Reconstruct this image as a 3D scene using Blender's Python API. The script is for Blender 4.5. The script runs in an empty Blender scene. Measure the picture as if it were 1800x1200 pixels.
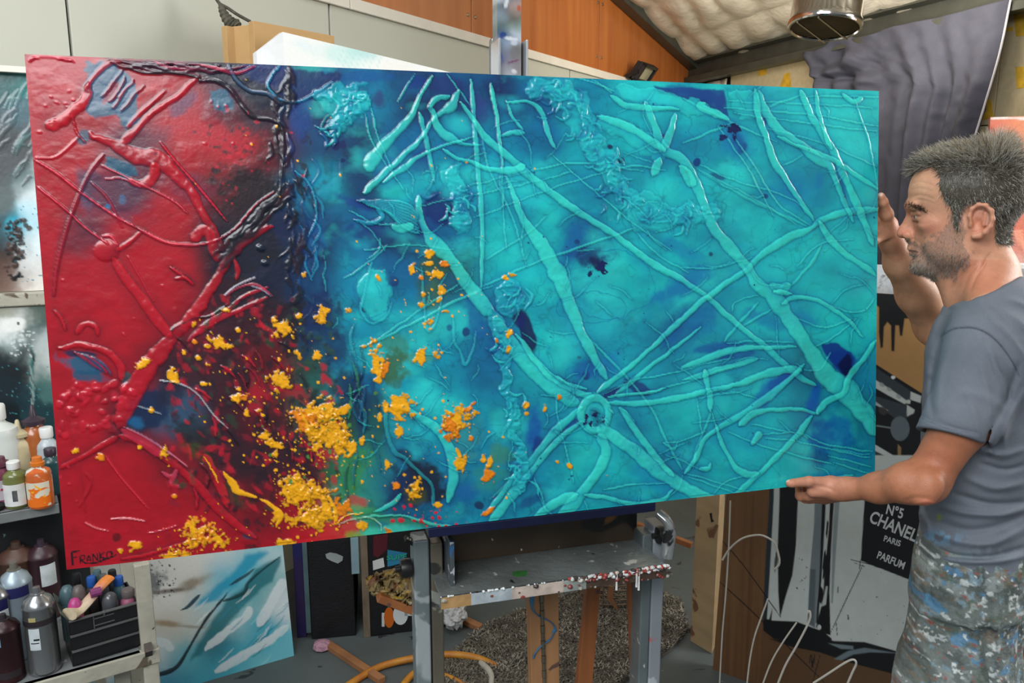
import bpy, math, random
import numpy as np
from mathutils import Vector, Matrix

SC = bpy.context.scene
COL = SC.collection
# ---------------------------------------------------------------- camera
FPX = 1377.0
PITCH = math.atan(254 / FPX)
CAM = np.array([0.0, 0.0, 1.65])
cd = bpy.data.cameras.new('camera')
cam = bpy.data.objects.new('camera', cd)
COL.objects.link(cam)
cam.location = CAM.tolist()
cam.rotation_euler = (math.pi / 2 - PITCH, 0, 0)
cd.sensor_width = 36.0
cd.lens = 36.0 * FPX / 1800.0
cd.clip_start = 0.05
SC.camera = cam
# ---------------------------------------------------------------- view
SC.view_settings.view_transform = 'Standard'
SC.view_settings.look = 'None'
SC.view_settings.gamma = 1.0
SC.view_settings.exposure = 0.0
SC.view_settings.use_curve_mapping = False
# ---------------------------------------------------------------- world and lights
wd = bpy.data.worlds.new('world')
SC.world = wd
wd.use_nodes = True
wd.node_tree.nodes['Background'].inputs[0].default_value = (0.80, 0.90, 1.0, 1)
wd.node_tree.nodes['Background'].inputs[1].default_value = 0.30


def area(name, loc, target, sx, sy, power, col=(1, 1, 1)):
    l = bpy.data.lights.new(name, 'AREA')
    l.shape = 'RECTANGLE'
    l.size, l.size_y, l.energy, l.color = sx, sy, power, col
    o = bpy.data.objects.new(name, l)
    COL.objects.link(o)
    o.location = loc
    o.rotation_euler = (Vector(target) - Vector(loc)).to_track_quat('-Z', 'Y').to_euler()
    return o


# daylight through the open roller door behind the photographer, a roof skylight and a window to the right
area('roller_door_daylight', (-1.3, -1.7, 3.7), (0.2, 1.6, 1.2), 3.4, 1.6, 170, (0.95, 0.98, 1.0))
area('roof_skylight', (0.2, 0.4, 4.4), (0.35, 1.5, 0.9), 2.6, 1.0, 75, (0.97, 0.99, 1.0))
area('rear_skylight', (0.9, 3.9, 3.9), (0.4, 3.6, 0.0), 2.0, 1.2, 48, (1.0, 0.98, 0.94))
area('far_roof_fill', (1.7, 4.3, 2.6), (1.9, 6.0, 3.3), 1.4, 0.6, 26, (1.0, 0.93, 0.82))  # added warm fill to brighten the foil roof, not a real fixture
area('side_window_daylight', (3.0, 1.9, 2.1), (1.1, 1.6, 1.5), 1.2, 1.2, 62, (1.0, 0.99, 0.97))
# ================================================================ helpers
rng = np.random.RandomState(7)
random.seed(7)
CT, ST = math.cos(PITCH), math.sin(PITCH)


def ray(px, py):
    x = (px - 900) / FPX
    y = (py - 600) / FPX
    return np.array([x, CT - y * ST, -ST - y * CT])


def P(px, py, d):
    return CAM + d * ray(px, py)


def PY(px, py, Y):                        # the point seen there whose distance in front of the lens is Y
    r = ray(px, py)
    return CAM + r * (Y / r[1])


def PZ(px, py, Z):                        # the point seen there at height Z
    r = ray(px, py)
    return CAM + r * ((Z - CAM[2]) / r[2])


def proj(p):                              # (N,3) -> px, py
    q = np.asarray(p, float) - CAM
    d = q[..., 1] * CT - q[..., 2] * ST
    v = q[..., 1] * ST + q[..., 2] * CT
    return 900 + FPX * q[..., 0] / d, 600 - FPX * v / d


def hit(px, py, o, n):
    r = ray(px, py)
    t = np.dot(np.asarray(o) - CAM, n) / np.dot(r, n)
    return CAM + t * r


def unit(v):
    v = np.asarray(v, float)
    return v / np.linalg.norm(v)


def lin(c):
    c = np.asarray(c, float) / 255.0
    return np.where(c <= 0.04045, c / 12.92, ((c + 0.055) / 1.055) ** 2.4)


def rgba(c):
    return tuple(lin(c)) + (1.0,)


MATS = {}


def M(name, col, rough=.5, metal=0., var=.10, scale=9., bump=0., bscale=60., specks=(), coat=0., stretch=(1, 1, 1), trans=0., col2=None):
    """procedural principled material: two-tone noise, optional paint specks and bump"""
    if name in MATS:
        return MATS[name]
    m = bpy.data.materials.new(name)
    MATS[name] = m
    m.use_nodes = True
    nt = m.node_tree
    N, L = nt.nodes, nt.links
    b = N['Principled BSDF']
    b.inputs['Roughness'].default_value = rough
    b.inputs['Metallic'].default_value = metal
    b.inputs['Coat Weight'].default_value = coat
    b.inputs['Coat Roughness'].default_value = .15
    b.inputs['Transmission Weight'].default_value = trans
    tc = N.new('ShaderNodeTexCoord')
    mp = N.new('ShaderNodeMapping')
    mp.inputs['Scale'].default_value = stretch
    L.new(tc.outputs['Object'], mp.inputs[0])
    nz = N.new('ShaderNodeTexNoise')
    nz.inputs['Scale'].default_value = scale
    nz.inputs['Detail'].default_value = 6
    L.new(mp.outputs[0], nz.inputs['Vector'])
    mx = N.new('ShaderNodeMix')
    mx.data_type = 'RGBA'
    c = lin(col)
    if col2 is None:
        a, d = c * (1 - var * 1.6), np.minimum(c * (1 + var * 1.6), 1)
    else:
        a, d = c, lin(col2)
    mx.inputs[6].default_value = tuple(a) + (1,)
    mx.inputs[7].default_value = tuple(d) + (1,)
    rp = N.new('ShaderNodeMapRange')
    rp.inputs[1].default_value = .3
    rp.inputs[2].default_value = .7
    L.new(nz.outputs['Fac'], rp.inputs[0])
    L.new(rp.outputs[0], mx.inputs[0])
    out = mx.outputs[2]
    for i, (sc, ss, th) in enumerate(specks):
        n2 = N.new('ShaderNodeTexNoise')
        n2.inputs['Scale'].default_value = ss
        n2.inputs['Detail'].default_value = 3
        n2.inputs['Distortion'].default_value = .6
        m2 = N.new('ShaderNodeMapping')
        m2.inputs['Location'].default_value = (i * 3.7 + 1, i * 1.9, i * 5.1)
        L.new(tc.outputs['Object'], m2.inputs[0])
        L.new(m2.outputs[0], n2.inputs['Vector'])
        r2 = N.new('ShaderNodeMapRange')
        r2.inputs[1].default_value = th
        r2.inputs[2].default_value = th + .03
        L.new(n2.outputs['Fac'], r2.inputs[0])
        x2 = N.new('ShaderNodeMix')
        x2.data_type = 'RGBA'
        L.new(r2.outputs[0], x2.inputs[0])
        L.new(out, x2.inputs[6])
        x2.inputs[7].default_value = rgba(sc)
        out = x2.outputs[2]
    L.new(out, b.inputs['Base Color'])
    if bump:
        n3 = N.new('ShaderNodeTexNoise')
        n3.inputs['Scale'].default_value = bscale
        n3.inputs['Detail'].default_value = 5
        L.new(mp.outputs[0], n3.inputs['Vector'])
        bp = N.new('ShaderNodeBump')
        bp.inputs['Strength'].default_value = bump
        bp.inputs['Distance'].default_value = .01
        L.new(n3.outputs['Fac'], bp.inputs['Height'])
        L.new(bp.outputs[0], b.inputs['Normal'])
    return m


def VM(name, rough=.45, coat=0., bump=0., bscale=300., sss=0., spec=.5, nvar=.08, nscale=120., metal=0.):
    """material whose pigment comes from the mesh's own colour attribute, broken up by noise"""
    if name in MATS:
        return MATS[name]
    m = bpy.data.materials.new(name)
    MATS[name] = m
    m.use_nodes = True
    nt = m.node_tree
    N, L = nt.nodes, nt.links
    b = N['Principled BSDF']
    b.inputs['Roughness'].default_value = rough
    b.inputs['Metallic'].default_value = metal
    b.inputs['Coat Weight'].default_value = coat
    b.inputs['Coat Roughness'].default_value = .18
    b.inputs['Specular IOR Level'].default_value = spec
    if sss:
        b.inputs['Subsurface Weight'].default_value = sss
        b.inputs['Subsurface Radius'].default_value = (.010, .004, .002)
        b.inputs['Subsurface Scale'].default_value = 1.0
    at = N.new('ShaderNodeAttribute')
    at.attribute_name = 'col'
    tc = N.new('ShaderNodeTexCoord')
    nz = N.new('ShaderNodeTexNoise')
    nz.inputs['Scale'].default_value = nscale
    nz.inputs['Detail'].default_value = 5
    L.new(tc.outputs['Object'], nz.inputs['Vector'])
    mr = N.new('ShaderNodeMapRange')
    mr.inputs[1].default_value = .25
    mr.inputs[2].default_value = .75
    mr.inputs[3].default_value = 1 - nvar
    mr.inputs[4].default_value = 1 + nvar
    L.new(nz.outputs['Fac'], mr.inputs[0])
    vm = N.new('ShaderNodeVectorMath')
    vm.operation = 'SCALE'
    L.new(at.outputs['Color'], vm.inputs[0])
    L.new(mr.outputs[0], vm.inputs['Scale'])
    L.new(vm.outputs[0], b.inputs['Base Color'])
    if bump:
        n3 = N.new('ShaderNodeTexNoise')
        n3.inputs['Scale'].default_value = bscale
        n3.inputs['Detail'].default_value = 4
        L.new(tc.outputs['Object'], n3.inputs['Vector'])
        bp = N.new('ShaderNodeBump')
        bp.inputs['Strength'].default_value = bump
        bp.inputs['Distance'].default_value = .004
        L.new(n3.outputs['Fac'], bp.inputs['Height'])
        L.new(bp.outputs[0], b.inputs['Normal'])
    return m


class MB:
    """collects shapes (world coordinates) for ONE mesh"""

    def __init__(s):
        s.v, s.f, s.c = [], [], []
        s.cur = None

    def add(s, vs, fs, col=None):
        o = len(s.v)
        s.v += [tuple(map(float, p)) for p in vs]
        s.f += [tuple(i + o for i in f) for f in fs]
        cc = col if col is not None else s.cur
        if cc is not None:
            s.c += [tuple(lin(cc))] * len(vs)
        return s

    def box(s, o, u, v, w, lu, lv, lw, col=None):
        """box from corner o along three directions"""
        o = np.asarray(o, float)
        u, v, w = unit(u) * lu, unit(v) * lv, unit(w) * lw
        p = [o, o + u, o + u + v, o + v, o + w, o + u + w, o + u + v + w, o + v + w]
        return s.add(p, [(0, 3, 2, 1), (4, 5, 6, 7), (0, 1, 5, 4), (1, 2, 6, 5), (2, 3, 7, 6), (3, 0, 4, 7)], col)

    def bar(s, a, b, w, h, up=(0, 0, 1), col=None):
        """rectangular bar from a to b, centred, width w (side), height h (up)"""
        a, b = np.asarray(a, float), np.asarray(b, float)
        d = unit(b - a)
        sd = unit(np.cross(d, up))
        uu = np.cross(sd, d)
        return s.box(a - sd * w / 2 - uu * h / 2, d, sd, uu, np.linalg.norm(b - a), w, h, col)

    def prism(s, pts, thick, n, col=None):
        """planar polygon (list of 3D points) given thickness along n"""
        k = len(pts)
        n = np.asarray(n, float) * thick
        a = [np.asarray(p, float) for p in pts]
        b = [p + n for p in a]
        f = [tuple(range(k))[::-1], tuple(range(k, 2 * k))]
        f += [(i, (i + 1) % k, (i + 1) % k + k, i + k) for i in range(k)]
        return s.add(a + b, f, col)

    def tube(s, pts, r, n=8, closed=False, col=None, flat=1.0):
        pts = [np.asarray(p, float) for p in pts]
        k = len(pts)
        rr = r if hasattr(r, '__len__') else [r] * k
        vs, fs = [], []
        ref = np.array([.13, .21, .97])
        for i, p in enumerate(pts):
            if closed:
                t = unit(pts[(i + 1) % k] - pts[i - 1])
            else:
                t = unit(pts[min(i + 1, k - 1)] - pts[max(i - 1, 0)] + 1e-9)
            a = unit(np.cross(t, ref))
            b = np.cross(a, t)
            for j in range(n):
                th = 2 * math.pi * j / n
                vs.append(p + rr[i] * (math.cos(th) * a + flat * math.sin(th) * b))
        m = k if closed else k - 1
        for i in range(m):
            for j in range(n):
                i2 = (i + 1) % k
                fs.append((i * n + j, i * n + (j + 1) % n, i2 * n + (j + 1) % n, i2 * n + j))
        if not closed:
            fs.append(tuple(range(n))[::-1])
            fs.append(tuple((k - 1) * n + j for j in range(n)))
        return s.add(vs, fs, col)

    def lathe(s, base, prof, n=28, axis=(0, 0, 1), col=None):
        """prof = [(r, h), ...] from the bottom up"""
        base = np.asarray(base, float)
        ax = unit(axis)
        a = unit(np.cross(ax, (.3, 1, .11)))
        b = np.cross(ax, a)
        vs, fs = [], []
        for r, h in prof:
            for j in range(n):
                th = 2 * math.pi * j / n
                vs.append(base + ax * h + max(r, 1e-5) * (math.cos(th) * a + math.sin(th) * b))
        for i in range(len(prof) - 1):
            for j in range(n):
                fs.append((i * n + j, i * n + (j + 1) % n, (i + 1) * n + (j + 1) % n, (i + 1) * n + j))
        fs.append(tuple(range(n))[::-1])
        fs.append(tuple((len(prof) - 1) * n + j for j in range(n)))
        return s.add(vs, fs, col)

    def wrap(s, base, r, h0, h1, a0, a1, off=.0006, n=14, col=None):
        """curved label on a cylinder, angles in degrees, 270 = facing the viewer's side"""
        vs, fs = [], []
        for i in range(n + 1):
            t = math.radians(a0 + (a1 - a0) * i / n)
            for h, q in ((h0, r + off), (h1, r + off), (h1, r - .001), (h0, r - .001)):
                vs.append((base[0] + q * math.cos(t), base[1] + q * math.sin(t), base[2] + h))
        for i in range(n):
            for j in range(4):
                fs.append((i * 4 + j, i * 4 + (j + 1) % 4, i * 4 + 4 + (j + 1) % 4, i * 4 + 4 + j))
        fs += [(3, 2, 1, 0), tuple(4 * n + j for j in range(4))]
        return s.add(vs, fs, col)


def tag(o, label=None, cat=None, group=None, kind=None):
    if label: o['label'] = label
    if cat: o['category'] = cat
    if group: o['group'] = group
    if kind: o['kind'] = kind
    return o


WLOC = {}


def root(name, loc, label, cat, group=None):
    o = bpy.data.objects.new(name, None)
    o.empty_display_size = .05
    COL.objects.link(o)
    o.location = [float(x) for x in loc]
    WLOC[o.name] = np.asarray(loc, float)
    return tag(o, label, cat, group)


def mesh_obj(name, V, F, mat, parent=None, smooth=False, bevel=0., cols=None, label=None, auto=None, fix=True):
    """links one mesh object; V are world coordinates"""
    V = np.asarray(V, float)
    if parent is not None:
        loc = np.zeros(3)
        base = WLOC[parent.name]
    else:
        mn, mxx = V.min(0), V.max(0)
        loc = np.array([(mn[0] + mxx[0]) / 2, (mn[1] + mxx[1]) / 2, mn[2]])
        base = loc
    me = bpy.data.meshes.new(name)
    W = V - base
    if isinstance(F, np.ndarray):
        nf, k = F.shape
        me.vertices.add(len(W))
        me.vertices.foreach_set('co', W.astype(np.float32).ravel())
        me.loops.add(nf * k)
        me.loops.foreach_set('vertex_index', F.astype(np.int32).ravel())
        me.polygons.add(nf)
        me.polygons.foreach_set('loop_start', np.arange(0, nf * k, k, dtype=np.int32))
        me.update(calc_edges=True)
        me.validate()
    else:
        me.from_pydata([tuple(p) for p in W.tolist()], [], F)
        if fix:
            import bmesh
            bm = bmesh.new()
            bm.from_mesh(me)
            bmesh.ops.recalc_face_normals(bm, faces=bm.faces)
            bm.to_mesh(me)
            bm.free()
    if cols is not None and len(cols):
        a = me.color_attributes.new('col', 'FLOAT_COLOR', 'POINT')
        c4 = np.ones((len(W), 4), np.float32)
        c4[:, :3] = cols
        a.data.foreach_set('color', c4.ravel())
    if smooth:
        me.polygons.foreach_set('use_smooth', np.ones(len(me.polygons), bool))
        if auto:
            me.set_sharp_from_angle(angle=math.radians(auto))
    o = bpy.data.objects.new(name, me)
    COL.objects.link(o)
    o.location = loc.tolist()
    WLOC[o.name] = base if parent is None else WLOC[parent.name]
    me.materials.append(mat)
    if parent is not None:
        o.parent = parent
    if bevel:
        b = o.modifiers.new('bevel', 'BEVEL')
        b.width = bevel
        b.segments = 2
        b.limit_method = 'ANGLE'
    if label: o['label'] = label
    return o


def put(name, mb, mat, parent=None, **k):
    if k.get('smooth') and 'auto' not in k:
        k['auto'] = 40
    return mesh_obj(name, mb.v, mb.f, mat, parent, cols=(mb.c or None), **k)


# ---- lattice noise usable on arrays
_T = rng.rand(256, 256).astype(np.float32)


def vnoise(x, y):
    xi, yi = np.floor(x).astype(int), np.floor(y).astype(int)
    fx, fy = x - xi, y - yi
    fx, fy = fx * fx * (3 - 2 * fx), fy * fy * (3 - 2 * fy)
    a = _T[xi & 255, yi & 255]
    b = _T[(xi + 1) & 255, yi & 255]
    c = _T[xi & 255, (yi + 1) & 255]
    d = _T[(xi + 1) & 255, (yi + 1) & 255]
    return (a * (1 - fx) + b * fx) * (1 - fy) + (c * (1 - fx) + d * fx) * fy


def fbm(x, y, o=4, s=0.):
    r, a, t = 0., .5, 0.
    x, y = x + s * 17.3, y + s * 9.1
    for i in range(o):
        r = r + a * vnoise(x, y)
        t += a
        x, y, a = x * 2.03 + 5.2, y * 2.03 + 1.7, a * .5
    return r / t


def sstep(a, b, x):
    t = np.clip((x - a) / (b - a), 0, 1)
    return t * t * (3 - 2 * t)


def smooth_path(pts, n=8):
    """Catmull-Rom through tuples of any dimension"""
    p = np.asarray(pts, float)
    if len(p) < 3:
        return np.array([p[0] + (p[-1] - p[0]) * t for t in np.linspace(0, 1, n + 1)])
    q = np.vstack([2 * p[0] - p[1], p, 2 * p[-1] - p[-2]])
    out = []
    for i in range(1, len(q) - 2):
        for t in np.linspace(0, 1, n, endpoint=False):
            a, b, c, d = q[i - 1], q[i], q[i + 1], q[i + 2]
            out.append(.5 * (2 * b + (c - a) * t + (2 * a - 5 * b + 4 * c - d) * t * t + (3 * b - a - 3 * c + d) * t ** 3))
    out.append(p[-1])
    return np.array(out)


class Art:
    """pigment and relief of a painted rectangle O + s*u + t*v, designed in photo coordinates"""

    def __init__(s, O, u, v, w, h, step):
        s.O, s.u, s.v, s.w, s.h = np.asarray(O, float), unit(u), unit(v), w, h
        s.nx, s.ny = int(w / step) + 1, int(h / step) + 1
        a, b = np.meshgrid(np.linspace(0, w, s.nx), np.linspace(0, h, s.ny))
        s.P = s.O + a[..., None] * s.u + b[..., None] * s.v
        s.X, s.Y = proj(s.P)
        s.c = np.zeros(s.X.shape + (3,))
        s.h_ = np.zeros(s.X.shape)

    def fill(s, col):
        s.c[:] = lin(col)

    def base(s, pts, sig, warp=30., ws=.012):
        X = s.X + (fbm(s.X * ws, s.Y * ws, 4, 1) - .5) * 2 * warp
        Y = s.Y + (fbm(s.X * ws, s.Y * ws, 4, 2) - .5) * 2 * warp
        num = np.zeros_like(s.c)
        den = np.zeros_like(s.X) + 1e-9
        for x, y, c in pts:
            w = np.exp(-((X - x) ** 2 + (Y - y) ** 2) / (2 * sig * sig)) + 1e-8
            num += w[..., None] * lin(c)
            den += w
        s.c = num / den[..., None]

    def box(s, x0, y0, x1, y1):
        m = (s.X > x0) & (s.X < x1) & (s.Y > y0) & (s.Y < y1)
        r = np.where(m.any(1))[0]
        c = np.where(m.any(0))[0]
        if len(r) == 0: return None
        return slice(r[0], r[-1] + 1), slice(c[0], c[-1] + 1)

    def blob(s, x, y, rx, ry, col, op=1., ang=0., soft=.3, rag=.25, rs=.06, hgt=0.):
        R = max(rx, ry) * (1.3 + rag + soft) + 4
        b = s.box(x - R, y - R, x + R, y + R)
        if b is None: return
        X, Y = s.X[b], s.Y[b]
        ca, sa = math.cos(ang), math.sin(ang)
        dx, dy = X - x, Y - y
        t = np.hypot((dx * ca + dy * sa) / rx, (-dx * sa + dy * ca) / ry)
        t = t + (fbm(X * rs, Y * rs, 4, x * .01 + y * .003) - .5) * 2 * rag
        a = (1 - sstep(1 - soft, 1 + soft * .3, t)) * op
        s.c[b] = s.c[b] * (1 - a[..., None]) + lin(col) * a[..., None]
        if hgt:
            s.h_[b] += hgt * np.sqrt(np.clip(1 - t * t, 0, 1))

    def poly(s, pts, col, op=1., soft=1.2, rag=0., rs=.05, hgt=0., edge=0.):
        p = np.asarray(pts, float)
        b = s.box(p[:, 0].min() - 4, p[:, 1].min() - 4, p[:, 0].max() + 4, p[:, 1].max() + 4)
        if b is None: return
        X, Y = s.X[b], s.Y[b]
        if rag:
            X = X + (fbm(X * rs, Y * rs, 3, 3) - .5) * 2 * rag
            Y = Y + (fbm(X * rs, Y * rs, 3, 5) - .5) * 2 * rag
        ins = np.zeros(X.shape, bool)
        dm = np.full(X.shape, 1e9)
        k = len(p)
        for i in range(k):
            x1, y1 = p[i]
            x2, y2 = p[(i + 1) % k]
            cond = ((y1 > Y) != (y2 > Y))
            xi = (x2 - x1) * (Y - y1) / ((y2 - y1) if y2 != y1 else 1e-9) + x1
            ins ^= cond & (X < xi)
            L2 = (x2 - x1) ** 2 + (y2 - y1) ** 2 + 1e-9
            t = np.clip(((X - x1) * (x2 - x1) + (Y - y1) * (y2 - y1)) / L2, 0, 1)
            dm = np.minimum(dm, np.hypot(X - x1 - t * (x2 - x1), Y - y1 - t * (y2 - y1)))
        sd = np.where(ins, dm, -dm)
        a = sstep(-soft, soft, sd) * op
        if edge: s.c[b] *= 1 - (np.exp(-(np.clip(-sd, 0, 99) / 3.) ** 2) * (sd < 0) * edge)[..., None] * np.array([.8, .55, .35])
        if hgt: s.h_[b] += hgt * sstep(-1, 3.5, sd) * (.7 + .6 * fbm(X * .06, Y * .06, 3, 9))
        s.c[b] = s.c[b] * (1 - a[..., None]) + lin(col) * a[..., None]

    def stroke(s, pts, col=None, op=.8, hgt=1., wob=0., edge=.0, lift=1.0, flat=False, n=8, rough=0., ew=1.55, under=False):
        """pts (x, y, halfwidth); hgt in mm; edge = strength of the dark pigment pooled beside the ridge"""
        q = smooth_path(pts, n)
        q[:, 2] = np.maximum(q[:, 2], .6) * (1 + .26 * (vnoise(np.arange(len(q)) * .37 + q[0, 0], np.full(len(q), q[0, 1] * .7)) - .5))
        en_ = np.minimum(np.arange(len(q)), np.arange(len(q))[::-1]) / max(2., n * .45)
        q[:, 2] *= np.clip(.45 + en_, 0, 1)
        W = q[:, 2].max() * (ew + 1.2) + 14
        b = s.box(q[:, 0].min() - W, q[:, 1].min() - W, q[:, 0].max() + W, q[:, 1].max() + W)
        if b is None: return
        X, Y = s.X[b], s.Y[b]
        if wob:
            X = X + (fbm(X * .05, Y * .05, 3, 7) - .5) * 2 * wob
            Y = Y + (fbm(X * .05, Y * .05, 3, 8) - .5) * 2 * wob
        t = np.full(X.shape, 99.)
        de = np.full(X.shape, 99.)
        for i in range(len(q) - 1):
            x1, y1, w1 = q[i]
            x2, y2, w2 = q[i + 1]
            L2 = (x2 - x1) ** 2 + (y2 - y1) ** 2 + 1e-9
            k = np.clip(((X - x1) * (x2 - x1) + (Y - y1) * (y2 - y1)) / L2, 0, 1)
            d = np.hypot(X - x1 - k * (x2 - x1), Y - y1 - k * (y2 - y1))
            w = w1 + (w2 - w1) * k
            t = np.minimum(t, d / w)
            de = np.minimum(de, d - w)
        if edge:
            e2 = np.exp(-np.clip(de, 0, 99) ** 2 / (2 * (3 + q[:, 2].max() * .8) ** 2)) * (de > 0) * edge * .42
            s.c[b] *= 1 - e2[..., None] * np.array([.9, .42, .16])
            e = np.exp(-np.clip(de, 0, 99) ** 2 / (2 * 1.7 ** 2)) * (de > 0) * edge * (1 if not under else 1)
            s.c[b] *= (1 - e * np.array([.75, .55, .38]))[..., None] if False else (1 - e[..., None] * np.array([.8, .55, .35]))
        if col is not None or lift != 1:
            a = (1 - sstep(.75, 1.1, t)) * op
            cc = s.c[b] * lift if col is None else lin(col)
            s.c[b] = s.c[b] * (1 - a[..., None]) + cc * a[..., None]
        if hgt:
            pr = np.clip(1 - np.clip(t, 0, 9) ** 3, 0, 1) ** .6 if not flat else (1 - sstep(.6, 1.05, t))
            wm = float(q[:, 2].max())
            if wm > 3.5: pr = pr * (.80 + .5 * (fbm(X * .07, Y * .07, 3, 14) - .5) * 2)
            if rough:
                pr = pr * (1 + rough * (fbm(X * .16, Y * .16, 3, 4) - .5) * 2)
            s.h_[b] = np.maximum(s.h_[b], 0) * .45 + np.maximum(s.h_[b] * .55, hgt * pr) if True else 0

    def splat(s, x, y, r, col, hgt=1.5, rx=1., ry=1., ang=0., dens=.5, rs=.13):
        """ragged crusty splash"""
        R = r * max(rx, ry) * 1.9 + 4
        b = s.box(x - R, y - R, x + R, y + R)
        if b is None: return
        X, Y = s.X[b], s.Y[b]
        ca, sa = math.cos(ang), math.sin(ang)
        dx, dy = X - x, Y - y
        t = np.hypot((dx * ca + dy * sa) / rx, (-dx * sa + dy * ca) / ry) / r
        k = fbm(X * rs, Y * rs, 4, x * .013 + y * .007) * 1.9 - .95 + (dens - t * .78)
        a = sstep(-.04, .07, k)
        fl = sstep(.0, .45, k)
        cc = lin(col) * (.62 + .38 * fl)[..., None] * np.array([1, .98, 1.0])
        s.c[b] = s.c[b] * (1 - a[..., None]) + cc * a[..., None]
        s.h_[b] += hgt * a * (.5 + .8 * fbm(X * .35, Y * .35, 2, 3))

    def speckle(s, x0, y0, x1, y1, n, col, r0=.8, r1=2.5, hgt=.8, g=False):
        for i in range(n):
            if g:
                x = (x0 + x1) / 2 + random.gauss(0, .28) * (x1 - x0)
                y = (y0 + y1) / 2 + random.gauss(0, .28) * (y1 - y0)
            else:
                x, y = random.uniform(x0, x1), random.uniform(y0, y1)
            r = r0 + (r1 - r0) * random.random() ** 2.5
            s.blob(x, y, r * random.uniform(.7, 1.4), r, col, 1, random.uniform(0, 3), .2, .25, .25, hgt)

    def make(s, name, mat, thick, parent=None, edgecol=None, hscale=.001, label=None):
        """front relief grid plus turned sides and back as one closed mesh"""
        n = unit(np.cross(s.u, s.v))          # points away from the viewer for u right, v down
        if np.dot(n, s.P[0, 0] - CAM) < 0: n = -n
        V = s.P - n * (s.h_ * hscale)[..., None]
        ny, nx = s.ny, s.nx
        id_ = np.arange(ny * nx).reshape(ny, nx)
        F = np.stack([id_[:-1, :-1], id_[1:, :-1], id_[1:, 1:], id_[:-1, 1:]], -1).reshape(-1, 4)
        ring = np.concatenate([id_[0, :], id_[1:, -1], id_[-1, -2::-1], id_[-2:0:-1, 0]])
        Vr = V.reshape(-1, 3)
        cr = s.c.reshape(-1, 3)
        fl = s.P.reshape(-1, 3)[ring]
        V2 = fl + n * .0015
        V3 = fl + n * thick
        k = len(ring)
        base = len(Vr)
        ec = cr[ring] if edgecol is None else np.tile(lin(edgecol), (k, 1))
        i = np.arange(k)
        j = (i + 1) % k
        F1 = np.stack([ring[i], ring[j], base + j, base + i], -1)
        F2 = np.stack([base + i, base + j, base + k + j, base + k + i], -1)
        A, Bc, Cc, D = base + k, base + k + nx - 1, base + k + nx - 1 + ny - 1, base + k + 2 * (nx - 1) + ny - 1
        F3 = np.array([[A, Bc, Cc, D]])
        FF = np.vstack([F, F1, F2, F3])
        VV = np.vstack([Vr, V2, V3])
        CC = np.vstack([cr, ec, ec * .9])
        o = mesh_obj(name, VV, FF, mat, parent, smooth=True, cols=np.clip(CC, 0, 1), auto=60, label=label)
        return o
# ================================================================ the room
UP = np.array([0, 0, 1.])
K = PY(1217, 117, 7.2)                                   # where gable wall, side wall and roof meet
DL = np.array([.549, .836, 0.]); DL /= np.linalg.norm(DL)
DR = np.array([.389, -.921, 0.]); DR /= np.linalg.norm(DR)
NL = np.array([DL[1], -DL[0], 0.])                       # gable wall normal, into the room
NR = np.array([DR[1], -DR[0], 0.])
if NR[0] > 0: NR = -NR
G0 = hit(1090, 0, K, NL)

m_floor = M('concrete_floor', (70, 78, 78), .62, var=.16, scale=2.2, bump=.15, bscale=30, col2=(94, 101, 101),
            specks=[((170, 172, 168), 34, .735), ((40, 42, 44), 11, .66), ((150, 60, 70), 50, .79)])
m_panel = M('grey_green_wall_panel', (198, 199, 184), .55, var=.025, scale=1.2)
m_wood = M('varnished_plywood', (192, 116, 56), .36, var=.14, scale=2.2, stretch=(5, 5, .5), col2=(168, 92, 40), coat=.15)
m_foil = M('foil_insulation', (226, 217, 198), .42, metal=.15, var=.08, scale=7, bump=.5, bscale=25)
m_steel = M('galvanised_dark_steel', (78, 80, 72), .45, metal=.35, var=.12, scale=8)
m_chip = M('raw_chipboard', (206, 189, 150), .75, var=.05, scale=30, specks=[((226, 182, 60), 2.1, .665)])
m_white = M('white_trim_paint', (232, 226, 212), .5, var=.03)
m_dark = M('dark_gap', (30, 28, 26), .8, var=.05)

mb = MB()
mb.box((-4, -3, -.05), (1, 0, 0), (0, 1, 0), UP, 10, 11, .05)
tag(put('floor', mb, m_floor), kind='structure')

# gable wall: a core with cladding panels, wood above the trim
tz = (hit(600, 3, K, NL)[2] + hit(1073, 138, K, NL)[2]) / 2


def wl(t, z, off=0.):                                    # t metres from the corner towards the viewer
    return np.array([K[0], K[1], 0]) - DL * t + np.array([0, 0, z]) + NL * off


def tof(px, py):
    h = hit(px, py, K, NL)
    return float(np.dot(np.array([K[0] - h[0], K[1] - h[1], 0]), DL)), h[2]


slope = (G0[2] - K[2]) / tof(1090, 0)[0]
mb = MB()
T1 = 7.4
mb.prism([wl(0, 0, -.08), wl(T1, 0, -.08), wl(T1, K[2] + slope * T1, -.08), wl(0, K[2], -.08)], .06, NL)
tag(put('wall_left', mb, m_dark), kind='structure')
js = [0.02, tof(1003, 100)[0], tof(581, 40)[0], tof(124, 50)[0], T1]
js = sorted(js)
lower = MB()
for a, b in zip(js[:-1], js[1:]):
    lower.box(wl(b - .004, .0, -.02), DL, UP, NL, b - a - .010, tz - .02, .016)
tag(put('wall_left_lower_panels', lower, m_panel, bevel=.002), kind='structure')
bpy.data.objects['wall_left_lower_panels'].name = 'trim_5'
ws = sorted([0.02, tof(1055, 60)[0], tof(830, 30)[0], tof(830, 30)[0] * 2 - tof(1055, 60)[0], T1])
upm = MB()
for a, b in zip(ws[:-1], ws[1:]):
    upm.prism([wl(a + .004, tz + .03, -.02), wl(b - .004, tz + .03, -.02), wl(b - .004, K[2] + slope * b - .02, -.02), wl(a + .004, K[2] + slope * a - .02, -.02)], .016, NL)
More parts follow.
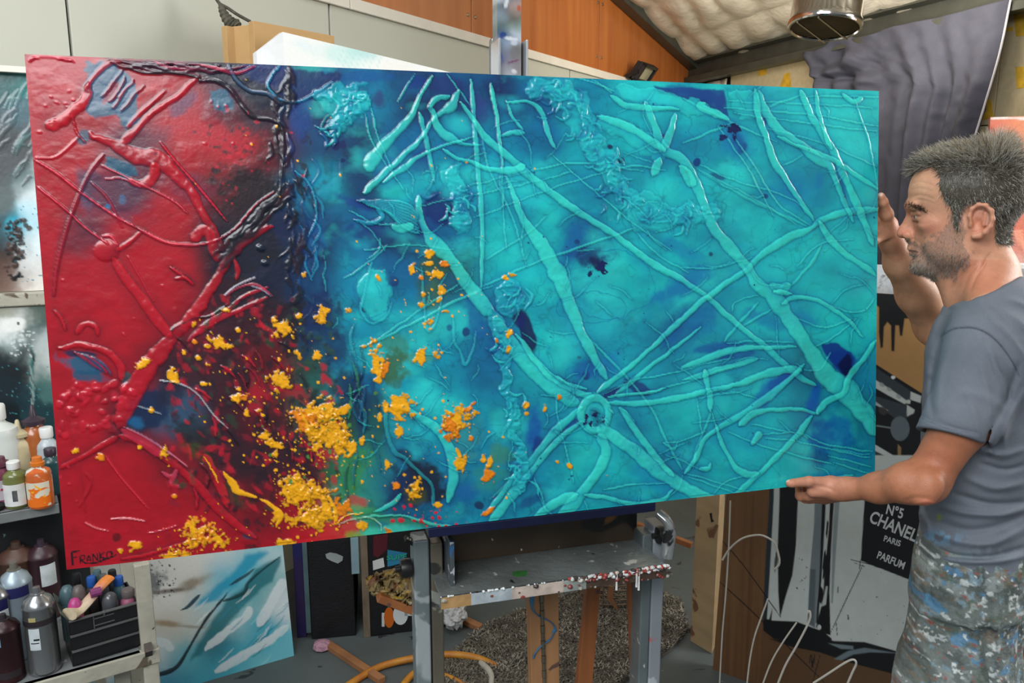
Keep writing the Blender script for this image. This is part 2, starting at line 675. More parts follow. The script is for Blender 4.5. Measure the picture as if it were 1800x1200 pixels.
o = put('trim_6', upm, m_wood, bevel=.002)
tag(o, kind='structure')
mb = MB()
brk = tof(612, 8)[0]
mb.box(wl(brk - .002, tz - .02, -.004), DL, UP, NL, brk - .02, .05, .018)
mb.box(wl(T1, tz - .02, -.004), DL, UP, NL, T1 - brk - .003, .05, .018)
tag(put('trim_1', mb, m_white, bevel=.003), kind='structure')
mb = MB()
for t in ws[1:-1]:
    for z in (tz + .12, tz + .47, tz + .82, tz + 1.2):
        for s_ in (-.035, .035):
            if z < K[2] + slope * (t + s_) - .05:
                mb.lathe(wl(t + s_, z, -.005), [(.011, 0), (.011, .003), (.005, .006)], 10, NL)
tag(put('trim_7', mb, M('screw_steel', (150, 140, 120), .35, metal=.8)), kind='structure')

# sloping roof lined with quilted foil
mb = MB()
ua = unit(G0 - K)
un = unit(np.cross(ua, DR))
if un[2] > 0: un = -un
na, nb = 150, 150
La, Lb = 4.6, 6.2
aa, bb = np.meshgrid(np.linspace(-.06, La, na), np.linspace(-.1, Lb, nb), indexing='ij')
ca, cb = .62, .60
wob = (fbm(aa * 1.3, bb * 1.3, 3) - .5) * .3
fa = np.abs(np.sin(np.pi * (aa + wob * .5) / ca)) ** .55
fb = np.abs(np.sin(np.pi * (bb + wob) / cb * 2)) ** .55
bul = (fa * fb) * .045 + (fbm(aa * 5, bb * 5, 3) - .5) * .03
V = K + aa[..., None] * ua + bb[..., None] * DR + un * (bul - .01)[..., None]
idg = np.arange(na * nb).reshape(na, nb)
F = np.stack([idg[:-1, :-1], idg[1:, :-1], idg[1:, 1:], idg[:-1, 1:]], -1).reshape(-1, 4)
Vb = (K + aa[..., None] * ua + bb[..., None] * DR - un * .06).reshape(-1, 3)
ring = np.concatenate([idg[0, :], idg[1:, -1], idg[-1, -2::-1], idg[-2:0:-1, 0]])
i = np.arange(len(ring)); j = (i + 1) % len(ring)
n0 = na * nb
F2 = np.stack([ring[i], ring[j], n0 + j, n0 + i], -1)
VV = np.vstack([V.reshape(-1, 3), Vb[ring]])
A, B_, C_, D_ = n0, n0 + nb - 1, n0 + nb - 1 + na - 1, n0 + 2 * (nb - 1) + na - 1
o = mesh_obj('ceiling', VV, np.vstack([F, F2, [[A, B_, C_, D_]]]), m_foil, smooth=True, auto=50)
tag(o, kind='structure')

# the steel purlin along the side wall and the one under the gable edge
mb = MB()
b0 = K + UP * -.05 + NR * .02
mb.box(b0 - DR * .0 - UP * .10, DR, NR, UP, 6.0, .05, .16)
mb.box(b0 - UP * .11, DR, NR, UP, 6.0, .12, .014)
mb.box(b0 - UP * -.045, DR, NR, UP, 6.0, .15, .014)
mb.box(b0 - UP * .115 + NR * .12, DR, NR, UP, 6.0, .008, .05)
tag(put('trim_2', mb, m_steel, bevel=.004), kind='structure')
mb = MB()
mb.bar(K + NL * .06 + un * .03 - ua * .05, K + NL * .06 + un * .03 + ua * 4.0, .10, .07, un)
tag(put('trim_3', mb, m_steel, bevel=.004), kind='structure')


# side wall
def wr(t, z, off=0.):
    return np.array([K[0], K[1], 0]) + DR * t + np.array([0, 0, z]) + NR * off


mb = MB()
mb.prism([wr(-.1, 0, -.10), wr(6.0, 0, -.10), wr(6.0, K[2] + .05, -.10), wr(-.1, K[2] + .05, -.10)], .07, NR)
tag(put('wall_right', mb, m_dark), kind='structure')


def tofr(px, py):
    h = hit(px, py, K, NR)
    return float(np.dot(h[:2] - K[:2], DR[:2])), h[2]


tb = tofr(1282, 140)[0]
zb = (tofr(1300, 104)[1] + tofr(1410, 84)[1]) / 2
mb = MB()
cuts = [tb, tb + 1.15, tb + 2.35, tb + 3.6, 6.0]
zc = [0, 1.05, 2.05, zb]
for a, b in zip(cuts[:-1], cuts[1:]):
    for c, d in zip(zc[:-1], zc[1:]):
        mb.box(wr(a + .003, c + .003, -.03), DR, UP, NR, b - a - .006, d - c - .006, .02)
tag(put('trim_4', mb, m_chip, bevel=.002), kind='structure')
# foil strip left bare between chipboard and purlin, and beside it
na, nb = 60, 160
mbv = []


def foil_patch(name, t0, t1, z0, z1):
    a, b = np.meshgrid(np.linspace(z0, z1, 40), np.linspace(t0, t1, int((t1 - t0) * 40) + 8), indexing='ij')
    d = .012 + .03 * np.abs(np.sin(np.pi * b / .21)) ** .6 * np.abs(np.sin(np.pi * a / .3 + .4)) ** .6 + .02 * fbm(a * 8, b * 8, 3)
    V = np.array([K[0], K[1], 0]) + DR * b[..., None] + UP * a[..., None] + NR * (d - .03)[..., None]
    n1, n2 = a.shape
    g = np.arange(n1 * n2).reshape(n1, n2)
    F = np.stack([g[:-1, :-1], g[1:, :-1], g[1:, 1:], g[:-1, 1:]], -1).reshape(-1, 4)
    o = mesh_obj(name, V.reshape(-1, 3), F, m_foil, smooth=True)
    sm = o.modifiers.new('solid', 'SOLIDIFY'); sm.thickness = .01; sm.offset = -1
    tag(o, kind='structure')


foil_patch('trim_8', .02, tb - .005, 0.9, K[2] - .17)
foil_patch('trim_9', tb, 6.0, zb + .005, K[2] - .15)

mb = MB()
for q in (((1334, 110), (1346, 108), (1348, 131), (1333, 134)), ((1379, 130), (1388, 127), (1391, 152), (1376, 159), (1371, 154)), ((1782, 26), (1812, 24), (1812, 62), (1786, 64)), ((1785, 118), (1812, 116), (1812, 152), (1788, 156)), ((1722, 178), (1742, 175), (1747, 205), (1726, 212)), ((1770, 50), (1780, 46), (1781, 54), (1772, 56))):
    mb.prism([hit(x, y, K - NR * .0095, NR) for x, y in q], .002, NR)
tag(put('trim_10', mb, M('yellow_wall_paint_marks', (222, 176, 50), .7, var=.15, scale=20)), kind='structure')
# ================================================================ things high up and far back
m_chrome = M('polished_chrome', (200, 196, 188), .13, metal=1., var=.03)
m_black = M('black_painted_metal', (22, 22, 23), .4, var=.1)
# dome lamp under the roof
c = P(1450, 43, 3.0)
r_ = root('dome_lamp', c, 'chrome dome high-bay lamp with a louvred grille hanging under the foil roof', 'lamp')
R = .130
axl = unit([.12, .15, 1])
mb = MB()
prof = [(R * 1.03, -.012), (R * 1.05, 0), (R * 1.03, .012), (R, .02), (R * .985, .09), (R * .95, .125), (R * .80, .16), (R * .5, .185), (R * .28, .20), (R * .26, .26), (.001, .262)]
inn = [(R * .2, .19), (R * .76, .15), (R * .93, .11), (R * .97, 0), (R * .99, -.012)]
mb.lathe(c, inn + prof, 48, axl)
put('reflector', mb, m_chrome, r_, smooth=True, auto=50)
mb = MB()
mb.tube([c + axl * -.012 + R * .99 * (math.cos(t) * unit(np.cross(axl, (0, 1, 0))) + math.sin(t) * unit(np.cross(axl, np.cross(axl, (0, 1, 0))))) for t in np.linspace(0, 2 * math.pi, 40, endpoint=False)], .006, 6, True)
put('rim', mb, m_chrome, r_, smooth=True)
ex = unit(np.cross(axl, (.35, .94, 0))); ey = np.cross(axl, ex)
mb = MB()
for k in range(-8, 9):
    q = k * .0155
    h = math.sqrt(max(R * .97 * R * .97 - q * q, 1e-6))
    mb.bar(c + axl * .004 + ey * q - ex * h, c + axl * .004 + ey * q + ex * h, .0025, .026, axl)
put('louvre_slats', mb, M('louvre_metal', (150, 132, 98), .4, metal=.6), r_)
mb = MB()
for q in (-.05, .035):
    h = math.sqrt(R * R - q * q)
    e2 = unit(ex * .5 + ey)
    e1 = unit(np.cross(axl, e2))
    mb.bar(c - axl * .022 + e1 * q - e2 * h, c - axl * .022 + e1 * q + e2 * h, .006, .006, axl)
put('guard_bar', mb, m_chrome, r_)
mb = MB()
mb.tube([c + axl * .26, c + UP * .33, c + UP * .36], .008, 8)
put('suspension_rod', mb, m_steel, r_)

# floodlight on the wooden wall
c = hit(1133, 128, K + NL * .12, NL)
fl = root('floodlight', c, 'small black floodlight fixed to the orange wooden wall', 'lamp')
rt, fw = DL, unit(NL * .8 + UP * -.6)
upv = unit(np.cross(fw, rt))
if upv[2] < 0: upv = -upv
S = .11
mb = MB()
mb.box(c - rt * S - upv * S * .62 - fw * .02, rt, upv, fw, 2 * S, 1.24 * S, .02)
for (a, b, l1, l2) in ((-S, -S * .62, 2 * S, .02), (-S, S * .62 - .02, 2 * S, .02)):
    mb.box(c + rt * a + upv * b, rt, upv, fw, l1, l2, .03)
for a in (-S, S - .02):
    mb.box(c + rt * a - upv * S * .62, rt, upv, fw, .02, 1.24 * S, .03)
for k in range(7):
    mb.box(c + rt * (-S * .8 + k * .027) - upv * S * .5 - fw * .06, rt, upv, fw, .005, S, .045)
put('housing', mb, m_black, fl, bevel=.003)
mb = MB()
mb.box(c - rt * (S - .02) - upv * (S * .62 - .02), rt, upv, fw, 2 * S - .04, 1.24 * S - .04, .008)
put('glass', mb, M('lamp_glass', (175, 172, 140), .12, coat=.6, var=.1), fl)
mb = MB()
for q in (-S - .008, S + .008):
    mb.bar(c + rt * q, c + rt * q * .9 - NL * .10 - UP * .03, .006, .03)
mb.bar(c - rt * S - NL * .08 - UP * .03, c + rt * S - NL * .08 - UP * .03, .03, .006, NL)
put('bracket', mb, m_black, fl)
mb = MB()
mb.tube(smooth_path([c - fw * .06, c - fw * .08 - rt * .08 - UP * .1, c - NL * .07 - rt * .15 - UP * .2, c - NL * .08 - rt * .14 - UP * .3]), .007, 6)
put('cable', mb, m_black, fl, smooth=True)

# grey cloth pinned up in front of the side wall
m_cloth = M('grey_cotton_cloth', (70, 71, 84), .85, var=.07, scale=14, bump=.35, bscale=240, coat=0)
na, nb = 150, 190
top = [(1412, 92, 0), (1445, 84, .12), (1475, 62, .2), (1510, 66, .28), (1560, 50, .4), (1620, 36, .55), (1690, 20, .75), (1776, -2, 1.0)]
offs = .16
pc = K + NR * offs
tp = smooth_path([(x, y) for x, y, _ in top], 24)
ss = np.linspace(0, 1, nb)
xs_t = np.interp(ss, np.linspace(0, 1, len(tp)), tp[:, 0])
ys_t = np.interp(ss, np.linspace(0, 1, len(tp)), tp[:, 1])
# left and right outlines, and bottom, in photo coordinates
le = smooth_path([(1412, 92), (1428, 130), (1438, 155), (1440, 250), (1450, 420), (1462, 520)], 16)
re = smooth_path([(1776, -2), (1757, 90), (1731, 180), (1712, 240), (1690, 330), (1668, 520)], 16)
V = np.zeros((na, nb, 3))
for ia in range(na):
    q = ia / (na - 1)
    l = np.array([np.interp(q, np.linspace(0, 1, len(le)), le[:, k]) for k in (0, 1)])
    r = np.array([np.interp(q, np.linspace(0, 1, len(re)), re[:, k]) for k in (0, 1)])
    # straight-line interpolation plus sagging of the top edge
    X = l[0] + (r[0] - l[0]) * ss
    Yl = l[1] + (r[1] - l[1]) * ss
    X = X * q + xs_t * (1 - q) if q < .25 and False else X + (xs_t - (top[0][0] + (top[-1][0] - top[0][0]) * ss)) * max(0, 1 - q * 3)
    Yl = Yl + (ys_t - (top[0][1] + (top[-1][1] - top[0][1]) * ss)) * max(0, 1 - q * 3)
    for ib in range(nb):
        h = hit(X[ib], Yl[ib], pc, NR)
        s_ = ss[ib]
        vert = (math.sin(s_ * 46 + math.sin(s_ * 9) * 2.2 + q * 2) * .02 + math.sin(s_ * 21 + 1 + q) * .03) * min(1, .25 + q * 1.8)
        # swags falling from the upper right pins towards the left edge
        sw = math.exp(-((s_ - .22) / .22) ** 2) * math.exp(-((q - .18) / .2) ** 2)
        diag = math.sin((q * 34 + s_ * s_ * 26 + math.sin(s_ * 7) * .8)) * .042 * sw
        V[ia, ib] = h + NR * (vert + diag + .012 * (vnoise(np.array(s_ * 25.), np.array(q * 25.)) - .5))
g = np.arange(na * nb).reshape(na, nb)
F = np.stack([g[:-1, :-1], g[1:, :-1], g[1:, 1:], g[:-1, 1:]], -1).reshape(-1, 4)
ob = mesh_obj('hanging_cloth', V.reshape(-1, 3), F, m_cloth, smooth=True)
sm = ob.modifiers.new('solid', 'SOLIDIFY'); sm.thickness = .003
tag(ob, 'dark grey cotton cloth pinned up in swags on the chipboard wall', 'cloth')
mb = MB()
pth = [hit(x, y, pc, NR) + NR * .0 for x, y in ((1777, -2), (1758, 90), (1732, 180), (1714, 238))]
mb.tube(smooth_path(pth, 10), .006, 6)
put('white_hem', mb, M('white_hem_cloth', (206, 205, 210), .8), ob, smooth=True, label='pale hem along the right side of the cloth')

# parcels and artwork standing before the gable wall
m_card = M('brown_cardboard', (193, 155, 104), .8, var=.05, scale=6)


def vplane(px, py, Y, az):
    """vertical plane through the point seen at px,py at distance Y; az = degrees the face runs right of straight ahead"""
    o = PY(px, py, Y)
    a = math.radians(az)
    d = np.array([math.sin(a), math.cos(a), 0])
    n = np.array([-d[1], d[0], 0])
    return o, d, n


o_, d_, n_ = vplane(418, 40, 2.78, 40)
tl = hit(445, 36, o_, n_)
mb = MB()
nn = unit(np.cross(d_, UP))                      # towards the viewer
bot = .0
mb.box(np.array([tl[0], tl[1], .905]) - nn * .0, d_, UP, -nn, .34, tl[2] - .905, .03)
mb.box(np.array([tl[0], tl[1], .905]) - d_ * .001 - nn * .03, -d_ * .3 - nn, UP, d_, .10, tl[2] - .915, .004)
mb.box(np.array([tl[0], tl[1], .905]) - nn * .12 - d_ * .05, d_, UP, nn, .06, tl[2] - .917, .03)
cb = put('cardboard_sheet', mb, m_card, bevel=.002)
tag(cb, 'tall folded brown cardboard standing on the black cabinets before the grey wall', 'cardboard')

# white canvas with pale blue washes
m_canvas_v = VM('painted_canvas_soft', .5, coat=.15, nvar=.03)
o_, d_, n_ = vplane(500, 56, 2.72, 50)
A1 = hit(497, 56, o_, n_)
A2 = hit(779, 124, o_, n_)
sag = unit(A2 - A1)
nn = unit(np.cross(d_, UP))
vd = unit(np.cross(sag, nn))
if vd[2] > 0: vd = -vd
# the canvas stands turned, so its upper left corner shows as a point
A3 = hit(451, 92, o_, n_)
ul = unit(A3 - A1)
W1 = np.linalg.norm(A2 - A1) + .05
vd = unit(vd * np.array([1, 1, 0]) * .05 + np.array([0, 0, -1]))
a = Art(A1, sag, vd, W1, A1[2] - 1.10, .008)
a.fill((238, 240, 236))
for (x, y, rx, ry, c_, op) in ((470, 100, 20, 12, (150, 205, 228), .8), (600, 95, 55, 24, (198, 232, 226), .8), (640, 90, 30, 18, (150, 216, 212), .6), (540, 80, 30, 9, (222, 234, 236), .7), (700, 118, 40, 12, (238, 236, 228), .8)):
    a.blob(x, y, rx, ry, c_, op, .2, .8, .5, .05)
for q in range(7):
    a.stroke([(585 + q * 12, 130, 1), (598 + q * 12, 100, 1.2), (608 + q * 11, 80 + q * 3, .6)], (140, 208, 205), .35, 0)
wc = a.make('white_canvas', m_canvas_v, .035, edgecol=(230, 230, 226))
mb = MB()
nback = -nn
mb.prism([A1, A1 + ul * np.linalg.norm(A3 - A1), A1 + ul * np.linalg.norm(A3 - A1) + vd * .95, A1 + vd * .95], .03, nback)
put('turned_side', mb, M('canvas_side_white', (232, 236, 236), .6), wc, label='white folded side edge of the canvas')
WLOC[wc.name] = WLOC[wc.name]
tag(wc, 'white canvas with faint blue washes leaning beside the cardboard', 'painting')

# withered seed pod hanging on a twig above the cardboard
c = PY(400, 22, 2.92)
m_twig = M('withered_grey_brown_bark', (84, 80, 68), .8, var=.25, scale=40, bump=.6, bscale=90)
tw = root('dried_pod_twig', PY(418, 50, 2.92), 'withered grey seed pod on a twig hanging above the cardboard', 'twig')
mb = MB()
mb.tube(smooth_path([PY(378, -6, 2.9), PY(386, 6, 2.91), PY(400, 14, 2.92), PY(418, 26, 2.93), PY(440, 38, 2.96)], 6), [.006] * 25, 8)
put('stem', mb, m_twig, tw, smooth=True)
mb = MB()
pp = smooth_path([PY(386, 6, 2.9), PY(390, 16, 2.9), PY(397, 30, 2.9), PY(407, 42, 2.9), PY(416, 48, 2.9), PY(420, 52, 2.9)], 6)
rad = np.interp(np.linspace(0, 1, len(pp)), [0, .2, .45, .75, .92, 1], [.005, .012, .019, .026, .014, .003])
rad = rad * (1 + .12 * np.sin(np.arange(len(pp)) * 2.1))
mb.tube(pp, list(rad), 14)
put('pod', mb, m_twig, tw, smooth=True)

# orange painting and white board standing behind the man
m_oil = VM('oil_paint_surface', .4, coat=.25, bump=.3, bscale=120)
Q1 = PY(1741, 206, 3.1)
dd = unit([.93, -.37, 0])
lean = unit([.0, .10, 1]) * -1
a = Art(Q1, dd, lean, .75, .82, .006)
a.base([(1745, 215, (225, 130, 100)), (1775, 230, (226, 120, 84)), (1800, 225, (234, 150, 100)), (1745, 240, (200, 70, 45)), (1790, 260, (238, 175, 140)), (1800, 330, (240, 225, 210)), (1795, 400, (215, 120, 90)), (1790, 440, (205, 90, 60)), (1780, 465, (226, 215, 205)), (1830, 400, (190, 70, 50))], 26, 14, .04)
a.blob(1744, 235, 6, 16, (150, 40, 25), .8)
for k in range(9):
    a.stroke([(1770 + k * 4, 400 + k * 6, 2), (1785 + k * 3, 408 + k * 5, 3), (1800, 404 + k * 7, 2)], (235, 160, 130), .7, 1.5)
a.stroke([(1741, 208, 2), (1760, 207, 2.5), (1800, 208, 2.5), (1850, 208, 2)], (238, 232, 222), .9, .5)
ob = a.make('orange_painting', m_oil, .04, edgecol=(205, 96, 62))
tag(ob, 'orange and red abstract painting standing behind the man\'s head', 'painting')

# big white primed sheet behind his neck
mb = MB()
Q = PZ(1768, 452, 1.30)
Q = PY(1752, 462, 2.9)
mb.box(np.array([Q[0], Q[1], .0]), dd, UP, unit([.37, .93, 0]), .9, Q[2], .03)
ob = put('white_board', mb, M('white_primed_board', (232, 232, 228), .6, var=.03), bevel=.003)
tag(ob, 'plain white board standing behind the man\'s neck', 'board')
# ================================================================ left side: rack, pictures, bottles
LS = unit([.84, .54, 0])                        # the way the rack runs
LN = np.array([LS[1], -LS[0], 0])               # its front side, towards the viewer
m_oldwhite = M('old_painted_steel_white', (170, 166, 150), .5, var=.12, scale=12, bump=.15,
               specks=[((30, 34, 40), 60, .68), ((96, 84, 70), 14, .66)])
m_shelf = M('grey_paint_stained_shelf', (118, 122, 122), .5, var=.15, scale=7,
            specks=[((190, 190, 186), 22, .66), ((40, 44, 48), 18, .66)])
ZL = P(80, 1178, 1.8)[2]                        # lower shelf surface
ZU = P(50, 902, 1.92)[2]                        # upper shelf surface
fr = PZ(248, 1147, ZL)                          # lower shelf: front right corner
fl_ = fr - LS * 1.25
rk = root('storage_rack', [fr[0] - .6, fr[1], 0], 'paint-spattered off-white steel rack at the left edge holding cans and bottles', 'rack')
mb = MB()
mb.box(fl_, LS, -LN, UP * -1, 1.25, .36, .012)
put('shelf', mb, m_shelf, rk, bevel=.002)
mb = MB()
mb.box(fl_ + UP * .0 + LN * .004, LS, -LN, UP * -1, 1.29, .02, .036)
mb.box(fl_ - LN * .36, LS, -LN, UP * -1, 1.29, .02, .036)
put('shelf_rail', mb, m_oldwhite, rk, bevel=.002)
fu = PZ(103, 884, ZU)
mb = MB()
mb.box(fu - LS * 1.1, LS, -LN, UP * -1, 1.1, .24, .010)
mb.box(fu - LS * 1.1 + LN * .003, LS, -LN, UP * -1, 1.1, .012, .026)
put('shelf', mb, m_shelf, rk, bevel=.002)
for q, dn in ((0, 0), (0, .36), (-1.27, 0), (-1.27, .36)):
    mb = MB()
    b = fr + LS * (q + .018) - LN * dn
    top = 1.12
    mb.box(np.array([b[0], b[1], 0]) - LS * .016, LS, -LN, UP, .034, .022, top if dn else (top if q < -1 else .80))
    put('post', mb, m_oldwhite, rk, bevel=.002)
# slanting stays beside the box and a second upright below the shelf
mb = MB()
a_ = PY(247, 1060, fr[1] + .03); b_ = PY(262, 1150, fr[1] - .02)
mb.bar(PY(243, 1055, fr[1] + .10), PY(262, 1150, fr[1] + .0), .016, .03, LN)
put('stay', mb, M('rusted_dark_strip', (70, 60, 56), .6, var=.3, scale=30, specks=[((190, 185, 170), 20, .58)]), rk)
mb = MB()
c = PZ(214, 1180, ZL - .05)
mb.box(np.array([c[0], c[1], 0]) - LS * .015 - LN * .02, LS, -LN, UP, .034, .022, ZL - .02)
put('post', mb, m_oldwhite, rk, bevel=.002)

# pictures stored on the upper part of the rack
m_gloss = VM('glossy_poured_paint', .3, coat=.2, bump=.15, bscale=60, nvar=.05)
led = root('picture_ledge', PY(20, 512, 2.2) * [1, 1, 0], 'white painted ledge between the two dark pictures at the left edge', 'shelf')
LP_ = unit([.90, .43, 0]); LPN = np.array([LP_[1], -LP_[0], 0])
c = PY(76, 512, 2.2)
cz = c[2]
mb = MB()
mb.box(c - LP_ * .32 + LPN * .02, LP_, -LPN, -UP, .38, .10, .036)
put('board', mb, m_oldwhite, led, bevel=.003)
for q in (-.31, .02):
    mb = MB()
    p_ = c + LP_ * q - LPN * .05
    mb.box([p_[0], p_[1], 0], LP_, -LPN, UP, .03, .03, cz - .036)
    put('leg', mb, m_oldwhite, led, bevel=.002)
wt = unit(UP * -1 + LPN * .06)
# upper picture
top_r = hit(88, 128, c - LPN * .02, LPN)
H = top_r[2] - cz
a = Art(np.array([c[0], c[1], top_r[2] - .0]) - LPN * (.02 + H * .06) - LP_ * .26, LP_, wt, .30, H * 1.0, .003)
a.base([(10, 150, (36, 84, 84)), (40, 150, (40, 120, 116)), (30, 200, (70, 100, 110)), (10, 230, (60, 66, 68)), (50, 260, (74, 78, 80)), (15, 300, (78, 82, 86)),
        (45, 320, (84, 110, 110)), (5, 350, (96, 108, 108)), (60, 340, (224, 236, 238)), (55, 380, (190, 226, 236)), (28, 400, (60, 178, 200)), (52, 430, (226, 240, 242)),
        (10, 400, (50, 40, 38)), (20, 440, (46, 38, 36)), (10, 470, (96, 70, 60)), (55, 470, (222, 226, 224)), (30, 490, (120, 96, 84)), (60, 495, (226, 220, 212)),
        (-60, 300, (70, 90, 100)), (-60, 450, (60, 50, 50)), (90, 300, (220, 230, 230))], 15, 14, .05)
a.blob(22, 395, 14, 20, (30, 168, 196), .8, .5, .6, .5)
for q in range(26):
    x, y = random.uniform(-10, 60), random.uniform(150, 330)
    a.stroke([(x, y, 2), (x + random.uniform(6, 16), y - random.uniform(8, 24), 3), (x + random.uniform(16, 28), y - random.uniform(14, 40), 1.5)], random.choice([(70, 108, 108), (44, 50, 54), (96, 104, 108), (120, 150, 150)]), .55, .9, wob=4)
for q in range(80):
    x = random.gauss(26, 10); y = random.uniform(385, 495)
    a.blob(x, y, random.uniform(2, 7), random.uniform(2, 6), random.choice([(26, 22, 22), (44, 34, 32), (70, 52, 46)]), .9, 0, .3, .5, .2, .5)
a.speckle(25, 360, 75, 500, 60, (40, 120, 140), .6, 1.6, 0)
u_ = a.make('dark_seascape_painting', m_gloss, .03, edgecol=(228, 228, 222))
tag(u_, 'glossy grey-black and turquoise painting at the left edge, above the white ledge', 'painting')
mb = MB()
e = a.O - LPN * -.006
mb.bar(e + UP * .006, e + LP_ * .30 + UP * .006, .036, .016)
put('white_top_strip', mb, m_white, u_, label='white top strip of the picture frame')
# lower picture
O2 = c - UP * .040 - LP_ * .24 + LPN * .012
a = Art(O2, LP_, unit(UP * -1 + LPN * .02), .34, .52, .003)
a.base([(10, 545, (150, 152, 136)), (35, 560, (210, 214, 208)), (15, 575, (236, 238, 236)), (50, 545, (80, 96, 88)), (60, 580, (50, 80, 76)), (25, 600, (180, 200, 196)),
        (40, 610, (36, 46, 48)), (70, 600, (190, 200, 198)), (10, 630, (24, 34, 40)), (35, 650, (16, 22, 28)), (65, 650, (120, 136, 132)), (78, 680, (70, 110, 106)),
        (20, 690, (20, 36, 44)), (50, 700, (24, 50, 60)), (85, 640, (196, 204, 200)), (10, 720, (14, 24, 30)), (60, 730, (30, 60, 66)), (-60, 640, (40, 50, 50)), (40, 780, (24, 40, 44))], 13, 14, .06)
a.blob(22, 572, 26, 13, (238, 240, 236), .95, -.15, .3, .3)
a.blob(32, 568, 3, 3, (60, 60, 56), .9)
for q in range(40):
    x, y = random.uniform(20, 60), random.uniform(580, 625)
    a.blob(x, y, random.uniform(1, 4), random.uniform(1, 3), (214, 222, 220), .8, 0, .3, .5, .2, .5)
for q in range(12):
    y = 600 + q * 9
    a.stroke([(52 + q % 3, y, 1.5), (58, y + 20, 2.5), (56, y + 50, 1.5)], random.choice([(60, 120, 116), (150, 170, 166), (20, 30, 34)]), .6, 2, wob=4)
a.speckle(0, 640, 90, 730, 60, (60, 130, 140), .6, 1.8, .3)
l_ = a.make('dark_abstract_painting', m_gloss, .03, edgecol=(60, 70, 74))
tag(l_, 'dark teal and white poured painting below the white ledge, behind the paint bottles', 'painting')

# ---- bottles and cans
m_pl_white = M('milky_plastic', (206, 212, 206), .35, var=.03)
m_label_w = M('white_paper_label', (214, 216, 212), .6, var=.08, scale=30, specks=[((60, 140, 140), 26, .70)])
m_cap_w = M('white_plastic_cap', (226, 228, 224), .4, var=.03)


def G(px, py, Z, dx=0):
    return PZ(px, py, Z)


def bottle(px, py, Z, R, H, body, cap, label, neck=.35, capk='round', lab=None, labh=(.18, .62), clear=False, ncol=None, name='paint_bottle', rough=.3):
    """squat paint bottle: body, shoulder ring, neck, cap or nozzle; the point seen at px,py is its foot"""
    b = G(px, py, Z)
    t = root(name, b, label, 'bottle')
    nr = R * neck
    mb = MB()
    mb.lathe(b, [(R * .86, 0), (R * .98, .004), (R, .012), (R, H * .62), (R * .96, H * .66), (R * .98, H * .70), (R * .90, H * .76), (nr * 1.15, H * .82), (nr, H * .84), (nr, H * .88)], 30)
    put('body', mb, body, t, smooth=True)
    mb = MB()
    if capk == 'nozzle':
        mb.lathe(b + UP * H * .86, [(nr * 1.5, 0), (nr * 1.5, H * .05), (nr * 1.1, H * .07), (nr * .5, H * .10), (nr * .22, H * .24), (nr * .12, H * .25)], 22)
    elif capk == 'step':
        mb.lathe(b + UP * H * .86, [(nr * 1.35, 0), (nr * 1.35, H * .07), (nr * 1.0, H * .08), (nr * .9, H * .17), (nr * .7, H * .18)], 22)
    else:
        mb.lathe(b + UP * H * .86, [(nr * 1.15, 0), (nr * 1.2, .004), (nr * 1.2, H * .15), (nr * 1.08, H * .165)], 22)
    put('cap', mb, cap, t, smooth=True)
    if lab is not None:
        mb = MB()
        mb.wrap(b, R, H * labh[0], H * labh[1], 190, 345)
        put('label', mb, lab, t, smooth=True)
    return t, b


m_green = M('olive_paint_in_bottle', (110, 116, 62), .25, coat=.3, specks=[((190, 196, 186), 30, .66)])
m_orange = M('orange_paint_in_bottle', (198, 96, 40), .25, coat=.4, var=.2, scale=20, specks=[((216, 212, 196), 26, .62), ((230, 120, 20), 20, .66)])
m_olab = M('orange_smeared_label', (214, 206, 186), .4, var=.08, specks=[((226, 110, 20), 22, .50), ((238, 170, 30), 36, .64)])
m_cream = M('cream_plastic', (190, 176, 140), .45, var=.1)
m_capdk = M('dark_purple_cap', (52, 40, 52), .4, var=.1)
m_clear = M('clear_plastic', (170, 190, 196), .12, var=.05, coat=.6)
m_brown = M('amber_brown_plastic', (176, 98, 48), .25, coat=.4, var=.15)
m_blacklab = M('black_label', (24, 24, 30), .45)
m_lilac = M('pinkish_violet_paint', (120, 60, 80), .35, var=.2, specks=[((200, 190, 196), 30, .64)])

bottle(153 / 4.8, 889, ZU, .028, .115, m_green, m_cap_w, 'olive green paint bottle with a barcode label on the upper shelf', .45, 'round', m_label_w, (.08, .56))
bb_ = PZ(153 / 4.8, 889, ZU)
bars = MB()
for k in range(9):
    t0 = 285 + k * 2.4
    bars.wrap(bb_, .0286, .022, .05, t0, t0 + 1.2, n=2, off=.0008)
par = [o for o in bpy.data.objects if o.name.startswith('paint_bottle') and o.type == 'EMPTY'][0]
put('barcode', bars, m_blacklab, par)
bottle(356 / 4.8, 889, ZU, .029, .125, m_orange, M('orange_cap', (206, 112, 30), .35, coat=.3), 'orange smeared paint bottle at the front of the upper shelf', .42, 'step', m_olab, (.06, .56))
bottle(10, 868, ZU, .048, .235, m_pl_white, m_cap_w, 'tall milky white bottle at the left edge of the upper shelf', .38, 'round', None)
mbx = MB(); pw = PZ(10, 868, ZU)
mbx.wrap(pw, .048, .10, .135, 272, 300)
put('label', mbx, M('dark_brown_label', (52, 36, 34), .5), bpy.data.objects['paint_bottle.002'] if 'paint_bottle.002' in bpy.data.objects else None)
bottle(44, 862, ZU, .032, .175, m_cream, m_cream, 'cream bottle with a pointed nozzle behind the olive one', .6, 'nozzle')
bottle(72, 856, ZU, .034, .205, m_brown, m_capdk, 'amber bottle with a black pointed nozzle behind the orange one', .55, 'nozzle', m_blacklab, (.30, .45))
bottle(92, 858, ZU, .027, .165, M('pale_aqua_plastic', (176, 186, 190), .3), m_cap_w, 'pale bottle half hidden by the red canvas edge', .5, 'round')
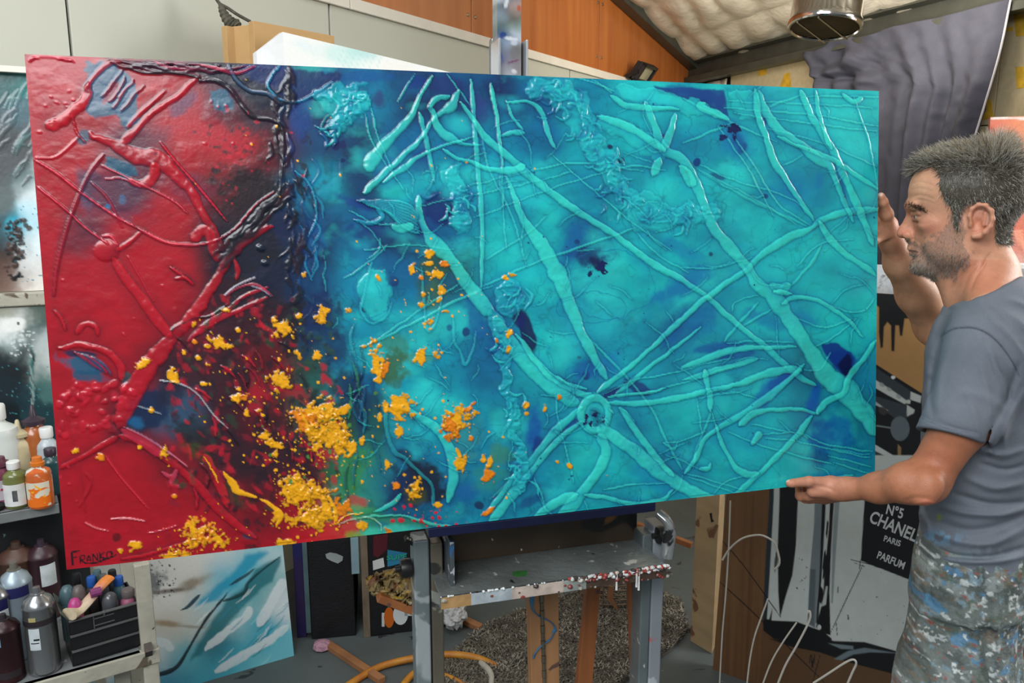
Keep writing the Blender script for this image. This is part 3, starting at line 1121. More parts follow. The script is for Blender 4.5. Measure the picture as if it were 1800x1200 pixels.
bottle(5, 890, ZU, .026, .125, m_lilac, M('plum_cap', (92, 44, 62), .4), 'plum coloured paint bottle at the far left of the upper shelf', .7, 'step', M('smeared_pale_label', (180, 170, 176), .5, specks=[((150, 30, 50), 30, .58)]), (.2, .6))
bottle(96, 866, ZU, .024, .120, M('teal_dark_paint', (30, 70, 74), .35, coat=.3), m_capdk, 'dark teal bottle beside the canvas edge on the upper shelf', .5, 'round')
# black brush handle end lying on upper shelf
mb = MB()
mb.tube([PZ(-12, 893, ZU + .012), PZ(6, 885, ZU + .012), PZ(18, 876, ZU + .014)], [.011, .012, .009], 12)
tag(put('black_tube', mb, m_black, smooth=True), 'black tube lying on the upper shelf beside the olive bottle', 'tube')

# spray cans on the lower shelf
m_silver = M('brushed_silver_can', (150, 152, 154), .25, metal=.8, var=.08, scale=4)
m_lab2 = M('pale_printed_label', (196, 204, 206), .5, var=.1, scale=40)


def can(px, py, R, H, body, band, label, grp=None, cap=None, name='spray_can', Z=None):
    b = PZ(px, py, ZL if Z is None else Z)
    t = root(name, b, label, 'spray can', grp)
    mb = MB()
    mb.lathe(b, [(R * .93, 0), (R, .004), (R * 1.0, .008), (R * .98, .012), (R * .98, H * .78), (R, H * .785), (R, H * .80), (R * .94, H * .82), (R * .8, H * .87), (R * .45, H * .91), (R * .42, H * .925)], 34)
    put('body', mb, body, t, smooth=True)
    mb = MB()
    mb.lathe(b + UP * H * .92, [(R * .42, 0), (R * .42, H * .012), (R * .26, H * .016), (R * .24, H * .05), (R * .22, H * .08), (R * .05, H * .082)], 18)
    put('nozzle', mb, cap or m_silver, t, smooth=True)
    for (mt, h0, h1, a0, a1) in band:
        mb = MB()
        mb.wrap(b, R * .98, H * h0, H * h1, a0, a1)
        put('label', mb, mt, t, smooth=True)
    return t, b


m_darkband = M('dark_band', (44, 36, 40), .4)
m_blue_lab = M('blue_label', (36, 96, 176), .4)
m_navy = M('navy_label', (34, 34, 84), .4)
t_, b_ = can(387 / 4.8, 1176, .0335, .205, m_silver, [(m_lab2, .33, .58, 256, 296), (m_darkband, .60, .665, 190, 350), (M('yellowed_patch', (182, 170, 110), .5), .665, .71, 262, 288)], 'silver spray can with a small white label beside the black drawer box')
mb = MB()
mb.wrap(b_, .0335 * .98, .205 * .445, .205 * .465, 274, 294, off=.001)
mb.wrap(b_, .0335 * .98, .205 * .41, .205 * .42, 262, 292, off=.001)
put('print', mb, m_blacklab, t_)
can(205 / 4.8, 1150, .034, .235, M('pale_blue_can', (150, 166, 176), .35, metal=.3), [(m_blue_lab, .40, .43, 250, 300), (m_navy, .68, .79, 190, 350), (m_lab2, .06, .39, 258, 300)], 'pale blue and white spray can behind the silver one', cap=M('dusty_grey_cap', (96, 92, 84), .6))
t_, b_ = can(28 / 4.8, 1165, .0325, .215, m_silver, [(m_lab2, .42, .66, 190, 350), (m_navy, .67, .78, 190, 350)], 'spray can with a navy band and pale printed label at the left edge', cap=M('dusty_grey_cap', (96, 92, 84), .6))
EASY = (t_, b_)
can(18, 1192, .032, .158, M('dark_maroon_can', (52, 26, 30), .35, metal=.3, var=.3), [(m_darkband, .1, .2, 190, 350)], 'dark maroon spray can in front at the lower left corner', cap=m_darkband)
mb = MB()
bq = PZ(18, 1192, ZL)
mb.wrap(bq, .032 * .98, .095, .118, 262, 288)
put('emblem', mb, M('pale_blue_emblem', (120, 150, 168), .4), bpy.data.objects['spray_can.003'])
can(206 / 4.8, 1085, .044, .21, M('rust_brown_tin', (84, 56, 44), .5, var=.2), [], 'rust-brown capped tin standing behind the pale spray cans', cap=M('brown_cap', (70, 48, 38), .6), name='paint_tin')
can(86, 1080, .036, .21, M('dark_plum_bottle', (56, 30, 38), .4), [(m_lab2, .45, .72, 290, 350)], 'dark plum tin with a pale label below the canvas corner', cap=m_capdk, name='paint_tin')
# rag with rust stains behind
mb = MB()
V, Fq = [], []
o_ = PZ(-14, 960, ZL + .12)
gn = 26
for i in range(gn):
    for j in range(gn):
        x, y = i / (gn - 1), j / (gn - 1)
        p = PY(-20 + 62 * x - 6 * y, 932 + 96 * y + 20 * x * (1 - y), 1.96) + np.array([0, -1, 0]) * (.05 * math.sin(x * 7 + y * 3) * .5 + .03 * math.sin(y * 11 + x * 5)) * .6
        V.append(p)
for i in range(gn - 1):
    for j in range(gn - 1):
        Fq.append((i * gn + j, (i + 1) * gn + j, (i + 1) * gn + j + 1, i * gn + j + 1))
ob = mesh_obj('paint_rag', V, Fq, M('stained_rag', (196, 172, 140), .8, var=.1, specks=[((150, 70, 46), 16, .50), ((40, 90, 96), 24, .63), ((226, 226, 220), 20, .62)]), smooth=True)
sm = ob.modifiers.new('solid', 'SOLIDIFY'); sm.thickness = .004
tag(ob, 'cream rag with rust stains hung between the two shelves at the left edge', 'rag')
# dark splattered back sheet of the rack
bk = MB()
q0 = PZ(-40, 1010, ZL) - LN * .20
mb = MB()
mb.box(fr - LS * 1.27 - LN * .365 + UP * .0, LS, -LN, UP, 1.20, .008, .31)
put('back_sheet', mb, M('black_splattered_sheet', (26, 28, 30), .45, var=.3, specks=[((110, 130, 128), 26, .68), ((220, 220, 214), 50, .76)]), rk)

# black drawer box full of bottles
BS = unit([.80, .60, 0]); BN = np.array([BS[1], -BS[0], 0])
b0 = PZ(128, 1172, ZL + .001)
b1 = hit(249, 1140, b0, BN)
BW = float(np.linalg.norm(b1 - b0))
bx = root('drawer_box', b0 + BS * BW / 2, 'black plastic drawer box with flared top crowded with bottles on the lower shelf', 'box')
m_bp = M('black_plastic', (24, 24, 26), .35, var=.1, specks=[((170, 170, 165), 60, .78)])
HB = .122
BD = .11
mb = MB()
mb.box(b0, BS, -BN, UP, BW, BD, .006)
mb.box(b0 - BN * (BD - .006), BS, -BN, UP, BW, .006, HB)
mb.box(b0, BS, -BN, UP, .005, BD, HB)
mb.box(b0 + BS * (BW - .005), BS, -BN, UP, .005, BD, HB)
mb.box(b0 + UP * .03, BS, -BN, UP, BW, BD, .004)
put('case', mb, m_bp, bx, bevel=.0015)
m_edge = M('grey_plastic_edge', (86, 86, 86), .4)
for k in range(3):
    z0 = .006 + k * .038
    mb = MB()
    mb.box(b0 + BS * .003 + UP * z0 + BN * .006, BS, -BN, UP, BW - .006, .006, .035)
    dr = put('drawer', mb, m_bp, bx, bevel=.001)
    mb = MB()
    mb.box(b0 + BS * .001 + UP * (z0 + .0335) + BN * .012, BS, -BN, UP, BW - .002, .010, .0022)
    put('lip', mb, m_edge, dr)
mb = MB()
for (xa, za, la, lb) in ((BW * .34, .082, .002, .036), (BW * .34, .105, BW * .30, .0018), (BW * .34, .088, BW * .30, .0018)):
    mb.box(b0 + BS * xa + UP * za + BN * .008, BS, -BN, UP, la, .002, lb)
mb.lathe(b0 + BS * BW * .5 + UP * .109 + BN * .008, [(.002, 0), (.003, .008), (.001, .012)], 8)
put('label_holder', mb, m_edge, bx)
# flared collar of the box
mb = MB()
c0 = b0 + UP * (HB - .002)
mb.prism([c0 + BN * .006, c0 - BS * .014 + UP * .022 + BN * .008, c0 - BS * .014 + UP * .022 - BN * BD, c0 - BN * BD], .002, BS)
put('flap', mb, M('grey_green_flap', (70, 80, 74), .5), bx)

grpb = None
mbl = [M('blue_cap_plastic', (38, 84, 160), .35), M('smoky_plastic', (74, 76, 80), .3, coat=.4), M('pink_plastic', (150, 84, 110), .4), M('grey_brown_plastic', (92, 84, 82), .45), M('teal_grey_plastic', (70, 96, 102), .35), M('magenta_plastic', (170, 60, 120), .4)]


def boxb(px, pyb, R, H, body, cap, label, d=.05, capk='round', neck=.5):
    p = hit(px, pyb, b0 - BN * d, BN)
    pz = b0[2] + .036
    b = np.array([p[0], p[1], pz])
    Ht = p[2] - pz + H
    t = root('small_bottle', b, label, 'bottle', None)
    nr = R * neck
    mb = MB()
    mb.lathe(b, [(R * .9, 0), (R, .004), (R, Ht * .66), (R * .9, Ht * .74), (nr, Ht * .80), (nr, Ht * .84)], 22)
    put('body', mb, body, t, smooth=True)
    mb = MB()
    if capk == 'dome':
        mb.lathe(b + UP * Ht * .70, [(R * 1.0, 0), (R * 1.0, Ht * .10), (R * .85, Ht * .2), (R * .5, Ht * .28), (R * .1, Ht * .30)], 22)
    else:
        mb.lathe(b + UP * Ht * .80, [(nr * 1.2, 0), (nr * 1.25, .003), (nr * 1.25, Ht * .15), (nr * 1.1, Ht * .18), (nr * .1, Ht * .185)], 22)
    put('cap', mb, cap, t, smooth=True)


def PXZ(x, y):   # coordinates of the detail view
    return 100 + x / 5.4526, 980 + y / 5.4526


for (x, y, R, d, bi, ci, kind, lb) in (
        (325, 170, .0135, .085, 3, 0, 'round', 'bottle with a blue cap at the back left of the drawer box'),
        (585, 170, .0145, .085, 4, 0, 'round', 'bottle with a blue cap behind the right end of the wooden handle'),
        (675, 290, .019, .03, 2, 3, 'round', 'pink bottle with a dusty cap at the right of the drawer box'),
        (500, 330, .018, .025, 1, 1, 'dome', 'smoky clear bottle with a domed cap in front of the wooden handle'),
        (200, 262, .017, .055, 3, 3, 'dome', 'grey-brown domed bottle in the middle of the drawer box'),
        (165, 385, .016, .022, 5, 5, 'dome', 'bottle with a magenta and white cap at the front left of the drawer box'),
        (90, 262, .018, .065, 4, 4, 'dome', 'teal-grey bottle at the left end of the drawer box'),
        (525, 108, .012, .095, 1, None, 'round', 'bottle with a black cap behind the orange end of the handle'),
        (380, 108, .012, .095, 4, 4, 'round', 'teal capped bottle right under the canvas edge'),
        (182, 138, .012, .095, 1, None, 'round', 'bottle with a black cap at the far left back of the drawer box'),
        (435, 150, .012, .080, 1, 1, 'round', 'grey capped bottle just behind the wooden handle')):
    px, py = PXZ(x, y)
    boxb(px, py, R, .0, mbl[bi], m_black if ci is None else mbl[ci], lb, d, kind, .62)
# wooden handle laid across the box
m_hand = VM('worn_painted_wood', .55, nvar=.12, bump=.2, bscale=80)
ha = [PXZ(120, 540), PXZ(215, 500), PXZ(330, 380), PXZ(430, 260), PXZ(500, 190)]
dd_ = [-.001, .012, .03, .05, .07]
hp = [hit(x, y, b0 - BN * q, BN) for (x, y), q in zip(ha, dd_)]
hs = smooth_path(hp, 6)
hw = np.interp(np.linspace(0, 1, len(hs)), [0, .18, .3, .6, 1], [.024, .017, .015, .0135, .0145])
mb = MB()
cc = [(196, 180, 150), (202, 186, 156), (196, 176, 150), (190, 130, 120), (214, 130, 60), (216, 124, 50)]
n_ = 12
for i in range(len(hs)):
    pass
mb.tube(hs, list(hw), n_, flat=.55)
ci = np.linspace(0, 1, len(hs))
colr = np.array([[np.interp(t, np.linspace(0, 1, 6), lin(np.array(cc))[:, k]) for k in range(3)] for t in ci])
mb.c = [tuple(colr[i]) for i in range(len(hs)) for _ in range(n_)]
tag(put('paint_stirrer', mb, m_hand, smooth=True), 'pale wooden tool handle with an orange end laid across the drawer box', 'handle')
mb = MB()
p1 = hit(*PXZ(372, 330), b0 - BN * .022, BN); 
mb.tube([p1 - BS * .011, p1 + BS * .011], .0105, 10)
put('paint_smudge', mb, M('purple_smudge', (120, 50, 100), .5), bpy.data.objects['paint_stirrer'])

# turquoise painting standing on the floor
FB = PZ(517, 1152, .0)
FS = unit([.86, .51, 0]); FN = np.array([FS[1], -FS[0], 0])
dn = unit(-UP + FN * .20)
ln = .92
O = FB - dn * ln - FS * .80
O[2] += .0
a = Art(O, FS, dn, .80, ln, .0030)
a.base([(260, 1000, (206, 206, 200)), (330, 990, (214, 214, 206)), (400, 980, (214, 220, 216)), (450, 985, (120, 196, 208)), (480, 985, (206, 222, 222)), (290, 1060, (220, 220, 214)),
        (350, 1030, (200, 196, 186)), (400, 1020, (60, 170, 196)), (420, 1000, (70, 176, 200)), (370, 1050, (150, 200, 208)), (440, 1040, (110, 170, 174)), (470, 1010, (90, 160, 164)),
        (500, 1060, (206, 218, 220)), (340, 1090, (196, 206, 200)), (300, 1100, (196, 190, 172)), (280, 1140, (206, 218, 218)), (330, 1150, (90, 176, 190)), (380, 1130, (40, 110, 126)),
        (420, 1090, (150, 196, 200)), (460, 1110, (50, 160, 182)), (490, 1140, (110, 190, 204)), (420, 1150, (60, 164, 186)), (370, 1190, (70, 164, 184)), (300, 1190, (60, 140, 166)),
        (450, 1170, (120, 196, 206)), (400, 940, (200, 200, 200)), (500, 940, (120, 190, 200))], 21, 10, .04)
a.blob(265, 1020, 26, 30, (44, 56, 66), .75, .3, .7, .75, .12)
a.blob(340, 1025, 50, 11, (132, 116, 92), .8, -.45, .8, .5)
a.blob(300, 1038, 40, 5, (90, 76, 62), .8, -.12, .7, .5)
a.blob(295, 1096, 34, 7, (150, 124, 90), .8, .1, .7, .3)
a.blob(350, 1102, 70, 3, (150, 146, 128), .7, .06, .6, .3)
a.poly([(345, 1066), (352, 1052), (380, 1030), (410, 1005), (432, 975), (455, 968), (470, 972), (440, 1000), (410, 1030), (380, 1052)], (24, 150, 184), .9, 5, 5)
a.stroke([(318, 1072, 1), (330, 1066, 3), (344, 1052, 3.5), (352, 1044, 1)], (16, 56, 74), .95, 1)
a.poly([(335, 1160), (350, 1128), (372, 1092), (400, 1050), (430, 1030), (450, 1002), (492, 976), (494, 985), (478, 1022), (440, 1050), (405, 1090), (380, 1120), (352, 1150)], (32, 112, 122), .9, 4, 4)
a.stroke([(262, 1186, 3), (290, 1182, 5), (312, 1170, 4), (330, 1142, 2.5), (352, 1104, 2.5), (372, 1074, 3.5), (392, 1052, 2), (400, 1040, 1)], (12, 30, 38), .95, 1.5)
a.stroke([(392, 1056, 2), (410, 1050, 3), (430, 1040, 4), (436, 1024, 3), (460, 1002, 2), (492, 978, 1.5)], (18, 60, 66), .9, 1.5)
a.stroke([(404, 1028, 1.5), (420, 1018, 3), (436, 1008, 2.5), (448, 998, 1)], (30, 50, 54), .85, 1)
for pth, w in (([(362, 1140), (395, 1112), (432, 1082), (440, 1070)], 7), ([(455, 1098), (470, 1070), (488, 1040), (500, 1020)], 9), ([(380, 1180), (430, 1150), (480, 1120), (505, 1100)], 8), ([(300, 1140), (290, 1130), (270, 1128)], 8)):
    a.stroke([(x, y, w) for x, y in pth], (214, 224, 226), .85, .6, wob=3)
for k in range(30):
    x, y = random.uniform(340, 500), random.uniform(1040, 1180)
    a.stroke([(x, y, .8), (x + 14, y - 12, 1.6), (x + 26, y - 26, .6)], random.choice([(30, 140, 168), (150, 214, 220), (30, 96, 110), (220, 230, 230)]), .5, .5, wob=3)
a.speckle(255, 985, 310, 1050, 60, (24, 30, 36), .7, 2.2, .4)
ob = a.make('wave_painting', m_gloss if False else VM('satin_paint', .35, coat=.2, nvar=.04), .035, edgecol=(196, 210, 212))
tag(ob, 'white and turquoise wave painting standing on the floor below the red corner', 'painting')

# black cabinets behind the easel
m_bc = M('black_cabinet_vinyl', (17, 17, 20), .5, var=.15, scale=20, bump=.3, bscale=200, specks=[((130, 140, 140), 14, .76)])
m_batt = M('grimy_wooden_batten', (112, 98, 80), .65, var=.2, scale=10, stretch=(3, 3, 1))
m_blue = M('navy_side_board', (26, 34, 92), .4, var=.2, col2=(60, 24, 50), scale=4)
CBN = unit([-.30, -1, 0]) * -1
q = PZ(548, 1124, 0)
cS = unit([.985, .17, 0]); cN = np.array([cS[1], -cS[0], 0])
cab = root('black_cabinet', q, 'black vinyl covered cabinet beside the wave painting, with a teal edge batten', 'cabinet')
mb = MB()
mb.box(q, cS, -cN, UP, .165, .42, .90)
put('body', mb, m_bc, cab, bevel=.004)
mb = MB()
mb.box(q - cS * .018 + cN * .004 + UP * .03, cS, -cN, UP, .018, .03, .86)
put('edge_batten', mb, M('teal_grey_batten', (74, 96, 100), .5, var=.15), cab, bevel=.002)
mb = MB()
mb.box(q - cS * .055 - cN * .02, cS, -cN, UP, .035, .26, .88)
put('side_board', mb, m_blue, cab, bevel=.002)
mb = MB()
mb.prism([hit(x, y, q + cN * .003, cN) for x, y in ((572, 974), (580, 971), (592, 973), (603, 978), (602, 985), (594, 990), (583, 986), (574, 981))], .002, -cN)
put('pale_paint_blot', mb, M('pale_blot', (150, 156, 156), .7), cab)

q2 = PZ(645, 1119, 0)
c2S = unit([.93, -.02, 0]) ; c2S = unit([1, .22, 0]); c2N = np.array([c2S[1], -c2S[0], 0])
c2 = root('speaker_cabinet', q2, 'black speaker cabinet with wooden corner batten and round stickers behind the easel', 'cabinet')
Wc = .30
mb = MB()
mb.box(q2, c2S, -c2N, UP, Wc, .46, .90)
put('body', mb, m_bc, c2, bevel=.004)
mb = MB()
mb.box(q2 - c2S * .012 + c2N * .006, c2S, -c2N, UP, .026, .03, .89)
put('corner_batten', mb, m_batt, c2, bevel=.002)
mb = MB()
bl = hit(618, 1000, q2 + c2N * .012 - c2S * 0, c2N)
mb.box([bl[0], bl[1], bl[2] - .02], c2S, -c2N, UP, .028, .012, .14)
put('pale_strip', mb, M('pale_blue_strip', (128, 156, 164), .5, var=.1), c2)


def oncab(px, py, off=.0008):
    return hit(px, py, q2 + c2N * off, c2N)


def sticker(pts, col, nm, off=.0015):
    mb = MB()
    mb.prism([oncab(x, y, off) for x, y in pts], .0012, -c2N)
    return put(nm, mb, M('sticker_%d_%d_%d' % col, col, .45, var=.06, specks=[((70, 60, 50), 60, .74)]), c2)


def ell(cx, cy, rx, ry, n=22, a0=0):
    return [(cx + rx * math.cos(t + a0), cy + ry * math.sin(t + a0)) for t in np.linspace(0, 2 * math.pi, n, endpoint=False)]


sticker([(655, 986), (674, 980), (676, 996), (656, 1002)], (206, 208, 206), 'white_sticker')
sticker([(681, 966), (716, 972), (704, 990), (681, 996)], (44, 124, 160), 'blue_sticker')
sticker([(656, 942), (682, 938), (680, 966), (664, 980), (656, 976)], (84, 22, 34), 'red_sticker')
sticker(ell(684, 1085, 9, 18), (196, 96, 22), 'orange_sticker')
sticker(ell(704, 1080, 13, 18), (208, 212, 212), 'round_sticker', .002)
sticker([(711, 1072), (728, 1072), (728, 1082), (711, 1082)], (206, 210, 208), 'round_sticker', .002)
sticker([(671, 1077), (676, 1077), (676, 1101), (671, 1101)], (200, 200, 196), 'white_sticker')
sticker([(676, 1055), (690, 1062), (696, 1060), (682, 1068)], (40, 120, 80), 'green_sticker')

# sticks, paper, hose and cable on the floor
m_stick = M('bare_pine', (150, 102, 66), .6, var=.15, scale=6, stretch=(2, 2, 2))


def stick(a, b, w, nm, lb, up=UP, z=.012):
    mb = MB()
    mb.bar(PZ(*a, z), PZ(*b, z), w, .022, up)
    return tag(put(nm, mb, m_stick, bevel=.002), lb, 'stick')


s1 = stick((574, 1131), (672, 1196), .028, 'wooden_stick', 'pine stick with a pink end lying on the floor left of the easel')
mb = MB()
pe = PZ(566, 1133, .016)
mb.lathe(pe - UP * .014, [(.02, 0), (.034, .006), (.03, .022), (.012, .03), (.001, .031)], 9)
put('pink_paint_end', mb, M('pink_dried_paint', (176, 132, 150), .7, bump=.8), s1)
stick((776, 1070), (846, 1104), .030, 'wooden_stick', 'short pine offcut lying on the floor behind the tray')
# long wooden rod at the right
mb = MB()
mb.bar(PY(1160, 934, 2.2), PY(1246, 962, 2.28), .018, .016)
# crumpled paper
import bmesh
bm = bmesh.new()
bmesh.ops.create_icosphere(bm, subdivisions=4, radius=1)
pc_ = PZ(797, 1108, .0)
V = np.array([v.co[:] for v in bm.verts]); Fp = [tuple(v.index for v in f.verts) for f in bm.faces]
bm.free()
rr = .72 + .5 * np.abs(fbm(V[:, 0] * 2.2 + 9, V[:, 1] * 2.2 + V[:, 2] * 3.1, 4) - .5) * 2 + .2 * fbm(V[:, 0] * 6, V[:, 2] * 6 + V[:, 1] * 5, 2)
V = V * rr[:, None] * np.array([.055, .05, .06])
V[:, 2] -= V[:, 2].min()
ob = mesh_obj('crumpled_paper', V + pc_, Fp, M('crumpled_white_paper', (196, 196, 194), .8, specks=[((130, 60, 60), 26, .68)]))
tag(ob, 'crumpled ball of white paper on the floor behind the left easel leg', 'paper')

m_hose = M('yellow_orange_hose', (206, 146, 40), .5, var=.2, scale=12, col2=(170, 96, 36), specks=[((50, 40, 30), 60, .70)])
mb = MB()
mb.tube(smooth_path([PZ(x, y, z) for x, y, z in ((600, 1212, .012), (640, 1186, .012), (672, 1170, .014), (710, 1160, .02), (745, 1154, .03), (780, 1150, .03), (820, 1152, .03), (850, 1160, .02), (876, 1174, .012))], 8), .0125, 12)
ob = tag(put('air_hose', mb, m_hose, smooth=True), 'grubby yellow and orange hose curving over the floor behind the left easel leg', 'hose')
mb = MB()
mb.tube(smooth_path([PZ(x, y, z) for x, y, z in ((845, 1165, .02), (858, 1176, .03), (864, 1190, .02), (862, 1215, .012))], 8), .011, 10)
put('pale_coupling', mb, M('dirty_white_hose', (176, 172, 160), .5, var=.12), ob, smooth=True, label='dirty white end of the hose')
mb = MB()
mb.tube(smooth_path([PZ(x, y, z) for x, y, z in ((700, 1216, .012), (720, 1190, .014), (735, 1180, .02), (752, 1178, .02), (775, 1186, .014), (800, 1196, .012), (830, 1216, .012))], 8), .012, 10)
tag(put('air_hose', mb, m_hose, smooth=True), 'short loop of yellow hose in front of the longer one, at the bottom edge', 'hose')
mb = MB()
mb.tube(smooth_path([PZ(x, y, z) for x, y, z in ((862, 1180, .008), (880, 1178, .01), (892, 1188, .01), (898, 1210, .008), (880, 1222, .008))], 8), .008, 8)
tag(put('black_cable', mb, m_black, smooth=True), 'thick black cable curled on the rug by the hose end', 'cable')

# shaggy rug: woven base plus pile
rug_px = [(748, 1215), (775, 1176), (810, 1140), (862, 1100), (925, 1074), (990, 1052), (1060, 1034), (1140, 1034), (1196, 1060), (1208, 1110), (1180, 1145), (1120, 1182), (1060, 1230), (900, 1300)]
mb = MB()
mb.prism([PZ(x, y, .002) for x, y in rug_px], .008, UP)
m_rug = VM('rug_pile_fibres', .9, nvar=.15, nscale=40)
rg = root('shag_rug', PZ(960, 1150, 0), 'shaggy grey-beige rug on the floor beneath the easel', 'rug')
put('backing', mb, M('rug_backing', (84, 80, 72), .9), rg)
rp = np.array([PZ(x, y, 0)[:2] for x, y in rug_px])


def inside(x, y, p):
    r = np.zeros(x.shape, bool)
    for i in range(len(p)):
        x1, y1 = p[i]; x2, y2 = p[(i + 1) % len(p)]
        r ^= ((y1 > y) != (y2 > y)) & (x < (x2 - x1) * (y - y1) / (y2 - y1 + 1e-12) + x1)
    return r


n = 60000
xx = rng.uniform(rp[:, 0].min(), rp[:, 0].max(), n); yy = rng.uniform(rp[:, 1].min(), rp[:, 1].max(), n)
k = inside(xx, yy, rp) & (yy > 1.8)
xx, yy = xx[k], yy[k]
n = len(xx)
ang = rng.uniform(0, 6.28, n); le_ = rng.uniform(.010, .026, n); wd_ = .0022
dx, dy = np.cos(ang), np.sin(ang)
clump = fbm(xx * 14, yy * 14, 3)
bz = .010 + .012 * clump
p0 = np.stack([xx, yy, bz - .004], 1)
tipd = np.stack([dx * le_ * .8, dy * le_ * .8, le_ * .55], 1)
sd = np.stack([-dy, dx, np.zeros(n)], 1) * wd_
Vr = np.stack([p0 - sd, p0 + sd, p0 + tipd * .6 + sd + [0, 0, .003], p0 + tipd * .6 - sd + [0, 0, .003], p0 + tipd * 1.1], 1).reshape(-1, 3)
b_i = np.arange(n)[:, None] * 5
Fr = np.concatenate([b_i + [0, 1, 2], b_i + [0, 2, 3], b_i + [3, 2, 4]], 1).reshape(-1, 3)
pal = lin(np.array([(140, 134, 118), (112, 106, 94), (86, 80, 72), (160, 154, 140), (60, 56, 50)]))
w_ = pal[np.clip((rng.rand(n) * 2.2 + clump * 4 - .9).astype(int), 0, 4)]
rc = np.repeat(w_, 5, 0)
ob = mesh_obj('pile', Vr, Fr, m_rug, rg, cols=rc)
ob['kind'] = 'stuff'

# wire basket seen under the tray
wcx = PZ(1085, 1056, .0) + UP * .03
wcS = unit([1, .25, 0]); wcN = np.array([wcS[1], -wcS[0], 0])
m_wire = M('rusty_wire', (104, 84, 66), .6)
mb = MB()
for k in range(8):
    z = .01 + k * .02
    pts = [wcx + wcS * (.16 * math.sin(t)) + wcN * (.10 * math.cos(t)) + UP * z for t in np.linspace(0, 2 * math.pi, 26, endpoint=False)]
    mb.tube(pts, .0035, 5, True)
for t in np.linspace(0, 2 * math.pi, 10, endpoint=False):
    p = wcx + wcS * (.16 * math.sin(t)) + wcN * (.10 * math.cos(t))
    mb.tube([p, p + UP * .155], .0035, 5)
tag(put('wire_basket', mb, m_wire), 'rust-brown wire basket standing on the rug behind the easel tray', 'basket')
mb = MB()
mb.prism([hit(x, y, wcx + wcN * .12, wcN) for x, y in ((1070, 1030), (1078, 1032), (1078, 1052), (1088, 1072), (1082, 1070), (1068, 1054))], .004, -wcN)
tag(put('wood_splinter', mb, m_stick), 'pale splinter of wood hanging over the wire basket', 'splinter')

# printed words on the can and the cabinet sticker


def words(txt, p0, p1, up_h, n, mat, parent, name='lettering', bold=.02, lift=.0012):
    """flat lettering on a plane: baseline runs p0 -> p1 (world), capitals up_h tall, n = towards the viewer"""
    cu = bpy.data.curves.new(name, 'FONT')
    cu.body = txt
    cu.offset = bold
    cu.extrude = 0
    ob = bpy.data.objects.new(name, cu)
    COL.objects.link(ob)
    bpy.context.view_layer.update()
    me = ob.evaluated_get(bpy.context.evaluated_depsgraph_get()).to_mesh()
    V = np.array([v.co[:] for v in me.vertices]); F = [tuple(p.vertices) for p in me.polygons]
    bpy.data.objects.remove(ob)
    x0, x1 = V[:, 0].min(), V[:, 0].max()
    L = np.linalg.norm(p1 - p0)
    X = unit(p1 - p0); Yv = unit(np.cross(n, X))
    if Yv[2] < 0: Yv = -Yv
    W = p0 + X * ((V[:, 0] - x0) / (x1 - x0) * L)[:, None] + Yv * (V[:, 1] / .70 * up_h)[:, None] + n * lift
    W2 = np.vstack([W, W - n * lift * .9])
    k = len(V)
    F2 = F + [tuple(i + k for i in f[::-1]) for f in F]
    return mesh_obj(name, W2, F2, mat, parent, fix=False)


te, be = EASY
fv = unit(np.array([.1, -1, 0]))
m_ink = M('dark_print_ink', (40, 44, 60), .5)
cq = be + fv * .0322
words('ny', cq + UP * .128 - np.array([.012, 0, 0]), cq + UP * .128 + np.array([.006, 0, 0]), .012, fv, m_ink, te)
words('asy', cq + UP * .107 - np.array([.012, 0, 0]), cq + UP * .107 + np.array([.013, 0, 0]), .012, fv, m_ink, te)
words('SUPE', oncab(680, 984, .003), oncab(715, 981, .003), .018, c2N, M('teal_letters', (40, 160, 130), .5), c2)
# ================================================================ easel
EU = np.array([.962, .273, 0]); EU /= np.linalg.norm(EU)
EN = np.array([-.273, .962, 0]); EN /= np.linalg.norm(EN)      # away from the viewer
m_easel = M('paint_smeared_steel', (122, 132, 134), .35, metal=.45, var=.22, scale=7, stretch=(1, 1, .6), bump=.12,
            specks=[((188, 194, 196), 9, .60), ((52, 66, 72), 12, .64), ((90, 160, 190), 14, .74), ((214, 214, 208), 45, .72)])
m_easel2 = M('brown_grey_steel', (104, 98, 84), .45, metal=.3, var=.2, scale=6, specks=[((150, 150, 142), 12, .62), ((60, 60, 56), 18, .64)])
m_tray = M('crusted_tray_metal', (112, 118, 116), .32, metal=.35, var=.2, scale=9, bump=.3, bscale=70,
           specks=[((60, 120, 60), 9, .70), ((196, 196, 190), 26, .66), ((40, 34, 34), 24, .68)])
m_boardm = M('brown_stained_board', (74, 60, 46), .4, var=.3, scale=5, metal=.1, specks=[((30, 28, 28), 5, .56), ((196, 190, 180), 60, .74), ((130, 84, 40), 7, .64)])
m_slot = M('dark_slot', (18, 18, 20), .6)
m_rearw = M('brown_timber', (146, 88, 48), .5, var=.16, scale=4, stretch=(6, 6, .8), specks=[((96, 66, 60), 16, .68)])
m_rearw2 = M('paint_marked_timber', (164, 118, 78), .5, var=.16, scale=4, stretch=(5, 5, .8), specks=[((70, 130, 170), 7, .62), ((96, 70, 60), 16, .66)])
L0 = PY(730, 1100, 1.36)
L0 = np.array([L0[0], L0[1], 0])


def el(u, n, z=0.):
    return L0 + EU * u + EN * n + UP * z


def upx(px, py, n=0.):                         # u of the point seen at px,py on the easel plane n behind the front
    h = hit(px, py, L0 + EN * n, EN)
    return float(np.dot(h - L0, EU)), h[2]


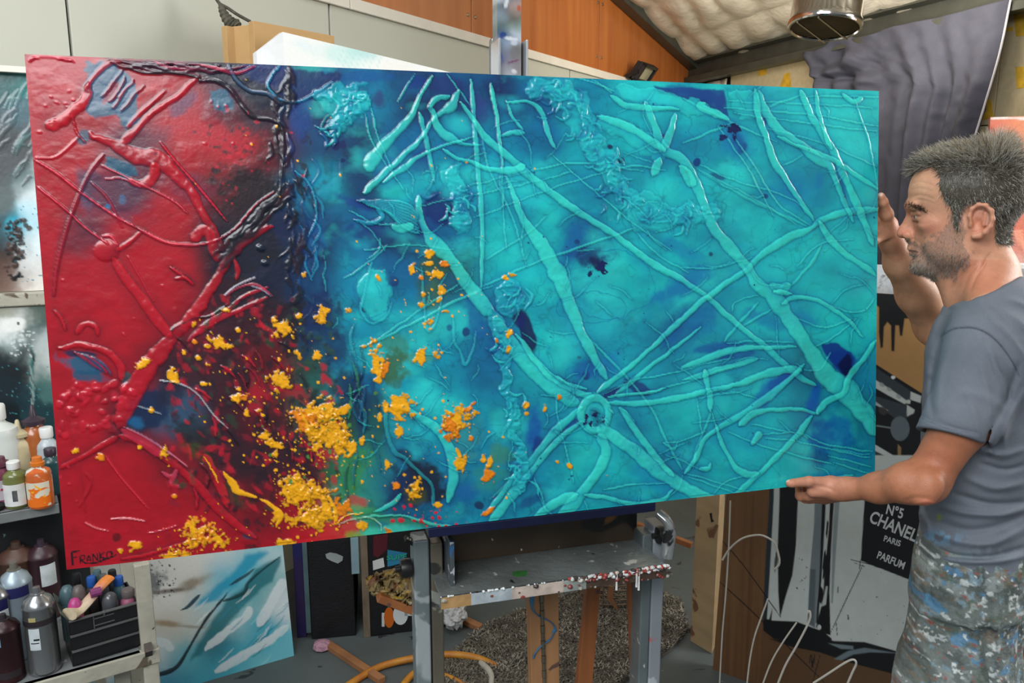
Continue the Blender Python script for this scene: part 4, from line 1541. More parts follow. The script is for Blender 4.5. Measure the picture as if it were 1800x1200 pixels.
uR, _ = upx(1125, 1100)
ea = root('easel', el(uR / 2, 0), 'paint-covered steel studio easel with tray and brown timber struts under the big canvas', 'easel')
ztop_l = upx(740, 950)[1]
w1 = upx(757, 1100)[0]
w2 = upx(781, 1100)[0]
mb = MB(); mb.box(el(0, 0), EU, EN, UP, w1, .045, ztop_l)
put('leg', mb, m_easel, ea, bevel=.003)
mb = MB(); mb.box(el(w1, .006), EU, EN, UP, .003, .035, ztop_l)
put('slot', mb, m_slot, ea)
mb = MB(); mb.box(el(w1 + .003, .002), EU, EN, UP, w2 - w1 - .003, .042, ztop_l - .01)
put('leg', mb, m_easel2, ea, bevel=.003)
w3, w4 = upx(1143, 1100)[0], upx(1164, 1100)[0]
mb = MB(); mb.box(el(uR, 0), EU, EN, UP, w3 - uR - .001, .045, upx(1140, 940)[1])
put('leg', mb, m_easel, ea, bevel=.003)
mb = MB(); mb.box(el(w3, .0), EU, EN, UP, w4 - w3, .045, upx(1150, 925)[1])
put('leg', mb, M('pinkish_smeared_steel', (146, 152, 158), .4, metal=.2, var=.15, scale=5, specks=[((70, 150, 180), 6, .66), ((206, 66, 50), 5, .57), ((190, 196, 200), 14, .62)]), ea, bevel=.003)
# feet so that it stands
for u in (w1, w3):
    mb = MB(); mb.box(el(u - .02, -.16), EU, EN, UP, .04, .62, .03)
    put('foot', mb, m_easel2, ea, bevel=.004)
mb = MB(); mb.box(el(0, .40, .0), EU, EN, UP, w4, .04, .03)
put('foot', mb, m_easel2, ea, bevel=.004)
# tray
TN = -.085
zt = upx(773, 1048, TN)[1]
zt2 = upx(1165, 997, TN)[1]
ta, tb_ = upx(774, 1048, TN)[0], upx(1172, 1000, TN)[0]
zt = (zt + zt2) / 2
TL = tb_ - ta
mb = MB()
mb.box(el(ta, TN, zt - .004), EU, EN, UP, TL, .135, .004)
mb.box(el(ta, TN, zt - .024), EU, EN, UP, TL, .004, .024)
mb.box(el(ta, TN + .131, zt - .024), EU, EN, UP, TL, .004, .024)
ty = put('tray', mb, m_tray, ea, bevel=.0015)
mb = MB()
for (a_, b_, c_) in ((ta + .001, upx(828, 1055, TN)[0], (168, 132, 86)), (upx(828, 1055, TN)[0], upx(900, 1045, TN)[0], (168, 178, 182)), (upx(900, 1045, TN)[0], upx(990, 1030, TN)[0], (188, 172, 160)), (upx(990, 1030, TN)[0], upx(1030, 1028, TN)[0], (150, 156, 150)), (upx(1030, 1028, TN)[0], tb_ - .001, (76, 60, 48))):
    mb.box(el(a_, TN - .0012, zt - .023), EU, EN, UP, b_ - a_, .001, .022, col=c_)
put('front_strip', mb, VM('smeared_strip', .4, nvar=.35, nscale=30, bump=.4, bscale=60), ty, label='strip of ochre, white and brown paint along the tray front')
# crust of white and red paint along the front lip
mb = MB()
for k in range(230):
    u = random.uniform(upx(1000, 1020, TN)[0], tb_ + .006) if k < 170 else random.uniform(ta, tb_)
    r = random.uniform(.002, .006)
    c_ = random.choice([(206, 208, 206), (206, 208, 206), (190, 194, 194), (150, 60, 50), (60, 52, 50), (176, 168, 150)])
    z = zt + random.uniform(-.006, .002)
    if k > 120: z = zt - random.uniform(0, .022); c_ = random.choice([(80, 58, 44), (56, 44, 40), (120, 50, 44), (150, 146, 136)])
    if k > 180: z = zt + .0005; r *= .6; c_ = (206, 210, 210)
    p = el(u, TN - .001, z)
    mb.lathe(p, [(r * .3, -r * .6), (r, -r * .2), (r * .95, r * .3), (r * .3, r * .7)], 6, (random.uniform(-.4, .4), random.uniform(-.4, .4), 1), col=c_)
for q in (1118, 1122, 1083):
    u, z = upx(q, 1015, TN)
    mb.tube([el(u, TN - .002, zt), el(u, TN - .003, zt - .02), el(u, TN - .003, zt - .033 if q < 1120 else zt - .040)], [.0025, .0018, .0024], 6, col=(206, 208, 204))
cr = put('paint_crust', mb, VM('paint_crust', .4, nvar=.2), ty)
cr['kind'] = 'stuff'
# back board and ledge for the canvas
TB = TN + .132
bz = upx(900, 918, TN + .05)[1]
mb = MB()
mb.box(el(w2 - .004, TB - .005, zt), EU, EN, UP, uR - w2 + .01, .008, .115)
put('back_board', mb, m_boardm, ea, bevel=.001)
mb = MB()
q = upx(797, 1030, TN + .03)[0]
mb.box(el(q - .004, TN + .035, zt), EU, EN, UP, .008, .095, .085)
put('side_plate', mb, M('smeared_side_plate', (84, 90, 96), .4, metal=.3, specks=[((196, 200, 206), 30, .58), ((60, 110, 160), 24, .62)]), ea, bevel=.001)
# right bracket with rounded top and clamp knob
mb = MB()
bp = [el(w3 + .006, -.05 + .0, zt + .0), el(w3 + .007, -.055, zt + .055), el(w3 + .004, -.05, zt + .075), el(w3 - .008, -.035, zt + .088)]
mb.tube(smooth_path(bp, 6), [.013] * 19, 10, flat=.8)
put('bracket', mb, M('chromed_smeared_bracket', (170, 172, 172), .2, metal=.7, specks=[((60, 60, 60), 20, .6), ((90, 150, 176), 14, .66)]), ea, smooth=True)
for (px, py, nn_) in ((1163, 940, -.01), (714, 998, .01)):
    u, z = upx(px, py, nn_)
    mb = MB()
    mb.lathe(el(u, nn_, z), [(.006, -.02), (.006, -.012), (.017, -.010), (.019, 0), (.017, .010), (.006, .012)], 12, EU)
    put('knob', mb, m_black, ea, smooth=True)
# strip with a row of white dots at the left
mb = MB()
u, z = upx(715, 945, .02)
mb.bar(hit(712, 946, el(0, .02), EN), hit(752, 966, el(0, .02), EN), .006, .022, EN * -1)
st = put('dotted_strip', mb, m_slot, ea)
mb = MB()
for k in range(8):
    p = hit(717 + k * 4.4, 946 + k * 2.0, el(0, .014), EN)
    mb.lathe(p, [(.0018, -.002), (.0022, 0), (.001, .002)], 8)
put('white_dots', mb, m_white, st)
# mast
mzb = el(upx(900, 60, .1)[0], 0)
uc = upx(897, 40, .10)[0]
mb = MB(); mb.box(el(upx(874, 40, .10)[0], .10, .03), EU, EN, UP, upx(915, 40, .10)[0] - upx(874, 40, .10)[0], .03, 2.16)
m_mast = VM('smeared_mast_paint', .16, coat=.4, metal=.35, nvar=.12, nscale=30)
# mast face is painted in bands and smears
mx0, mx1 = upx(874, 40, .10)[0], upx(916, 40, .10)[0]
O = el(mx0, .099, 2.22)
am = Art(O, EU, -UP, mx1 - mx0, 1.2, .0022)
am.fill((176, 182, 186))
am.base([(880, -10, (214, 220, 226)), (905, -10, (120, 120, 130)), (885, 10, (96, 104, 112)), (910, 12, (196, 170, 160)), (882, 28, (150, 166, 176)), (905, 30, (104, 96, 84)), (885, 45, (96, 116, 110)), (908, 46, (150, 168, 160)),
         (885, 60, (56, 86, 120)), (905, 62, (206, 214, 224)), (885, 75, (160, 176, 196)), (905, 90, (130, 128, 124)), (886, 100, (150, 150, 176)), (905, 110, (150, 140, 142)), (890, 125, (190, 190, 196)), (900, 300, (150, 150, 150))], 9, 6, .06)
for (x, y, rx, ry, c_) in ((890, 5, 4, 10, (236, 238, 240)), (912, 14, 4, 7, (206, 96, 60)), (898, 68, 14, 4, (236, 240, 244)), (905, 76, 8, 5, (226, 232, 240)), (884, 62, 6, 6, (24, 60, 130)), (902, 108, 14, 2, (130, 60, 110)), (904, 126, 5, 4, (236, 238, 240)), (880, 96, 2, 14, (96, 130, 210))):
    am.blob(x, y, rx, ry, c_, .85, random.uniform(-.5, .5), .4, .4, .15, .4)
am.make('mast', m_mast, .035, ea)
mb = MB()
bx0, bx1 = upx(870, 90, .11)[0], upx(922, 90, .11)[0]
zbk = upx(895, 57, .11)[1]
k0 = .004
prf = [(bx0, 1.2), (bx1, 1.2), (bx1, zbk - .008), (bx1 - .007, zbk), (bx0 + .007, zbk), (bx0, zbk - .008)]
mb.prism([el(a_, .1365, b_) for a_, b_ in prf], .02, EN)
put('mast_sleeve', mb, M('grey_sleeve_steel', (120, 124, 120), .25, metal=.6, var=.12), ea, bevel=.003)
mb = MB()
mb.box(el(bx1 - .004, .085, 1.2), EU, EN, UP, .004, .07, zbk - 1.215)
mb.box(el(bx0, .085, 1.2), EU, EN, UP, .005, .07, zbk - 1.215)
put('sleeve_cheek', mb, M('glassy_grey_cheek', (186, 188, 190), .15, metal=.5), ea, bevel=.002)
# rear timber struts
def strut(pts_top, pts_bot, n, thick, mat, nm='strut'):
    a1 = hit(*pts_top[0], el(0, n), EN); a2 = hit(*pts_top[1], el(0, n), EN)
    b1 = hit(*pts_bot[0], el(0, n), EN); b2 = hit(*pts_bot[1], el(0, n), EN)
    z = .03
    def ext(a, b):
        t = (z - a[2]) / (b[2] - a[2])
        return a + (b - a) * t
    b1, b2 = ext(a1, b1), ext(a2, b2)
    def exu(a, b):
        return a + (a - b) * (.10 / np.linalg.norm(a - b))
    c1, c2_ = exu(a1, b1), exu(a2, b2)
    m_ = MB(); m_.prism([c1, c2_, b2, b1], thick, EN)
    return put(nm, m_, mat, ea, bevel=.002), (a1, a2, b1, b2)


strut([(930, 1045), (982, 1040)], [(934, 1200), (984, 1200)], .08, .025, m_rearw2)
mb = MB()
sq = [hit(x, y, el(0, .0785), EN) for x, y in ((936, 1046), (934, 1060), (938, 1074), (950, 1084), (964, 1090), (974, 1100), (974, 1112), (966, 1124), (952, 1134), (942, 1146), (938, 1156))]
mb.tube(smooth_path(sq, 5), .0052, 6, flat=.3)
put('blue_paint_stripe', mb, M('sky_blue_paint', (64, 120, 160), .5, var=.1), ea)
mb = MB()
h1, h2 = hit(952, 1045, el(0, .078), EN), hit(957, 1200, el(0, .078), EN)
d_ = (h2 - h1)
for k in range(16):
    a_ = h1 + d_ * (k * .085); b_ = h1 + d_ * (k * .085 + .078)
    mb.tube([a_, b_], .0042 if k % 2 else .0050, 8)
put('piano_hinge', mb, M('worn_brass_hinge', (120, 112, 96), .35, metal=.7, var=.2), ea)
strut([(1032, 1040), (1056, 1036)], [(1016, 1200), (1042, 1200)], .12, .02, m_rearw)
strut([(1110, 1024), (1127, 1020)], [(1117, 1200), (1131, 1200)], .055, .03, m_rearw)
# support arm with the encrusted palette
mb = MB()
mb.bar(hit(664, 1046, el(0, .06), EN), hit(735, 1072, el(0, .06), EN), .03, .016)
put('side_arm', mb, m_rearw, ea, bevel=.002)
V, Fq = [], []
m_pal = VM('crusted_palette_paint', .5, nvar=.25, bump=.6, bscale=60)
ol = smooth_path([(641, 1022), (650, 1012), (664, 1009), (676, 1002), (694, 999), (706, 994), (720, 997), (735, 1003), (738, 1040), (728, 1062), (712, 1056), (694, 1054), (672, 1045), (656, 1040), (645, 1034), (641, 1022)], 5)[:-1]
ol = [(x + random.uniform(-2, 2), y + random.uniform(-2, 2)) for x, y in ol]
cx, cy = 692, 1027
cc, rings = [], 26
pz = hit(690, 1052, el(0, .06), EN)[2] + .012
for i in range(rings + 1):
    t = i / rings
    for k, (x, y) in enumerate(ol):
        xx_, yy_ = cx + (x - cx) * t, cy + (y - cy) * t
        base_ = PZ(cx, cy, pz)
        p = hit(xx_, yy_, hit(cx, 1056, el(0, .05), EN), np.cross(EU, unit(UP + EN * 1.1)))
        hgt = (fbm(np.array(xx_ * .11), np.array(yy_ * .13), 4) - .35) * .05 * (1 - t ** 6)
        pnt = p - EN * max(hgt, -.005) * .8 + UP * max(hgt, -.005) * .4
        V.append(pnt)
        nz_ = float(fbm(np.array(xx_ * .09), np.array(yy_ * .09), 3, 4))
        n2_ = float(fbm(np.array(xx_ * .2), np.array(yy_ * .2), 3, 9))
        c0 = lin((150, 130, 84)) * (1 - nz_) * 1.1 + lin((116, 94, 58)) * nz_
        if n2_ > .66: c0 = lin((176, 146, 52))
        if n2_ < .34: c0 = lin((96, 84, 66))
        if nz_ > .70: c0 = lin((130, 84, 64))
        cc.append(c0)
m_ = len(ol)
for i in range(rings):
    for k in range(m_):
        Fq.append((i * m_ + k, i * m_ + (k + 1) % m_, (i + 1) * m_ + (k + 1) % m_, (i + 1) * m_ + k))
ob = mesh_obj('paint_palette', V, Fq, m_pal, smooth=True, cols=np.array(cc))
sm = ob.modifiers.new('solid', 'SOLIDIFY'); sm.thickness = .012; sm.offset = -1
tag(ob, 'ochre paint-encrusted palette resting on the arm left of the easel leg', 'palette')

# ================================================================ right: boards behind the man
m_edgew = M('pale_plywood_edge', (176, 150, 112), .6, var=.08, scale=5, stretch=(1, 1, 4), specks=[((120, 84, 60), 9, .66)])
o0 = PZ(1253, 1176, 0)
BSd = unit([.809, -.588, 0]); BNv = np.array([BSd[1], -BSd[0], 0])
if BNv[1] > 0: BNv = -BNv
bdn = unit(-UP + BNv * .07)
ztop = hit(1560, 541, o0, BNv)[2] * 1.0
HBd = ztop / -bdn[2] + .03
O = o0 - bdn * HBd
a = Art(O, BSd, bdn, 1.22, HBd, .0027)
a.base([(1300, 900, (116, 82, 50)), (1300, 1100, (96, 66, 42)), (1560, 600, (176, 134, 82)), (1600, 640, (186, 142, 88)), (1560, 850, (150, 110, 66)), (1500, 1180, (96, 72, 46)), (1400, 1180, (88, 62, 40)), (1270, 1000, (130, 94, 58)), (1340, 950, (104, 72, 44))], 70, 20, .02)
for k in range(30):
    x = random.uniform(1262, 1345)
    a.stroke([(x, 870, 3), (x - 6, 1050, 4), (x - 12, 1200, 3)], random.choice([(84, 58, 36), (128, 92, 56)]), .25, 0)
K0, W0 = (14, 15, 18), (196, 204, 200)
G1, G2 = (52, 62, 68), (128, 140, 144)
a.poly([(1500, 500), (1545, 540), (1545, 585), (1548, 612), (1552, 610), (1554, 574), (1560, 566), (1566, 572), (1567, 617), (1572, 617), (1574, 572), (1580, 572), (1582, 590), (1586, 590), (1590, 560), (1650, 556), (1655, 600), (1662, 555), (1700, 555), (1800, 560), (1900, 480), (1700, 400)], K0, 1, 1.5)
# shoulders of the painted flacon
a.poly([(1440, 575), (1540, 640), (1625, 694), (1700, 745), (1760, 900), (1700, 1010), (1540, 860), (1450, 800)], K0, 1, 1)
a.poly([(1440, 584), (1540, 646), (1600, 686), (1600, 706), (1570, 694), (1540, 672), (1440, 620)], G1, 1, 1)
a.poly([(1440, 622), (1540, 668), (1566, 684), (1597, 706), (1590, 710), (1560, 694), (1536, 680), (1440, 630)], W0, 1, 1)
for (x, y) in ((1550, 676), (1563, 684), (1580, 697)):
    a.blob(x, y, 5, 3.5, (150, 158, 158), .8, .6, .3, .4)
a.poly([(1440, 660), (1540, 696), (1592, 712), (1594, 738), (1572, 734), (1540, 712), (1440, 680)], G1, 1, 1)
a.poly([(1440, 684), (1540, 706), (1562, 722), (1540, 712), (1440, 692)], (176, 184, 182), 1, 1)
a.blob(1552, 722, 9, 7, (60, 56, 56), .9, .7, .2, .1)
a.poly([(1601, 688), (1620, 696), (1618, 708), (1600, 702)], W0, 1, 1)
a.poly([(1594, 711), (1608, 720), (1606, 726), (1594, 732)], W0, 1, 1)
a.blob(1597, 706, 4, 4, W0, 1, 0, .2, .1)
a.stroke([(1540, 748, 2), (1570, 752, 2)], (112, 122, 126), 1, 0)
a.blob(1582, 753, 17, 22, (98, 110, 118), 1, 0, .06, .02)
a.poly([(1440, 740), (1540, 782), (1580, 806), (1600, 830), (1580, 850), (1540, 830), (1440, 790)], W0, 1, 1)
a.poly([(1440, 752), (1540, 793), (1578, 812), (1576, 818), (1540, 804), (1440, 764)], G1, 1, 1)
a.blob(1570, 663, 4.2, 3, (226, 228, 226), 1, 0, .15, .1)
a.poly([(1578, 780), (1584, 786), (1584, 806), (1578, 806)], (150, 120, 80), 1, 1)
# body of the flacon
a.poly([(1355, 800), (1790, 800), (1700, 1180), (1590, 1150), (1470, 1128), (1405, 1104), (1342, 1090), (1346, 1020), (1354, 900)], W0, 1, 1.2)
a.poly([(1354, 800), (1362, 800), (1360, 880), (1353, 1010), (1348, 1090), (1341, 1088), (1345, 1000), (1352, 880)], (40, 50, 58), 1, 1)
a.poly([(1371, 800), (1404, 800), (1403, 870), (1399, 960), (1393, 1010), (1380, 1052), (1371, 1086), (1368, 1040), (1367, 960), (1370, 880)], K0, 1, 1)
a.poly([(1434, 800), (1449, 800), (1448, 880), (1445, 960), (1438, 1040), (1433, 1104), (1419, 1096), (1424, 1000), (1431, 920)], (118, 130, 136), 1, 1)
a.poly([(1424, 1000), (1434, 1000), (1431, 1100), (1420, 1095)], (84, 96, 102), .9, 1.5)
a.poly([(1448, 800), (1453, 800), (1451, 900), (1444, 1020), (1438, 1095), (1434, 1095), (1441, 1000)], K0, 1, 1)
a.poly([(1462, 800), (1467, 800), (1466, 880), (1461, 960), (1458, 1040), (1460, 1116), (1445, 1112), (1434, 1102), (1446, 1056), (1450, 1000), (1457, 930)], K0, 1, 1)
a.blob(1454, 930, 2.2, 16, K0, 1, .06, .2, .2)
a.blob(1449, 990, 2.6, 28, K0, 1, .07, .2, .2)
a.blob(1443, 1046, 4.5, 16, K0, 1, .0, .2, .2)
a.poly([(1452, 1030), (1455, 1030), (1452, 1062), (1444, 1066)], W0, .9, 1)
a.blob(1440, 1102, 4, 5, W0, 1, 0, .2, .2)
a.poly([(1471, 800), (1477, 800), (1476, 880), (1470, 960), (1464, 1060), (1461, 1060), (1463, 960)], (140, 152, 154), 1, 1)
a.blob(1364, 985, 2.5, 20, K0, .9, .1, .3, .2)
a.poly([(1341, 1088), (1352, 1088), (1358, 1068), (1356, 1090), (1400, 1092), (1432, 1104), (1448, 1110), (1462, 1122), (1461, 1134), (1430, 1130), (1390, 1127), (1360, 1122), (1342, 1108)], K0, 1, 1)
a.poly([(1352, 1122), (1400, 1127), (1461, 1126), (1520, 1128), (1590, 1148), (1700, 1180), (1700, 1215), (1640, 1205), (1570, 1184), (1500, 1166), (1440, 1146), (1390, 1136)], K0, 1, 1)
a.poly([(1455, 1130), (1500, 1135), (1500, 1141), (1478, 1140)], (120, 134, 140), .9, 1)
a.poly([(1466, 1158), (1490, 1144), (1520, 1138), (1580, 1148), (1530, 1146), (1500, 1150), (1480, 1160)], (112, 128, 136), .9, 1)
a.poly([(1522, 840), (1720, 840), (1720, 1065), (1612, 1024), (1513, 985)], (12, 14, 20), 1, .8)
for q_ in (((1496, 983, .9), (1530, 992, 1), (1566, 1004, .7)), ((1500, 989, .6), (1520, 995, .8)), ((1511, 1000, .8), (1516, 962, .7)), ((1518, 990, 1), (1490, 1048, 1), (1460, 1112, 1)), ((1268, 948, 1), (1312, 1000, 1), (1372, 1084, 1)), ((1265, 1022, 1), (1330, 1082, 1), (1450, 1200, 1)), ((1442, 1150, .8), (1428, 1200, .8)), ((1602, 1024, .8), (1600, 1060, .8)), ((1470, 1095, .8), (1472, 1118, .6)), ((1422, 1166, 1), (1426, 1150, 1), (1428, 1172, 1.2), (1432, 1150, 1))):
    a.stroke([t for t in q_], (16, 16, 18), .9, 0)
for (x, y, rx, ry) in ((1473, 1037, 1.4, 7), (1491, 1085, 1.4, 5), (1516, 976, 1, 3)):
    a.blob(x, y, rx, ry, K0, .9)
a.speckle(1392, 980, 1418, 1070, 12, K0, .7, 1.8, 0)
a.speckle(1480, 1000, 1600, 1130, 16, (90, 96, 98), .6, 1.5, 0)
ob = a.make('flacon_painting', VM('satin_sign_paint', .38, coat=.15, nvar=.05, nscale=30), .022, edgecol=(92, 64, 44))
tag(ob, 'big brown board painted with a black and white perfume bottle, behind the man', 'painting')
m_let = M('white_lettering', (206, 210, 210), .5, var=.03)


def onb(px, py):
    n = unit(np.cross(bdn, BSd))
    if n[1] > 0: n = -n
    return hit(px, py, O + n * .0005, n), n


_, nb_ = onb(1550, 900)
for txt, p0_, p1_, hpx in (('N°5', (1557, 902), (1586, 911), 17), ('CHANEL', (1527, 916), (1608, 952), 21), ('PARIS', (1553, 950), (1582, 960), 10), ('PARFUM', (1541, 980), (1588, 1000), 13)):
    A_, B_ = onb(*p0_)[0], onb(*p1_)[0]
    T_ = onb(p0_[0] + hpx * .1, p0_[1] - hpx)[0]
    words(txt, A_, B_, np.linalg.norm(T_ - A_), nb_, m_let, ob, bold=.022)

# stack of plywood standing left of it, its pale edge towards us
q = PZ(1213, 1127, 0)
mb = MB()
zt_ = hit(1222, 880, q, np.array([0, 1., 0]))[2] + .35
ps = unit([1, -.12, 0])
p2 = PZ(1252, 1150, 0)
ps = unit((p2 - q) * [1, 1, 0])
mb.box(q, ps, unit([.45, .9, 0]), UP, np.linalg.norm(p2 - q) * .98, .10, .93)
ob = put('plywood_stack', mb, m_edgew, bevel=.003)
tag(ob, 'pale plywood offcut standing upright left of the perfume bottle board', 'board')
mb = MB()
pn = np.array([ps[1], -ps[0], 0])
h1 = [hit(x, y, q + pn * .001, pn) for x, y in ((1247, 902), (1251, 901), (1252, 912), (1255, 916), (1250, 918))]
mb.prism(h1, .002, -pn)
put('black_mark', mb, m_slot, ob)
# wooden rod behind
mb = MB()
mb.bar(PY(1120, 922, 2.75), PY(1216, 958, 2.62), .02, .02)
ob = put('timber_rod', mb, m_rearw, bevel=.002)
tag(ob, 'thin brown timber rail running behind the easel to the plywood offcut', 'rail')

# silvery crackled painting above the board
Q1 = PY(1500, 464, 2.75)
a = Art(Q1, unit([.9, -.35, 0]), unit([0, -.04, -1]), .62, .30, .004)
a.base([(1550, 480, (214, 218, 220)), (1600, 470, (150, 156, 160)), (1640, 490, (150, 166, 184)), (1660, 520, (180, 186, 186)), (1560, 520, (216, 220, 220)), (1560, 535, (96, 100, 104)), (1580, 530, (120, 126, 132)), (1620, 530, (196, 200, 200)), (1600, 500, (190, 196, 204)), (1670, 500, (170, 166, 150))], 16, 14, .08)
for k in range(46):
    x, y = random.uniform(1545, 1690), random.uniform(466, 540)
    pts = [(x, y, .6)]
    for _ in range(4):
        x += random.uniform(-12, 12); y += random.uniform(-9, 9)
        pts.append((x, y, random.uniform(.5, 1.3)))
    a.stroke(pts, random.choice([(50, 60, 76), (96, 110, 130), (236, 238, 240), (130, 134, 136)]), .7, .6)
a.blob(1562, 534, 14, 8, (40, 42, 46), .8, .2, .4, .6)
a.blob(1594, 450, 8, 12, (20, 20, 22), .9)
ob = a.make('silver_painting', VM('silvery_paint', .3, coat=.3, bump=.4, bscale=80), .03, edgecol=(190, 192, 192))
tag(ob, 'silvery white painting with fine cracks showing behind the man\'s raised forearm', 'painting')
mb = MB()
for q_ in (.03, .56):
    p_ = Q1 + unit([.9, -.35, 0]) * q_ + unit([.35, .9, 0]) * .05
    mb = MB()
    mb.box([p_[0], p_[1], 0], unit([.9, -.35, 0]), unit([.35, .9, 0]), UP, .03, .03, Q1[2] - .05)
    put('prop_leg', mb, m_edgew, ob)

# bent white wires standing in front of the board
m_wirew = M('white_plastic_wire', (206, 202, 190), .4, var=.05)
n_w = 0
for pts, dsc in ((((1303, 876), (1285, 905), (1272, 922)), None),
                 (((1284, 880), (1281, 960), (1276, 1040), (1270, 1110), (1266, 1180)), 'straight thin wire hanging in front of the brown board edge'),
                 (((1270, 984), (1283, 964), (1305, 946), (1332, 940), (1350, 945), (1362, 955), (1368, 972), (1370, 990), (1362, 1000)), 'white wire looping over the painted bottle at the top left'),
                 (((1350, 1052), (1338, 1085), (1326, 1120), (1318, 1160), (1312, 1210)), 'thin white wire curving down from the lower left of the painted bottle'),
                 (((1400, 1094), (1375, 1130), (1355, 1165), (1336, 1215)), 'thin white wire between the two other bent wires at the bottom'),
                 (((1419, 1077), (1421, 1074), (1424, 1076), (1422, 1092), (1400, 1135), (1380, 1170), (1362, 1215)), 'white wire with a hooked tip in front of the bottle base'),
                 (((1430, 1200), (1458, 1182), (1486, 1164), (1500, 1159), (1505, 1166), (1498, 1182), (1486, 1210)), 'white wire loop at the bottom edge in front of the board')):
    if dsc is None: continue
    mb = MB()
    pl = [hit(x, y, o0 + BNv * (.16 + .02 * n_w), BNv) for x, y in pts]
    if dsc.startswith('straight'):
        pl.append(pl[-1] * [1, 1, 0])
    mb.tube(smooth_path(pl, 8), .0026 if 'thin' in dsc else .0032, 7)
    tag(put('bent_wire', mb, m_wirew, smooth=True), dsc, 'wire')
    n_w += 1
# ================================================================ the big canvas
cpx = [(43, 95), (1545, 160), (1538, 838), (117, 1001)]
cr_ = [ray(*p) for p in cpx]
d1_, d2_, d3_ = np.linalg.solve(np.array([cr_[1], -cr_[2], cr_[3]]).T, cr_[0])
kd = 1.55 / d1_
TLc, TRc, BRc, BLc = [CAM + kd * q * r for q, r in zip((1, d1_, d2_, d3_), cr_)]
CW, CH = np.linalg.norm(TRc - TLc), np.linalg.norm(BLc - TLc)
cu_, cv_ = unit(TRc - TLc), unit(BLc - TLc)
A = Art(TLc, cu_, cv_, CW, CH, .00165)
R_, m_, r_, k_ = (158, 6, 26), (92, 30, 48), (92, 10, 22), (22, 20, 32)
B_, b_, t_, T_, L_ = (8, 50, 88), (4, 96, 136), (6, 134, 156), (14, 172, 174), (54, 206, 196)
p_, s_, g_, G_ = (16, 34, 86), (44, 72, 98), (28, 62, 54), (40, 130, 96)
q_ = (50, 16, 28)
rows = {112: 'R R R R k B B b B p B t t T b T L T T'.split(),
        170: 'R R R R m k B t B B p b t T T T t T T'.split(),
        250: 'R R m R R r B B b t t b T T t t T T T'.split(),
        330: 'R R m R r k t B T t T T t T T T t b T'.split(),
        410: 'R m R R k k B b B b T T b T T t T T T'.split(),
        490: 'R R R R q k B t b g T T t T T t T T T'.split(),
        570: 'R R R R q q k t t t b T t t b t T T T'.split(),
        650: 'R R R q q r g b t t b T t T t t t B b'.split(),
        730: 'R R k s q r g g t T t t T t T T T b B'.split(),
        810: 'R R R q q q q G b t t t T T t T T t b'.split(),
        890: 'R R R R R r R G B b t t T t T T T t t'.split(),
        960: 'R R R R R R R G t t t T T T T T T T T'.split()}
cmap = dict(R=R_, m=m_, r=r_, k=k_, B=B_, b=b_, t=t_, T=T_, L=L_, p=p_, s=s_, g=g_, G=G_, q=q_)
bp = []
for y, row in rows.items():
    for i, c_ in enumerate(row):
        bp.append((70 + 80 * i, y, cmap[c_]))
A.base(bp, 27, 22, .011)
# mottled washes: pigment pools and thin places
X, Y = A.X, A.Y
w1_ = fbm(X * .012, Y * .016, 5, 11)
w2_ = fbm(X * .035, Y * .05, 4, 12)
teal = sstep(520, 620, X + (fbm(X * .01, Y * .01, 3, 2) - .5) * 160 + (Y - 600) * -.12)
lo = lin((4, 96, 140)); hi = lin((44, 206, 194))
a_ = np.clip((w1_ - .53) * 5, -1, 1) * .8
A.c = np.where((a_ > 0)[..., None], A.c * (1 - (a_ * teal * .6)[..., None]) + hi * (a_ * teal * .6)[..., None], A.c * (1 + (a_ * teal * .5)[..., None]) - lo * (a_ * teal * .5)[..., None])
A.c *= (1 + (w2_ - .5) * .45)[..., None]
right = sstep(1000, 1500, X) * teal
A.c = A.c * (1 - .25 * right[..., None]) + lin((36, 196, 194)) * .25 * right[..., None]
# fine vein lines left by the flowing paint
vn = np.abs(fbm(X * .012, Y * .012, 4, 21) - .5)
A.c *= (1 - .28 * teal * np.exp(-(vn / .006) ** 2))[..., None]
vn = np.abs(fbm(X * .02, Y * .02, 4, 23) - .5)
A.c *= (1 - .22 * teal * np.exp(-(vn / .008) ** 2))[..., None]
